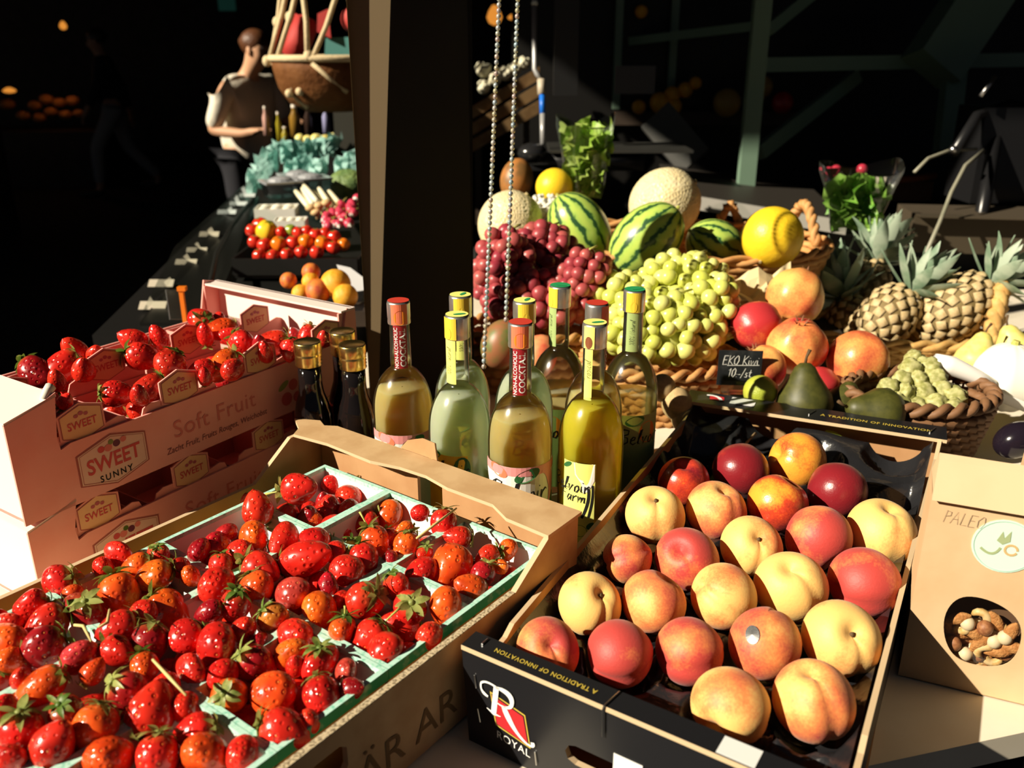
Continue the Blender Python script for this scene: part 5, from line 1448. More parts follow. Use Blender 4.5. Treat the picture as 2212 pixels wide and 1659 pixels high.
MB().tube([(0, 0, .93), (.05, 0, 1.15)], [.25, .1], 8).build('stalk_cap', m_stem, o)
b2 = thing('paper_bag', 'second kraft paper bag, top edge showing behind the first bag', 'bag', (.560, .862, .0005), BGA, None)
MB().hexa([Vector(v_) for v_ in ((0, 0, 0), (.15, 0, 0), (.15, .07, 0), (0, .07, 0), (0, .02, .185), (.15, .02, .185), (.15, .035, .185), (0, .035, .185))]).build('bag_body', m_kraft, b2)
MB().box((0, .015, .186), (.15, .038, .215)).build('folded_top', MATS['kraft_fold'], b2)

# pineapples on a shallow tray basket
pb = at(1965, 735, 1.76)
tbk = basket((pb.x, pb.y + .075, .001), .205, .125, .062, 'shallow pale wicker tray basket of pineapples at the right', -.15, 1.12, m_wicker_p, 7)
handle(tbk, (.165, -.06, .06), (.205, .02, .06), .095, .012, m_wicker_p)
m_pscale = mat('pineapple_scale', (.46, .33, .15), .6, noise=(1.8, (.62, .48, .27), .35, .65))
m_pcore = mat('pineapple_core', (.20, .14, .05), .7)
m_pleaf = leaf_mat('pineapple_leaf', (.20, .30, .20), (.42, .50, .38), .5, .2)
scm = MB()
scm.add([(-.62, 0, 0), (0, -.62, 0), (.62, 0, 0), (0, .62, 0), (-.46, 0, .15), (0, -.46, .15), (.46, 0, .15), (0, .46, .15), (.05, 0, .30)], [(0, 1, 5, 4), (1, 2, 6, 5), (2, 3, 7, 6), (3, 0, 4, 7), (4, 5, 8), (5, 6, 8), (6, 7, 8), (7, 4, 8)])
SCALE = scm.mesh('scale', m_pscale, True)
plm = []
for k in range(3):
    vs, fs = leaf_strip(1.0, .125 + .02 * k, .0, -.35 + .25 * k, 8, 0)
    plm.append(MB().add(vs, fs).mesh('crown_leaf', m_pleaf, True))
def pineapple(label, x, y, D, rw, rl, a, tz, crown, seed, nsc=95, nleaf=34):
    r_ = random.Random(seed)
    t = thing('pineapple', label, 'pineapple', at(x, y, D), 0, 'pineapples in the tray basket')
    t.rotation_mode = 'QUATERNION'; t.rotation_quaternion = axis_q(a, tz)
    RW, RL = rw * D / F_PX, rl * D / F_PX
    if nsc:
        MB().ball((0, 0, 0), (RW * .97, RW * .97, RL * .97), 20, 14).build('pineapple_core', m_pcore, t, True)
        for k in range(nsc):
            z = 1 - 2 * (k + .5) / nsc
            q = k * 2.39996
            rr_ = math.sqrt(max(0, 1 - z * z)) ** .75
            nrm = Vector((math.cos(q) * rr_ / RW, math.sin(q) * rr_ / RW, z / RL)).normalized()
            s_ = link('scale', SCALE, t)
            place(s_, Vector((RW * rr_ * math.cos(q), RW * rr_ * math.sin(q), RL * z)), Vector((0, 0, 1)).rotation_difference(nrm), RW * .36)
    for k in range(nleaf):
        f = k / nleaf
        q = k * 2.39996
        el = .25 + 1.15 * f
        d = Vector((math.cos(q) * math.cos(el), math.sin(q) * math.cos(el), math.sin(el)))
        l_ = link('crown_leaf', plm[k % 3], t)
        Q = Quaternion((0, 0, 1), q) @ Quaternion((0, 1, 0), -el)
        base_z = (RL * .93 if nsc else 0) + crown * .25 * f
        place(l_, Vector((.010 * math.cos(q) * (1 - f), .010 * math.sin(q) * (1 - f), base_z)), Q, crown * r_.uniform(.62, .88) * (1 - .15 * f))
    return t
pineapple('pineapple lying on the right with big pale scales, crown pointing up right', 2060, 668, 1.80, 60, 92, 40, .25, .115, 1, 110)
pineapple('pineapple in the middle of the tray basket, half hidden by its rim', 1912, 688, 1.82, 58, 78, 48, .15, .125, 2, 100)
pineapple('pineapple with a tall spiky crown at the left of the tray basket', 1842, 700, 1.92, 50, 60, 110, .0, .150, 3, 80)
pineapple('pineapple standing behind the others, its crown below the salad bag', 1872, 620, 2.02, 46, 62, 68, -.1, .135, 4, 70)

# bags of salad
m_film = thin_glass('salad_film', (.93, .95, .93), .06, .05, (.8, .85, .8))
m_lett = leaf_mat('lettuce_green', (.36, .62, .07), (.60, .76, .20), .45, .45)
m_salad = leaf_mat('salad_green', (.16, .44, .04), (.36, .62, .12), .4, .4)
def curly_leaf(seed):
    r_ = random.Random(seed)
    vs, fs = [], []
    ph = [r_.uniform(0, 6) for _ in range(3)]
    for i in range(6):
        for j in range(13):
            q = -1.9 + 3.8 * j / 12
            r = i / 5
            ruff = .28 * r * r * math.sin(7 * q + ph[0]) + .15 * r * math.sin(4 * q + ph[1])
            vs.append(Vector((r * math.sin(q) * .8, ruff, r * math.cos(q) * .8 + .2 * r)))
            if i and j:
                b = len(vs) - 1; fs.append((b - 14, b - 13, b, b - 1))
    return MB().add(vs, fs)
LETT = [curly_leaf(k).mesh('lettuce_leaf', m_lett, True) for k in range(3)]
SAL = [curly_leaf(k + 7).mesh('salad_leaf', m_salad, True) for k in range(3)]
def salad_bag(label, x, y, D, w0, w1, h, leaves, zl, count, seed, nm):
    r_ = random.Random(seed)
    c = at(x, y, D)
    t = thing('salad_bag', label, 'salad bag', c, 0, 'bags of salad')
    pr = [(w0, 0), (w0 * 1.1, .01), ((w0 + w1) / 2, h * .5), (w1, h * .93), (w1 * 1.02, h)]
    f = MB()
    vs, fs = [], []
    n = 28
    for r, z in pr:
        for j in range(n):
            q = 2 * PI * j / n
            vs.append(Vector((r * math.cos(q) * (1 + .05 * math.sin(5 * q + z * 30)), r * math.sin(q) * .7, z + (.018 * math.sin(2 * q + 1) if z == h else 0))))
    for k in range(len(pr) - 1):
        for j in range(n):
            fs.append((k * n + j, k * n + (j + 1) % n, (k + 1) * n + (j + 1) % n, (k + 1) * n + j))
    f.add(vs, fs).build('clear_film', m_film, t, True)
    for k in range(count):
        z = zl[0] + (zl[1] - zl[0]) * (k + .5) / count
        wz = w0 + (w1 - w0) * z / h
        q = k * 2.4
        l_ = link(nm, leaves[k % 3], t)
        place(l_, Vector((math.cos(q) * wz * .45, math.sin(q) * wz * .32, z - .02)), Quaternion((0, 0, 1), q + r_.uniform(-.5, .5)) @ Quaternion((1, 0, 0), r_.uniform(-.9, .5)), wz * r_.uniform(.55, .85))
salad_bag('clear bag of bright frilly lettuce standing behind the watermelons', 1262, 428, 2.18, .042, .070, .185, LETT, (.02, .165), 46, 3, 'lettuce_leaf')
salad_bag('clear cone bag of dark green salad leaves above the pineapples', 1842, 505, 2.20, .050, .098, .165, SAL, (.03, .115), 44, 4, 'salad_leaf')
# radishes showing at the mouth of the salad bag
for k, (x, y) in enumerate(((1790, 372), (1806, 368), (1862, 366))):
    p, rr = px_fruit(x, y, 2.22, 12)
    fruit('cherry_tomato', f'dim red cherry tomato in the salad bag mouth, {("first", "second", "third")[k]} from its left', 'tomato', p, spheroid(14, 8), mat('dim_red_skin', (.45, .03, .06), .3), rr)
# counter edge behind the display
ce = thing('rear_counter', 'dark counter with a pale metal front edge behind the melon display', 'counter', (0, 0, 0))
e0, e1 = at(1420, 410, 2.42), at(1830, 478, 2.30)
ed = (e1 - e0); e1 = e0 + ed * 1.0
up_, bk_ = Vector((0, 0, .036)), Vector((.1, .6, 0))
MB().hexa([e0 - up_, e1 - up_, e1 - up_ + bk_ * .02, e0 - up_ + bk_ * .02, e0, e1, e1 + bk_ * .02, e0 + bk_ * .02]).build('metal_edge', mat('grey_metal_top', (.40, .38, .34), .45, .4, .2), ce)
MB().hexa([e0 - up_ + bk_ * .021, e1 - up_ + bk_ * .021, e1 - up_ + bk_, e0 - up_ + bk_, e0 + bk_ * .021, e1 + bk_ * .021, e1 + bk_, e0 + bk_]).build('counter_top', mat('dark_counter_top', (.03, .025, .02), .5), ce)
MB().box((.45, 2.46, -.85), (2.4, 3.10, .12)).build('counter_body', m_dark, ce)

fc = thing('fruit_crate', 'dark wooden crate under the mango and the far yellow melon', 'crate', (.02, 2.13, .0905), 0)
for x0, y0, x1, y1 in ((0, 0, .22, .012), (0, .13, .22, .142), (0, .012, .012, .13), (.208, .012, .22, .13)):
    for k in range(2):
        MB().box((x0, y0, .004 + .062 * k), (x1, y1, .058 + .062 * k)).build('plank', m_darkwood, fc)
MB().box((0, 0, 0), (.22, .142, .004)).build('crate_floor', m_darkwood, fc)

# ================================================================== LEFT COUNTER WITH GREENS, TOMATOES AND RADISHES
lc = thing('display_counter', 'long dark counter running back on the left, stacked with tomatoes, radishes and boxes', 'counter', (0, 0, 0))
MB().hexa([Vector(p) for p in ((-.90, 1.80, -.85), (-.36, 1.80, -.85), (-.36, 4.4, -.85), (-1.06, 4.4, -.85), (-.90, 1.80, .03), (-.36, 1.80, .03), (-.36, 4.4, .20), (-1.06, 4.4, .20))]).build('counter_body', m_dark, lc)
gf = MB()
vs, fs = [], []
for k in range(11):
    t = k / 10
    for j in range(9):
        q = (PI / 2) * j / 8
        vs.append(Vector((-.74 - .115 * t - .10 * math.sin(q) + .02, 1.86 + 1.3 * t, .05 + .07 * t + .16 * (1 - math.sin(q)) * (1 - .2 * t) + .0)))
        if k and j:
            b = len(vs) - 1; fs.append((b - 10, b - 9, b, b - 1))
gf.add(vs, fs).build('curved_glass', thin_glass('counter_glass', (.92, .97, .94), .05), lc, True)
MB().tube([at(548, 425, 2.95), at(500, 490, 2.55), at(468, 548, 2.25), at(456, 606, 2.02), at(452, 640, 1.95)], .006, 6).build('glass_edge', m_dark, lc, True)
led = MB()
L0, L1 = [at(300, 690, 1.93), at(450, 690, 1.93)], [at(520, 410, 2.98), at(560, 420, 2.98)]
led.hexa([L0[0] + Vector((0, 0, -.25)), L0[1] + Vector((0, 0, -.25)), L1[1] + Vector((0, 0, -.25)), L1[0] + Vector((0, 0, -.25)), *[v - Vector((0, 0, .008)) for v in (L0[0], L0[1], L1[1], L1[0])]])
led.build('price_ledge', mat('black_ledge', (.008, .008, .007), .3, .4), lc)
m_pc = mat('price_card_paper', (.50, .44, .34), .6, .3)
for k, (x, y, D, wp, hp) in enumerate(((330, 660, 2.02, 58, 22), (348, 612, 2.14, 54, 20), (402, 566, 2.32, 46, 15), (425, 540, 2.42, 44, 13), (452, 506, 2.54, 42, 14), (490, 458, 2.74, 40, 12), (515, 440, 2.83, 38, 11), (534, 422, 2.92, 34, 10))):
    p = at(x, y, D)
    w2, h2 = wp * D / F_PX / 2, hp * D / F_PX / 2
    o = MB().box((-w2, -.001, -h2), (w2, .001, h2)).build('price_label', m_pc if k < 5 else mat('clear_price_card', (.62, .66, .66), .2, .6), None)
    place(o, p, Quaternion((1, 0, 0), -.9))
    tag(o, f'blank pale price label on the dark ledge, {("first", "second", "third", "fourth", "fifth", "sixth", "seventh", "eighth")[k]} from the near end', 'label', 'price labels on the dark ledge')
cl = thing('card_holder', 'orange edged clear card holder behind the pink box corner', 'holder', at(400, 690, 1.72))
MB().box((-.004, -.004, -.11), (.004, .004, .058)).build('orange_strip', mat('orange_plastic', (.75, .18, .01), .4), cl)
MB().box((-.006, -.006, .058), (.010, .006, .066)).build('clip_head', MATS['orange_plastic'], cl)
MB().box((-.030, -.002, 0), (-.005, .002, .06)).build('clear_sleeve', thin_glass('sleeve_film', (.8, .8, .78), .1, .1), cl)

# orange and apricot box right behind the pink boxes
ob = thing('fruit_tray', 'dark shallow tray of oranges and apricots behind the pink boxes', 'tray', at(690, 668, 1.86), .1)
MB().box((-.10, -.07, -.02), (.10, .09, -.012)).box((-.10, -.07, -.012), (-.095, .09, .012)).box((.095, -.07, -.012), (.10, .09, .012)).box((-.095, -.07, -.012), (.095, -.065, .012)).build('tray_body', m_darkwood, ob)
m_or = mat('orange_peel', (.86, .36, .02), .42, .4, noise=(4, (.88, .46, .05), .4, .6), bump=(60, .2, .03))
m_ap = mat('apricot_skin', (.72, .22, .04), .5, .3, noise=(1.3, (.45, .05, .04), .4, .65))
for k, (x, y, r, mm, lab) in enumerate(((725, 614, 33, m_or, 'large bright orange in front of the white paper'), (746, 640, 27, m_or, 'orange at the right end of the tray behind the pink flange'), (686, 630, 28, m_ap, 'rosy brown apricot beside the large orange'), (650, 634, 20, m_or, 'small orange fruit at the left of the tray'),
      (623, 606, 18, m_ap, 'dark apricot farthest left in the tray'), (672, 588, 20, m_ap, 'red apricot at the back of the tray'), (671, 608, 19, m_or, 'yellow orange fruit under the red apricot'))):
    p, rr = px_fruit(x, y, 1.86 - .0008 * (y - 600), r)
    fruit('orange' if mm is m_or else 'apricot', lab, 'orange' if mm is m_or else 'apricot', p, spheroid(26, 14, lambda th, q: 1 - .05 * math.exp(-(th / .2) ** 2)), mm, rr, axis_q(80, .4), 'fruit in the tray behind the pink boxes')
pw = MB().plate([(0, 0), (.035, .005), (.042, .030), (.012, .055), (-.018, .062)], (), .001, at(752, 632, 1.95), (1, 0, 0), (-.1, .2, 1)).build('paper_sheet', mat('white_paper', (.75, .76, .78), .6), None)
tag(pw, 'white paper corner sticking up behind the large orange', 'paper')
# tomatoes
tt = thing('tomato_tray', 'black tray heaped with red and yellow tomatoes on the left counter', 'tray', at(650, 560, 2.28), .0)
MB().box((-.15, -.08, -.03), (.16, .12, -.022)).box((-.15, -.085, -.022), (.16, -.08, .02)).box((-.155, -.08, -.022), (-.15, .12, .02)).box((.16, -.08, -.022), (.165, .12, .02)).build('tray_body', m_dark, tt)
m_tm = {'r': mat('red_tomato_skin', (.62, .03, .015), .2, .5), 'o': mat('orange_tomato_skin', (.80, .18, .01), .22, .5), 'y': mat('yellow_tomato_skin', (.86, .58, .03), .25, .5), 'g': mat('green_tomato_skin', (.28, .36, .04), .3, .5)}
tmesh = {k: MB().add(*spheroid(22, 12, lambda th, q: (1 + .05 * math.cos(5 * q) * math.sin(th)) * (1 - .12 * math.exp(-(th / .35) ** 2)))).mesh('tomato', m, True) for k, m in m_tm.items()}
tstar = MB()
for k in range(5):
    v_, f_ = leaf_strip(.40, .07, .1, .1, 3, 0)
    Rm = Matrix.Rotation(2 * PI * k / 5, 3, 'Z')
    tstar.add([Rm @ q + Vector((0, 0, .90)) for q in v_], f_)
TST = tstar.mesh('tomato_star', m_calyx)
TW = {'r': 'red', 'o': 'orange', 'y': 'yellow', 'g': 'green'}
for k, (x, y, r, c) in enumerate(((577, 499, 24, 'y'), (563, 488, 19, 'r'), (545, 498, 15, 'r'), (607, 502, 14, 'r'), (628, 498, 14, 'g'), (645, 503, 14, 'r'), (662, 500, 14, 'r'), (682, 508, 15, 'r'), (702, 504, 14, 'r'), (722, 512, 15, 'r'), (696, 525, 16, 'o'), (660, 522, 17, 'o'), (634, 524, 16, 'r'), (602, 528, 18, 'o'), (572, 530, 17, 'r'), (550, 522, 15, 'r'), (742, 528, 14, 'o'), (720, 535, 15, 'r'), (684, 545, 15, 'r'), (650, 545, 15, 'r'), (620, 550, 15, 'r'), (590, 553, 15, 'r'), (560, 552, 15, 'r'))):
    p, rr = px_fruit(x, y, 2.30 - .0016 * (y - 500), r)
    o = link('tomato', tmesh[c]); place(o, p, axis_q(70 + 37 * k % 60, .5), rr)
    lab = f'{TW[c]} tomato {"at the front, shaded" if y > 540 else "on top, sunlit" if y < 510 else "in the middle"}, {"left end" if x < 580 else "centre left" if x < 640 else "centre right" if x < 690 else "right end"} of the tomato tray'
    tag(o, lab, 'tomato', 'tomatoes in the black tray'); link('green_star', TST, o)
# white mushroom boxes, asparagus, radishes, clear boxes
for k, (x, y, D, wx, hz, lab) in enumerate(((598, 452, 2.55, .115, .040, 'white open paper box on the left counter, before the clear boxes'), (628, 478, 2.42, .085, .035, 'smaller white paper box right above the tomatoes'))):
    t = thing('paper_box', lab, 'box', at(x, y, D) - Vector((0, 0, hz * .8)), .1, 'white paper boxes')
    w2 = wx / 2
    bx = MB()
    for s_ in ((-w2, -w2 * .8, w2, -w2 * .8 + .002), (-w2, w2 * .8 - .002, w2, w2 * .8), (-w2, -w2 * .8, -w2 + .002, w2 * .8), (w2 - .002, -w2 * .8, w2, w2 * .8)):
        bx.box((s_[0], s_[1], 0), (s_[2], s_[3], hz))
    bx.build('box_wall', mat('bright_white_paper', (.86, .84, .76), .6), t)
    MB().box((-w2, -w2 * .8, -.001), (w2, w2 * .8, .001)).build('box_floor', MATS['bright_white_paper'], t)
    for q in range(9):
        MB().ball(((q % 3 - 1) * w2 * .58, (q // 3 - 1) * w2 * .45, hz * .75), (w2 * .30, w2 * .26, w2 * .24), 12, 8).build('mushroom_cap', mat('mushroom_white', (.84, .79, .66), .6), t, True)
m_asp = mat('white_asparagus_skin', (.84, .78, .58), .5, noise=(3, (.72, .62, .36), .45, .7))
for k in range(9):
    x, y = 655 + 9 * k, 425 - 8 * (k % 3) + 2 * k
    a, b = at(x + 12, y + 22, 2.52), at(x - 18 + 6 * (k % 2), y - 14, 2.66)
    o = MB().tube([a, a.lerp(b, .4), a.lerp(b, .75), a.lerp(b, .93), b], [.0085, .0085, .0082, .0062, .0015], 8).build('white_asparagus', m_asp, None, True)
    tag(o, f'white asparagus spear, {("first", "second", "third", "fourth", "fifth", "sixth", "seventh", "eighth", "last")[k]} from the left beside the radishes', 'asparagus', 'white asparagus spears')
for k, (x, y) in enumerate(((672, 452), (690, 448), (706, 442), (684, 462))):
    p, rr = px_fruit(x, y, 2.48, 12)
    o = MB().ball((0, 0, .3), (1, 1, .7), 16, 8).lathe([(.001, -1), (.34, -.95), (.32, .1)], 10).build('brown_mushroom', mat('brown_mushroom', (.62, .42, .20), .65), None, True)
    place(o, p, axis_q(100, .3), rr); tag(o, f'tan mushroom below the asparagus, {("leftmost", "second", "third", "lowest")[k]} one', 'mushroom', 'tan mushrooms below the asparagus')
rad = MB()
rad.lathe([(.001, -1.5), (.05, -1.35), (.14, -1.1), (.55, -.8)], 14, 1).lathe([(.55, -.8), (.88, -.35), (1, .15), (.85, .6), (.42, .9), (.001, .98)], 14, 0)
RADM = rad.mesh('radish', [mat('radish_pink', (.62, .05, .10), .35, .5), mat('radish_white', (.85, .78, .70), .4)], True)
RLV = MB().tube([(0, 0, .9), (.1, 0, 1.5), (.3, .05, 2.0)], [.12, .09, .05], 6).mesh('radish_stalk', m_stem)
rl_ = random.Random(4)
for k in range(30):
    x, y = 702 + rl_.uniform(0, 72), 428 + rl_.uniform(0, 62)
    if y < 470 - (x - 700) * .75: y = 470 - (x - 700) * .75 + rl_.uniform(0, 20)
    p, rr = px_fruit(x, y, 2.47 - .002 * (y - 455), 10.5)
    o = link('radish', RADM); place(o, p, Vector((0, 0, -1)).rotation_difference(view_dir(rl_.uniform(190, 320), rl_.uniform(.1, .9))), rr)
    link('stalk', RLV, o)
    tag(o, f'pink radish with a white tip, {"top" if y < 448 else "bottom" if y > 475 else "middle"} {"left" if x < 726 else "right" if x > 750 else "centre"} of the radish heap', 'radish', 'radishes in a heap')
for k, (x, y, D) in enumerate(((608, 410, 2.72), (645, 395, 2.85), (672, 402, 2.78))):
    t = thing('clear_box', f'clear plastic box with glinting lid, {("left", "middle", "right")[k]} one behind the white boxes', 'box', at(x, y, D), .5, 'clear plastic boxes')
    MB().hexa([Vector(v_) for v_ in ((-.045, -.04, -.02), (.045, -.04, -.02), (.045, .04, -.02), (-.045, .04, -.02), (-.055, -.05, .022), (.055, -.05, .022), (.055, .05, .022), (-.055, .05, .022))]).build('box_tub', thin_glass('clear_plastic', (.75, .76, .78), .05, .25, (.6, .6, .62)), t)
    MB().box((-.057, -.052, .023), (.057, .052, .029)).ball((0, 0, .028), (.04, .035, .014), 14, 8).build('box_lid', mat('glinting_plastic', (.35, .36, .38), .12, .6), t)
# mint tissue paper along the counter edge
m_mint = leaf_mat('mint_tissue', (.32, .62, .56), (.50, .78, .72), .6, .4)
def tissue(label, path, hgt, seed, cols=4):
    r_ = random.Random(seed)
    vs, fs = [], []
    for k, p in enumerate(path):
        for j in range(cols + 1):
            t = j / cols
            vs.append(Vector(p) + Vector((.02 * math.sin(k * 1.7 + j) + .02 * t, .015 * math.cos(k * 2.1 + j * 1.3), hgt * (t - .5) + .012 * math.sin(k * 2.9 + j))))
            if k and j:
                b = len(vs) - 1; fs.append((b - cols - 2, b - cols - 1, b, b - 1))
    o = MB().add(vs, fs).build('tissue_sheet', m_mint, None)
    return tag(o, label, 'tissue', 'mint tissue sheets')
def pxpath(q, n=22):
    out = []
    for k in range(n):
        t = k / (n - 1) * (len(q) - 1)
        i = min(int(t), len(q) - 2)
        a, b = at(*q[i]), at(*q[i + 1])
        out.append(a.lerp(b, t - i))
    return out
tissue('mint green tissue paper draped down the counter glass edge', pxpath([(530, 405, 2.95), (560, 360, 3.05), (595, 330, 3.2)]), .10, 1)
tissue('mint green tissue paper along the far counter end', pxpath([(600, 328, 3.2), (660, 325, 3.3), (720, 312, 3.3)], 26), .075, 2)
tissue('mint green tissue tuft behind the clear boxes', pxpath([(610, 372, 3.0), (640, 350, 3.05), (662, 362, 3.0)], 14), .06, 3)
tissue('mint green tissue corner standing before the dark board', pxpath([(665, 372, 2.95), (692, 352, 2.98)], 9), .06, 4)
tissue('mint green tissue corner beside the black post', pxpath([(718, 368, 2.95), (745, 345, 2.98), (775, 362, 2.95)], 12), .07, 5)
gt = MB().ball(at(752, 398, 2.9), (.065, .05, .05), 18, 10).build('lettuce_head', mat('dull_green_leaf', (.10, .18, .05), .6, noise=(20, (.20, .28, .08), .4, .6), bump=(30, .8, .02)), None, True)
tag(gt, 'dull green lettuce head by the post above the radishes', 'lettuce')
# lemons, bottles by the assistant
m_lem = mat('lemon_peel', (.88, .74, .12), .4, noise=(3, (.90, .82, .40), .4, .6))
for k, x in enumerate((648, 665, 682, 700, 718)):
    p, rr = px_fruit(x, 300 + 3 * (k % 2), 3.5, 11)
    fruit('lemon', f'sunlit lemon at the far counter end, {("first", "second", "third", "fourth", "fifth")[k]} from the left', 'lemon', p, spheroid(18, 12, lambda th, q: 1 + .22 * math.exp(-(th / .3) ** 2) + .22 * math.exp(-((PI - th) / .3) ** 2)), m_lem, rr, axis_q(20 * k, .2), 'lemons at the far counter end')
jm = [mat('jar_rose', (.62, .36, .30), .2), mat('jar_amber', (.24, .13, .02), .15), mat('jar_olive', (.32, .26, .02), .2), mat('jar_dark', (.035, .02, .015), .15), mat('jar_violet', (.30, .30, .50), .2)]
JL = ['tall pale pink bottle before the assistant', 'thin cream topped bottle left of the amber jars', 'round amber jar under the hanging basket', 'olive coloured bottle among the jars', 'dark bottle right of the jars', 'bottle with a violet glint at the right']
for k, (x, y, r, h_, c) in enumerate(((577, 262, 7, 60, 0), (605, 275, 6, 62, 2), (640, 262, 12, 66, 1), (618, 295, 8, 40, 2), (668, 262, 9, 60, 3), (706, 260, 8, 54, 4))):
    D = 3.85
    p = at(x, y + h_ / 2, D); s_ = D / F_PX
    t = thing('glass_bottle', JL[k], 'bottle', p, 0, 'far bottles by the assistant')
    MB().lathe([(.001, 0), (r * s_, 0), (r * s_, h_ * s_ * .62), (r * s_ * .5, h_ * s_ * .78), (r * s_ * .42, h_ * s_ * .92)], 14).build('bottle_body', jm[c], t, True)
    MB().lathe([(r * s_ * .5, h_ * s_ * .90), (r * s_ * .52, h_ * s_), (.001, h_ * s_)], 12).build('bottle_cap', mat('pale_cap', (.70, .62, .52), .4), t, True)
db = thing('dark_board', 'dark olive board under the hanging basket, left of the post', 'board', at(752, 345, 3.35), 0)
MB().box((-.045, 0, -.02), (.06, .01, .20)).build('board_panel', mat('dark_olive', (.022, .020, .012), .7), db)

# ================================================================== HANGING BASKET
hbk = thing('hanging_basket', 'brown bowl basket hung on cream ropes beside the post', 'basket', at(712, 128, 3.0), 0)
RB = .196
MB().lathe([(.02, -.172), (.09, -.168), (.145, -.14), (.178, -.09), (.190, -.04), (RB, 0), (RB - .012, 0), (.170, -.09), (.12, -.14), (.02, -.16)], 40).build('bowl', mat('brown_bark_weave', (.12, .042, .010), .7, .2, noise=(9, (.20, .08, .024), .35, .65), bump=(60, .5, .01)), hbk, True)
m_rope = mat('cream_rope', (.70, .56, .34), .8, .1, bump=(160, .6, .004))
MB().tube([(RB * math.cos(q), RB * math.sin(q), .004) for q in [2 * PI * j / 48 for j in range(49)]], .011, 8, 0, False).build('rim_rope', m_rope, hbk, True)
knots = MB()
for a0, tx, tz, side in ((3.14, -.08, .42, 0), (3.5, -.04, .42, 0), (4.55, .03, .10, 1), (4.62, .14, .30, 2), (3.9, .0, .42, 0), (5.4, .05, .45, 0)):
    p0 = Vector((RB * math.cos(a0) * 1.02, RB * math.sin(a0) * 1.02, .0))
    p1 = Vector((tx if side != 2 else .10, -.05, tz if side != 1 else .34))
    if side == 1: p1 = Vector((-.045, -.12, .34))
    MB().tube([p0, p0.lerp(p1, .33) + Vector((.004, 0, 0)), p0.lerp(p1, .66) - Vector((.003, 0, 0)), p1], .0085, 7).build('hanging_rope', m_rope, hbk, True)
for p in ((-RB - .018, 0, -.006), (-.155, -.05, .115), (-.11, -.06, .13), (-.03, -.19, .012)):
    MB().ball(p, (.016, .015, .019), 10, 8).build('rope_knot', m_rope, hbk, True)
for a, b in (((-RB, 0, -.01), (-.10, -.14, -.09)), ((-.13, -.11, -.08), (-.06, -.12, -.15)), ((-.02, -RB, -.01), (.08, -.15, -.10))):
    MB().tube([a, tuple(.5 * (x + y) * 1.03 for x, y in zip(a, b)), b], .008, 7).build('net_rope', m_rope, hbk, True)
for p in ((-.115, -.135, -.105), (-.075, -.155, -.098)):
    MB().ball(p, .014, 10, 8).build('rope_knot', m_rope, hbk, True)
bc = at(712, 128, 3.0)
o = MB().tube([(-.115, -.06, .006), (-.085, -.055, .06), (-.055, -.05, .125)], [.040, .042, .042], 16).tube([(-.058, -.05, .118), (-.053, -.05, .130)], [.028, .026], 14).build('red_cloth_roll', mat('red_cloth', (.42, .025, .02), .7, noise=(6, (.52, .05, .04), .4, .6)), None, True)
place(o, bc); tag(o, 'red cloth roll leaning in the hanging basket', 'cloth')
o = MB().hexa([Vector(v_) for v_ in ((.0, -.09, .0), (.13, -.09, .0), (.13, .03, .0), (.0, .03, .0), (.008, -.085, .066), (.135, -.085, .072), (.135, .03, .072), (.008, .03, .066))]).build('teal_bundle', mat('teal_cloth', (.06, .22, .20), .7), None)
place(o, bc); tag(o, 'teal folded bundle in the hanging basket next to the post', 'cloth')
o = MB().plate([(0, 0), (.045, -.02), (.04, .07), (.005, .055)], (), .006, bc + Vector((-.015, -.105, .085)), (1, 0, 0), (0, .1, 1)).build('red_cloth_corner', MATS['red_cloth'], None)
tag(o, 'small red cloth corner hanging between the ropes', 'cloth')
o = MB().ball(bc + Vector((.10, -.02, .125)), (.05, .03, .045), 14, 10).build('red_pouch', MATS['red_cloth'], None, True)
tag(o, 'red pouch high in the hanging basket above the teal bundle', 'pouch')

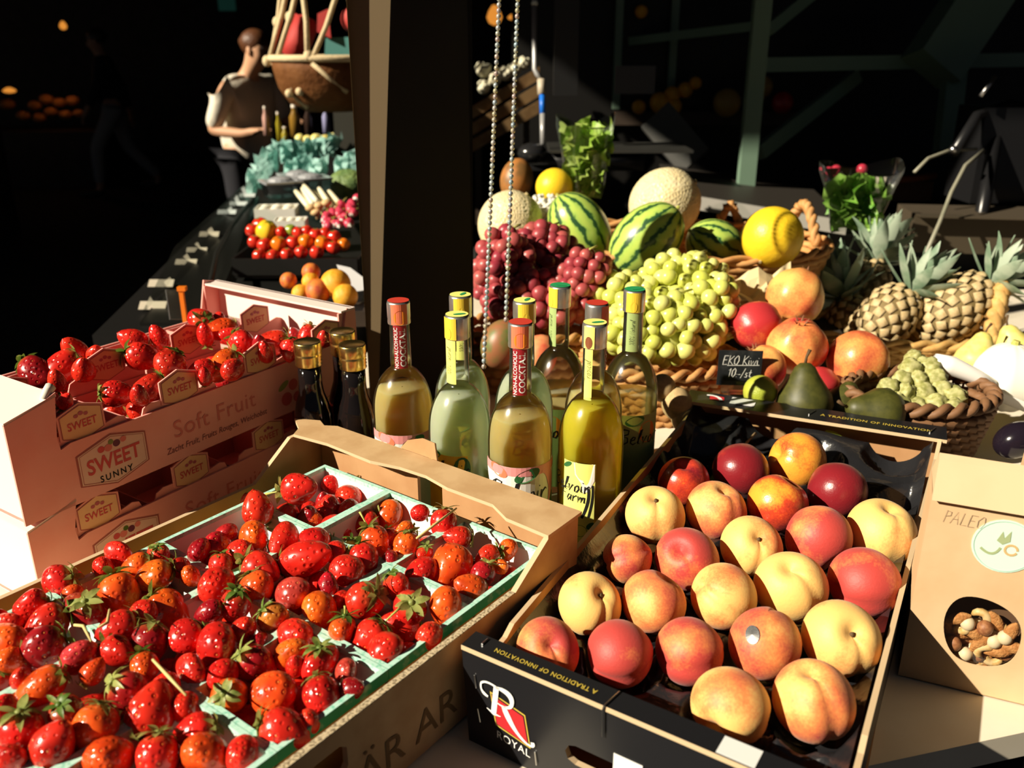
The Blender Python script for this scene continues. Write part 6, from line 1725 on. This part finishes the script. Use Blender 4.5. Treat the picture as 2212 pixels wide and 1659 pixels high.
# ================================================================== PEOPLE
def skin_obj(name, joints, edges, m, parent, sub=2, root=0):
    me = bpy.data.meshes.new(name)
    me.from_pydata([j[:3] for j in joints], edges, [])
    me.materials.append(m)
    o = link(name, me, parent)
    md = o.modifiers.new('skin', 'SKIN'); md.use_smooth_shade = True
    if me.skin_vertices:
        for k, j in enumerate(joints):
            r = j[3]
            me.skin_vertices[0].data[k].radius = r if isinstance(r, tuple) else (r, r)
            me.skin_vertices[0].data[k].use_root = (k == root)
    sb = o.modifiers.new('sub', 'SUBSURF'); sb.levels = sb.render_levels = sub
    return o
def chain(start, idxs): return [(a, b) for a, b in zip([start] + idxs[:-1], idxs)]
def person(label, base_p, yaw, pose, cols, H=1.62):
    t = thing('person', label, 'person', base_p, yaw)
    s = H / 1.62
    m_skin = mat('skin_' + cols['tag'], cols['skin'], .5, .3)
    lean, hd = pose.get('lean', 0), pose.get('head', .06)
    J, E = [], []
    def add(p, r, par=None):
        J.append((p[0] * s, p[1] * s, p[2] * s, (r[0] * s, r[1] * s) if isinstance(r, tuple) else r * s))
        if par is not None: E.append((par, len(J) - 1))
        return len(J) - 1
    pel = add((0, 0, .90), (.10, .13)); w = add((lean * .3, 0, 1.04), (.085, .115), pel); ch = add((lean * .8, 0, 1.20), (.10, .145), w)
    nb = add((lean, 0, 1.31), .065, ch); nk = add((lean + hd * .4, 0, 1.365), .046, nb); jaw = add((lean + hd, 0, 1.425), .062, nk)
    hc = add((lean + hd + .01, 0, 1.49), (.078, .070), jaw); ht = add((lean + hd, 0, 1.545), .055, hc)
    nose = add((lean + hd + .085, 0, 1.45), .011, jaw)
    hands = []
    for side, arm in ((1, pose['larm']), (-1, pose['rarm'])):
        sh = add((lean, side * .165, 1.285), .052, ch)
        el = add(arm[0], .038, sh); wr = add(arm[1], .026, el); pm = add(arm[2], (.030, .018), wr)
        d = (Vector(arm[2]) - Vector(arm[1])).normalized()
        sd = Vector((0, 0, 1)).cross(d).normalized()
        upv_ = d.cross(sd)
        for q, ln in ((-1.5, .062), (-.5, .074), (.5, .070), (1.5, .052)):
            b0 = Vector(arm[2]) + sd * q * .013 + d * .02
            k1 = add(b0, .009, pm); k2 = add(b0 + d * ln * .5 - upv_ * .004, .0085, k1); add(b0 + d * ln * .85 - upv_ * .022, .007, k2)
        k1 = add(Vector(arm[2]) - sd * .030 - d * .01, .010, pm); add(Vector(arm[2]) - sd * .040 + d * .030, .009, k1)
    for side, leg in ((1, pose['lleg']), (-1, pose['rleg'])):
        hp = add((0, side * .085, .84), .085, pel); kn = add(leg[0], .058, hp); an = add(leg[1], .040, kn)
        fx_ = Vector(leg[1]) + Vector((.04, 0, -.045)); hl_ = add(fx_, .035, an); add(fx_ + Vector((.12, side * .015, -.012)), .028, hl_)
    skin_obj('body', J, E, m_skin, t)
    # clothes
    J2, E2 = [], []
    def a2(p, r, par=None):
        J2.append((p[0] * s, p[1] * s, p[2] * s, (r[0] * s, r[1] * s) if isinstance(r, tuple) else r * s))
        if par is not None: E2.append((par, len(J2) - 1))
        return len(J2) - 1
    c0 = a2((0, 0, .80), (.150, .185)); c1 = a2((lean * .3, 0, 1.03), (.135, .165), c0); c2 = a2((lean * .8, 0, 1.20), (.130, .172), c1); a2((lean, 0, 1.335), .072, c2)
    for side, arm in ((1, pose['larm']), (-1, pose['rarm'])):
        s0 = a2((lean, side * .17, 1.285), .068, c2); mid = Vector((lean, side * .17, 1.285)).lerp(Vector(arm[0]), .6); s1 = a2(mid, .060, s0)
        if pose.get('long'): s2 = a2(arm[0], .050, s1); a2(Vector(arm[0]).lerp(Vector(arm[1]), .9), .038, s2)
        else: a2(Vector((lean, side * .17, 1.285)).lerp(Vector(arm[0]), 1.0), .054, s1)
    skin_obj('shirt', J2, E2, mat('shirt_' + cols['tag'], cols['shirt'], .8, .1, bump=(25, .5, .01)), t)
    J3, E3 = [], []
    def a3(p, r, par=None):
        J3.append((p[0] * s, p[1] * s, p[2] * s, (r[0] * s, r[1] * s) if isinstance(r, tuple) else r * s))
        if par is not None: E3.append((par, len(J3) - 1))
        return len(J3) - 1
    d0 = a3((0, 0, .92), (.112, .142))
    for side, leg in ((1, pose['lleg']), (-1, pose['rleg'])):
        e0 = a3((0, side * .088, .83), .095, d0); e1 = a3(leg[0], .072, e0); a3(Vector(leg[1]) + Vector((0, 0, .03)), .056, e1)
    skin_obj('trousers', J3, E3, mat('trousers_' + cols['tag'], cols['trousers'], .85, .1), t)
    hx, hz = (lean + hd) * s, 1.49 * s
    MB().ball((hx - .016 * s, 0, hz + .022 * s), (.088 * s, .080 * s, .078 * s), 18, 12).ball((hx - .092 * s, 0, hz + .028 * s), (.035 * s,) * 3, 10, 8).build('hair', mat('hair_' + cols['tag'], cols['hair'], .45, .4, bump=(60, .5, .01)), t, True)
    for side in (1, -1):
        MB().ball((hx + .070 * s, side * .028 * s, hz - .008 * s), (.008 * s, .012 * s, .006 * s), 8, 6).build('eye', mat('eye_dark', (.03, .02, .02), .2), t, True)
        MB().ball((hx + .0 * s, side * .072 * s, hz - .022 * s), (.018 * s, .008 * s, .026 * s), 8, 6).build('ear', m_skin, t, True)
        leg = pose['lleg'] if side == 1 else pose['rleg']
        MB().ball(((leg[1][0] + .085) * s, side * .01 + leg[1][1] * s, (leg[1][2] - .045) * s), (.125 * s, .046 * s, .042 * s), 14, 8).build('shoe', mat('dark_shoe', (.02, .018, .016), .6), t, True)
    MB().ball((hx + .068 * s, 0, hz - .068 * s), (.010 * s, .022 * s, .006 * s), 8, 6).build('mouth', mat('lip_' + cols['tag'], (.35, .10, .08), .5), t, True)
    return t
hp_ = at(545, 100, 5.1)
pa = person('person in a cream shirt with brown hair tied back, looking down at the bottles', (hp_.x - .10, hp_.y, -.85), math.radians(-28),
       {'lean': .07, 'head': .10, 'larm': ((.16, .22, 1.06), (.32, .08, 1.07), (.385, .04, 1.08)), 'rarm': ((-.02, -.235, 1.03), (.20, -.20, 1.02), (.275, -.17, 1.04)),
        'lleg': ((.03, .10, .47), (.0, .10, .085)), 'rleg': ((.01, -.10, .47), (-.03, -.11, .085))},
       {'tag': 'assistant', 'skin': (.62, .34, .20), 'shirt': (.74, .68, .56), 'trousers': (.025, .025, .03), 'hair': (.10, .035, .012)}, 1.60)
wl = at(255, 300, 9.3)
person('dim person in grey trousers walking past far left in the dark', (wl.x, wl.y, -.85), math.radians(200),
       {'lean': .03, 'head': .04, 'larm': ((.10, .23, 1.04), (.22, .20, .86), (.26, .19, .79)), 'rarm': ((-.10, -.23, 1.03), (-.14, -.23, .80), (-.15, -.22, .72)), 'long': True,
        'lleg': ((.20, .09, .48), (.22, .09, .085)), 'rleg': ((-.08, -.09, .47), (-.34, -.09, .13))},
       {'tag': 'walker', 'skin': (.45, .26, .17), 'shirt': (.02, .02, .022), 'trousers': (.30, .30, .29), 'hair': (.03, .02, .015)}, 1.70)

# ================================================================== BEAD CHAINS, SCALE, RACK AND DIM BACKGROUND
def bead_mat():
    m, nt, p = base('glass_bead', .12)
    oi = N(nt, 'ShaderNodeObjectInfo')
    L(nt, ramp(nt, oi.outputs['Random'], [(.0, (.62, .58, .52)), (.3, (.50, .60, .62)), (.55, (.60, .56, .36)), (.8, (.60, .46, .42)), (1.0, (.40, .55, .62))]), p.inputs['Base Color'])
    p.inputs['Metallic'].default_value = .45
    return m
BEAD = MB().ball((0, 0, 0), (1, 1, 1.15), 10, 8).mesh('bead', bead_mat(), True)
for (xa_, xb_, yb_, nb_, lab) in ((1079, 1045, 792, 66, 'left strand of small glass beads hanging before the melons, reaching behind the bottles'), (1119, 1093, 690, 58, 'right strand of small glass beads hanging before the netted melon')):
    D0 = 1.33
    a, b = at(xa_, -14, D0), at(xb_, yb_, D0)
    t = thing('bead_chain', lab, 'bead chain', a, 0, 'hanging bead strands')
    MB().tube([(a - b) * .9, b - a], .0006, 5).build('thread', mat('grey_thread', (.3, .3, .3), .6), t)
    for k in range(nb_):
        place(link('bead', BEAD, t), (b - a) * (k / (nb_ - 1)), None, .0036)
sca = thing('weighing_scale', 'dark weighing scale with a pale tubular pole and blue band behind the fruit', 'scale', at(1172, 330, 2.6), 0)
so = at(1172, 330, 2.6)
m_pole = mat('pale_pole', (.42, .42, .42), .35, .5, .3)
MB().tube([at(1154, -40, 2.6) - so, at(1155, 150, 2.6) - so, at(1160, 160, 2.6) - so, at(1168, 170, 2.6) - so], .0075, 10).build('upper_pole', m_pole, sca, True)
MB().ball(at(1155, 7, 2.6) - so, .0105, 12, 8).build('pole_knob', mat('pale_knob', (.75, .80, .78), .2), sca, True)
MB().tube([at(1169, 172, 2.6) - so, at(1170, 204, 2.6) - so], .0120, 10).build('pole_collar', mat('beige_collar', (.52, .45, .34), .5), sca, True)
MB().tube([at(1171, 204, 2.6) - so, at(1172, 246, 2.6) - so], .0085, 10).build('blue_band', mat('blue_band', (.01, .16, .70), .4), sca, True)
MB().tube([at(1172, 246, 2.6) - so, at(1173, 312, 2.6) - so], .0085, 10).build('lower_pole', m_pole, sca, True)
MB().box((-.06, -.02, -.05), (.30, .22, -.002)).ball((-.03, -.01, .0), (.045, .04, .03), 14, 8).build('scale_body', mat('black_scale_body', (.015, .015, .016), .2), sca, True)
MB().box((.02, -.03, .002), (.44, .22, .010)).build('weighing_plate', mat('dull_steel', (.12, .12, .11), .35, .5, .8), sca)
MB().box((.03, .02, .16), (.10, .05, .46)).build('display_column', mat('black_column', (.01, .01, .011), .4), sca)
MB().box((.22, .12, .16), (.34, .13, .24)).build('display_screen', mat('dull_screen', (.05, .05, .055), .3), sca)
# cauliflower crate
cc = thing('wooden_crate', 'tilted wooden crate of white cauliflowers right of the post', 'crate', at(1090, 215, 3.2), 0)
co = at(1090, 215, 3.2)

for k, (dy, dz) in enumerate(((0, 0), (0, -.058), (0, -.116))):
    a, b = at(1015, 260 + 36 * k, 3.2) - co, at(1165, 172 + 36 * k, 3.2) - co
    MB().hexa([a, b, b + Vector((0, .012, 0)), a + Vector((0, .012, 0)), a + Vector((0, 0, .044)), b + Vector((0, 0, .044)), b + Vector((0, .012, .044)), a + Vector((0, .012, .044))]).build('plank', mat('dull_crate_wood', (.20, .11, .04), .7, noise=(20, (.28, .17, .07), .4, .6)), cc)
for x_ in (-.10, .08):
    MB().box((x_ - .012, .014, -.84 - co.z), (x_ + .012, .040, -.02)).build('support_leg', m_darkwood, cc)
for k, (x, y, r) in enumerate(((1045, 152, 20), (1045, 190, 18), (1070, 172, 17), (1092, 160, 19), (1112, 150, 17), (1132, 138, 16))):
    p, rr = px_fruit(x, y, 3.24, r)
    r_ = random.Random(k)
    mb = MB().ball((0, 0, 0), (.82, .82, .75), 14, 10)
    for q in range(22):
        v_ = Vector((r_.gauss(0, 1), r_.gauss(0, 1), abs(r_.gauss(0, 1)) * .8)).normalized()
        mb.ball(v_ * .72, r_.uniform(.24, .34), 8, 6)
    o = mb.build('cauliflower', mat('cauliflower_white', (.78, .74, .55), .7), None, True); place(o, p, axis_q(110, .5), rr)
    tag(o, f'white cauliflower in the tilted crate, {("topmost beside the post", "lowest beside the post", "third", "fourth", "fifth", "last and highest right")[k]} one', 'cauliflower', 'cauliflowers in the tilted crate')
# green painted rack
rk = thing('steel_rack', 'sage green painted steel rack with diagonal braces in the dim background', 'rack', at(1612, 402, 2.75), 0)
ro = at(1612, 402, 2.75)
def bar(p0, p1, wd, nm, m=None):
    a, b = Vector(p0) - ro, Vector(p1) - ro
    d = (b - a).normalized()
    s1 = d.cross(Vector((0, 1, 0))).normalized() * wd / 2
    s2 = d.cross(s1).normalized() * wd * .35
    MB().hexa([a - s1 - s2, a + s1 - s2, a + s1 + s2, a - s1 + s2, b - s1 - s2, b + s1 - s2, b + s1 + s2, b - s1 + s2]).build(nm, m or m_green_paint, rk)
p0 = at(1610, 404, 2.75)
bar(p0, p0 + Vector((0, 0, 1.3)), .050, 'rack_post')
p0 = at(1440, 334, 3.1)
bar(p0, p0 + Vector((0, 0, .05)), .022, 'rack_foot')
for x, y, D, h_ in ((1330, 235, 3.4, .62), (1448, 208, 3.4, .35)):
    p0 = at(x, y, D); bar(p0, p0 + Vector((0, 0, h_)), .028, 'rack_post')
bar(at(1335, 92, 3.4), at(1640, 55, 3.0), .030, 'rack_rail')
bar(at(1650, 140, 2.9), at(2260, 128, 3.0), .045, 'rack_rail')
bar(at(1640, 330, 2.8), at(1850, 165, 3.1), .045, 'diagonal_brace')
bar(at(1660, 65, 2.8), at(1790, -40, 2.9), .035, 'diagonal_brace')
bar(at(2042, 330, 2.9), at(2066, 120, 2.9), .065, 'rack_post')
bar(at(2010, 150, 2.88), at(2130, -30, 2.88), .17, 'gusset_panel')
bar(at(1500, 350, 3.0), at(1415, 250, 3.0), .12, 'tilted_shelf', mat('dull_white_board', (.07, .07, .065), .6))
for k, (x, y, r, c) in enumerate(((1380, 231, 15, 0), (1425, 222, 22, 0), (1452, 205, 18, 0), (1480, 195, 17, 0), (1502, 180, 14, 0), (1455, 230, 18, 0), (1570, 222, 30, 1), (1645, 188, 24, 1), (1690, 222, 22, 2), (1385, 25, 14, 0))):
    p, rr = px_fruit(x, y, 3.3, r)
    fruit(('orange', 'melon', 'red_pepper')[c], f'dim {("orange", "yellow brown melon", "red pepper")[c]} on the shadowed rack, {("first", "second", "third", "fourth", "fifth", "sixth", "seventh", "eighth", "ninth", "top shelf")[k]} of its shelf fruit from the left' if k != 9 else 'dim orange alone on the upper rack shelf', ('orange', 'melon', 'pepper')[c], p, spheroid(18, 12, (lambda th, q: 1 + .08 * math.cos(4 * q)) if c == 2 else None), (m_or, mat('dim_melon', (.50, .30, .06), .5), mat('red_pepper_skin', (.5, .02, .02), .3))[c], rr, None, 'fruit on the dim rack')
sh = thing('rack_shelf', 'dark sloping shelf board under the dim oranges', 'shelf', at(1500, 250, 3.42), 0)
MB().box((-.32, -.06, -.03), (.42, .2, -.01)).build('shelf_board', m_darkwood, sh)
MB().box((-.32, -.07, -.03), (.42, -.06, .02)).build('shelf_lip', m_darkwood, sh)
# lamps
m_lamp = mat('glowing_amber', (1.0, .36, .05), .5, emit=.75)
for k, (x, y, D, rx_, rz_, lab) in enumerate(((1068, 33, 6.0, 17, 21, 'round amber lamp glowing behind the left bead strand'), (1107, 37, 6.5, 11, 6, 'small flat amber lamp glowing between bead strand and pole'), (1941, 43, 6.0, 9, 14, 'small amber lamp glowing at the upper right'), (136, 55, 9.0, 8, 9, 'tiny reddish lamp glowing far left in the dark hall'), (20, 195, 9.0, 14, 6, 'dim orange lamp strip at the left edge of the dark hall'))):
    t = thing('hanging_lamp', lab, 'lamp', at(x, y, D), 0, 'amber lamps in the dark hall')
    s_ = D / F_PX
    MB().lathe([(.001, -rz_ * s_), (rx_ * s_ * .7, -rz_ * s_ * .75), (rx_ * s_, -rz_ * s_ * .2), (rx_ * s_ * .75, rz_ * s_ * .4), (rx_ * s_ * .3, rz_ * s_ * .95), (.001, rz_ * s_)], 16).build('lamp_shade', m_lamp, t, True)
    MB().tube([(0, 0, rz_ * s_ * .9), (0, 0, min(1.2, rz_ * s_ + .8))], .004, 5).build('lamp_cord', m_dark, t)
ex = thing('exit_sign', 'faint green sign hanging high in the dark hall', 'sign', at(489, 8, 9.5), 0)
MB().box((-.09, 0, -.07), (.09, .03, .09)).build('sign_panel', mat('faint_green_sign', (.02, .10, .075), .5, emit=.12), ex)
# far left stall with loaves
fsx = thing('bread_stall', 'dark stall counter far left under dim warm light', 'stall', at(90, 280, 10), 0)
MB().box((-1.2, -.3, -1.1), (.75, .5, .0)).build('stall_front', m_darkwood, fsx)
for k, (x, y, r) in enumerate(((75, 228, 12), (100, 215, 13), (128, 222, 12), (158, 218, 13), (110, 242, 12), (142, 248, 12), (170, 245, 10), (15, 225, 14), (50, 250, 12), (85, 255, 12))):
    p, rr = px_fruit(x, y, 10.0, r)
    o = fruit('bread_loaf', f'dim brown loaf on the far dark stall, {("upper", "lower")[y > 235]} row, {("first", "second", "third", "fourth", "first", "second", "third", "leftmost", "fourth", "fifth")[k]} seen', 'bread', p, spheroid(16, 10), mat('bread_crust', (.50, .20, .05), .6), (rr * 1.2, rr, rr * .8), None, 'loaves on the far stall')
lw = bpy.data.lights.new('stall_lamp', 'POINT'); lw.energy = .9; lw.color = (1, .42, .14); lw.shadow_soft_size = .08
lo = bpy.data.objects.new('stall_lamp', lw); COL.objects.link(lo); lo.location = at(110, 165, 9.6)
# bicycle at the right, almost black
bi = thing('bicycle', 'black bicycle handlebar with grey cables at the dark right edge', 'bicycle', at(2130, 330, 2.45), 0)
bo = at(2130, 330, 2.45)
m_bk = mat('black_bike_paint', (.010, .010, .011), .3)
def bt(nm, pts_, r, m): MB().tube([at(*q) - bo for q in pts_], r, 8).build(nm, m, bi, True)
bt('handlebar', [(2060, 330, 2.35), (2110, 250, 2.4), (2180, 225, 2.5), (2260, 240, 2.6)], .014, m_bk)
bt('brake_lever', [(2118, 208, 2.36), (2150, 165, 2.36)], .006, m_metal)
bt('handlebar_clamp', [(2056, 328, 2.33), (2062, 318, 2.33)], .010, m_metal)
bt('brake_cable', [(1975, 372, 2.3), (2005, 342, 2.32), (2050, 325, 2.35), (2110, 322, 2.4)], .0042, mat('grey_cable', (.28, .27, .20), .45))
bt('brake_cable', [(2000, 548, 2.15), (2030, 480, 2.2), (2055, 415, 2.25), (2085, 358, 2.3), (2125, 325, 2.4)], .0050, MATS['grey_cable'])
bt('head_tube', [(2150, 300, 2.45), (2110, 520, 2.35)], .018, m_bk)
MB().box((-.02, .0, -.14), (.30, .16, .12)).build('front_bag', m_bk, bi)
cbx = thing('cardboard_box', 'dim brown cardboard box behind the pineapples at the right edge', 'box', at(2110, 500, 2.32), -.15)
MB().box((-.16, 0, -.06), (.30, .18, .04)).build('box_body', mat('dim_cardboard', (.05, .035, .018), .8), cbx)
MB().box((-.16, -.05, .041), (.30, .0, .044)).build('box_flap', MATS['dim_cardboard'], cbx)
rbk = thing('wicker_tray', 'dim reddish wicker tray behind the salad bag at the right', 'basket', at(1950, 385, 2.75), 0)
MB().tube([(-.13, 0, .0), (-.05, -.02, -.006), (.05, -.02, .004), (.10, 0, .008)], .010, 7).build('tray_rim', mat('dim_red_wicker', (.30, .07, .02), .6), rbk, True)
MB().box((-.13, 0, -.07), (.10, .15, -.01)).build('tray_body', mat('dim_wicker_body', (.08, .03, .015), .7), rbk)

# ------------------------------------------------------------------ things that still share a label: say which one by its place from left to right
dup = {}
for o in bpy.data.objects:
    if o.parent is None and 'label' in o and 'category' in o:
        dup.setdefault(o['label'], []).append(o)
WORD = {2: ['leftmost', 'rightmost'], 3: ['leftmost', 'middle one', 'rightmost'], 4: ['leftmost', 'second leftmost', 'second rightmost', 'rightmost'],
        5: ['leftmost', 'second leftmost', 'central', 'second rightmost', 'rightmost'], 6: ['leftmost', 'second leftmost', 'third leftmost', 'third rightmost', 'second rightmost', 'rightmost']}
for n_ in (7, 8, 9):
    a_ = ['leftmost', 'second leftmost', 'third leftmost', 'fourth leftmost']
    b_ = ['fourth rightmost', 'third rightmost', 'second rightmost', 'rightmost']
    WORD[n_] = a_[:n_ // 2] + (['central'] if n_ % 2 else []) + b_[4 - n_ // 2:]
for lab, os_ in dup.items():
    if len(os_) in WORD:
        os_.sort(key=lambda o: (o.location.x / max(.2, depth(o.location))))
        for o, w_ in zip(os_, WORD[len(os_)]):
            if len((lab + ' ' + w_).replace(',', ' ').split()) <= 16:
                o['label'] = f'{lab}, {w_}'
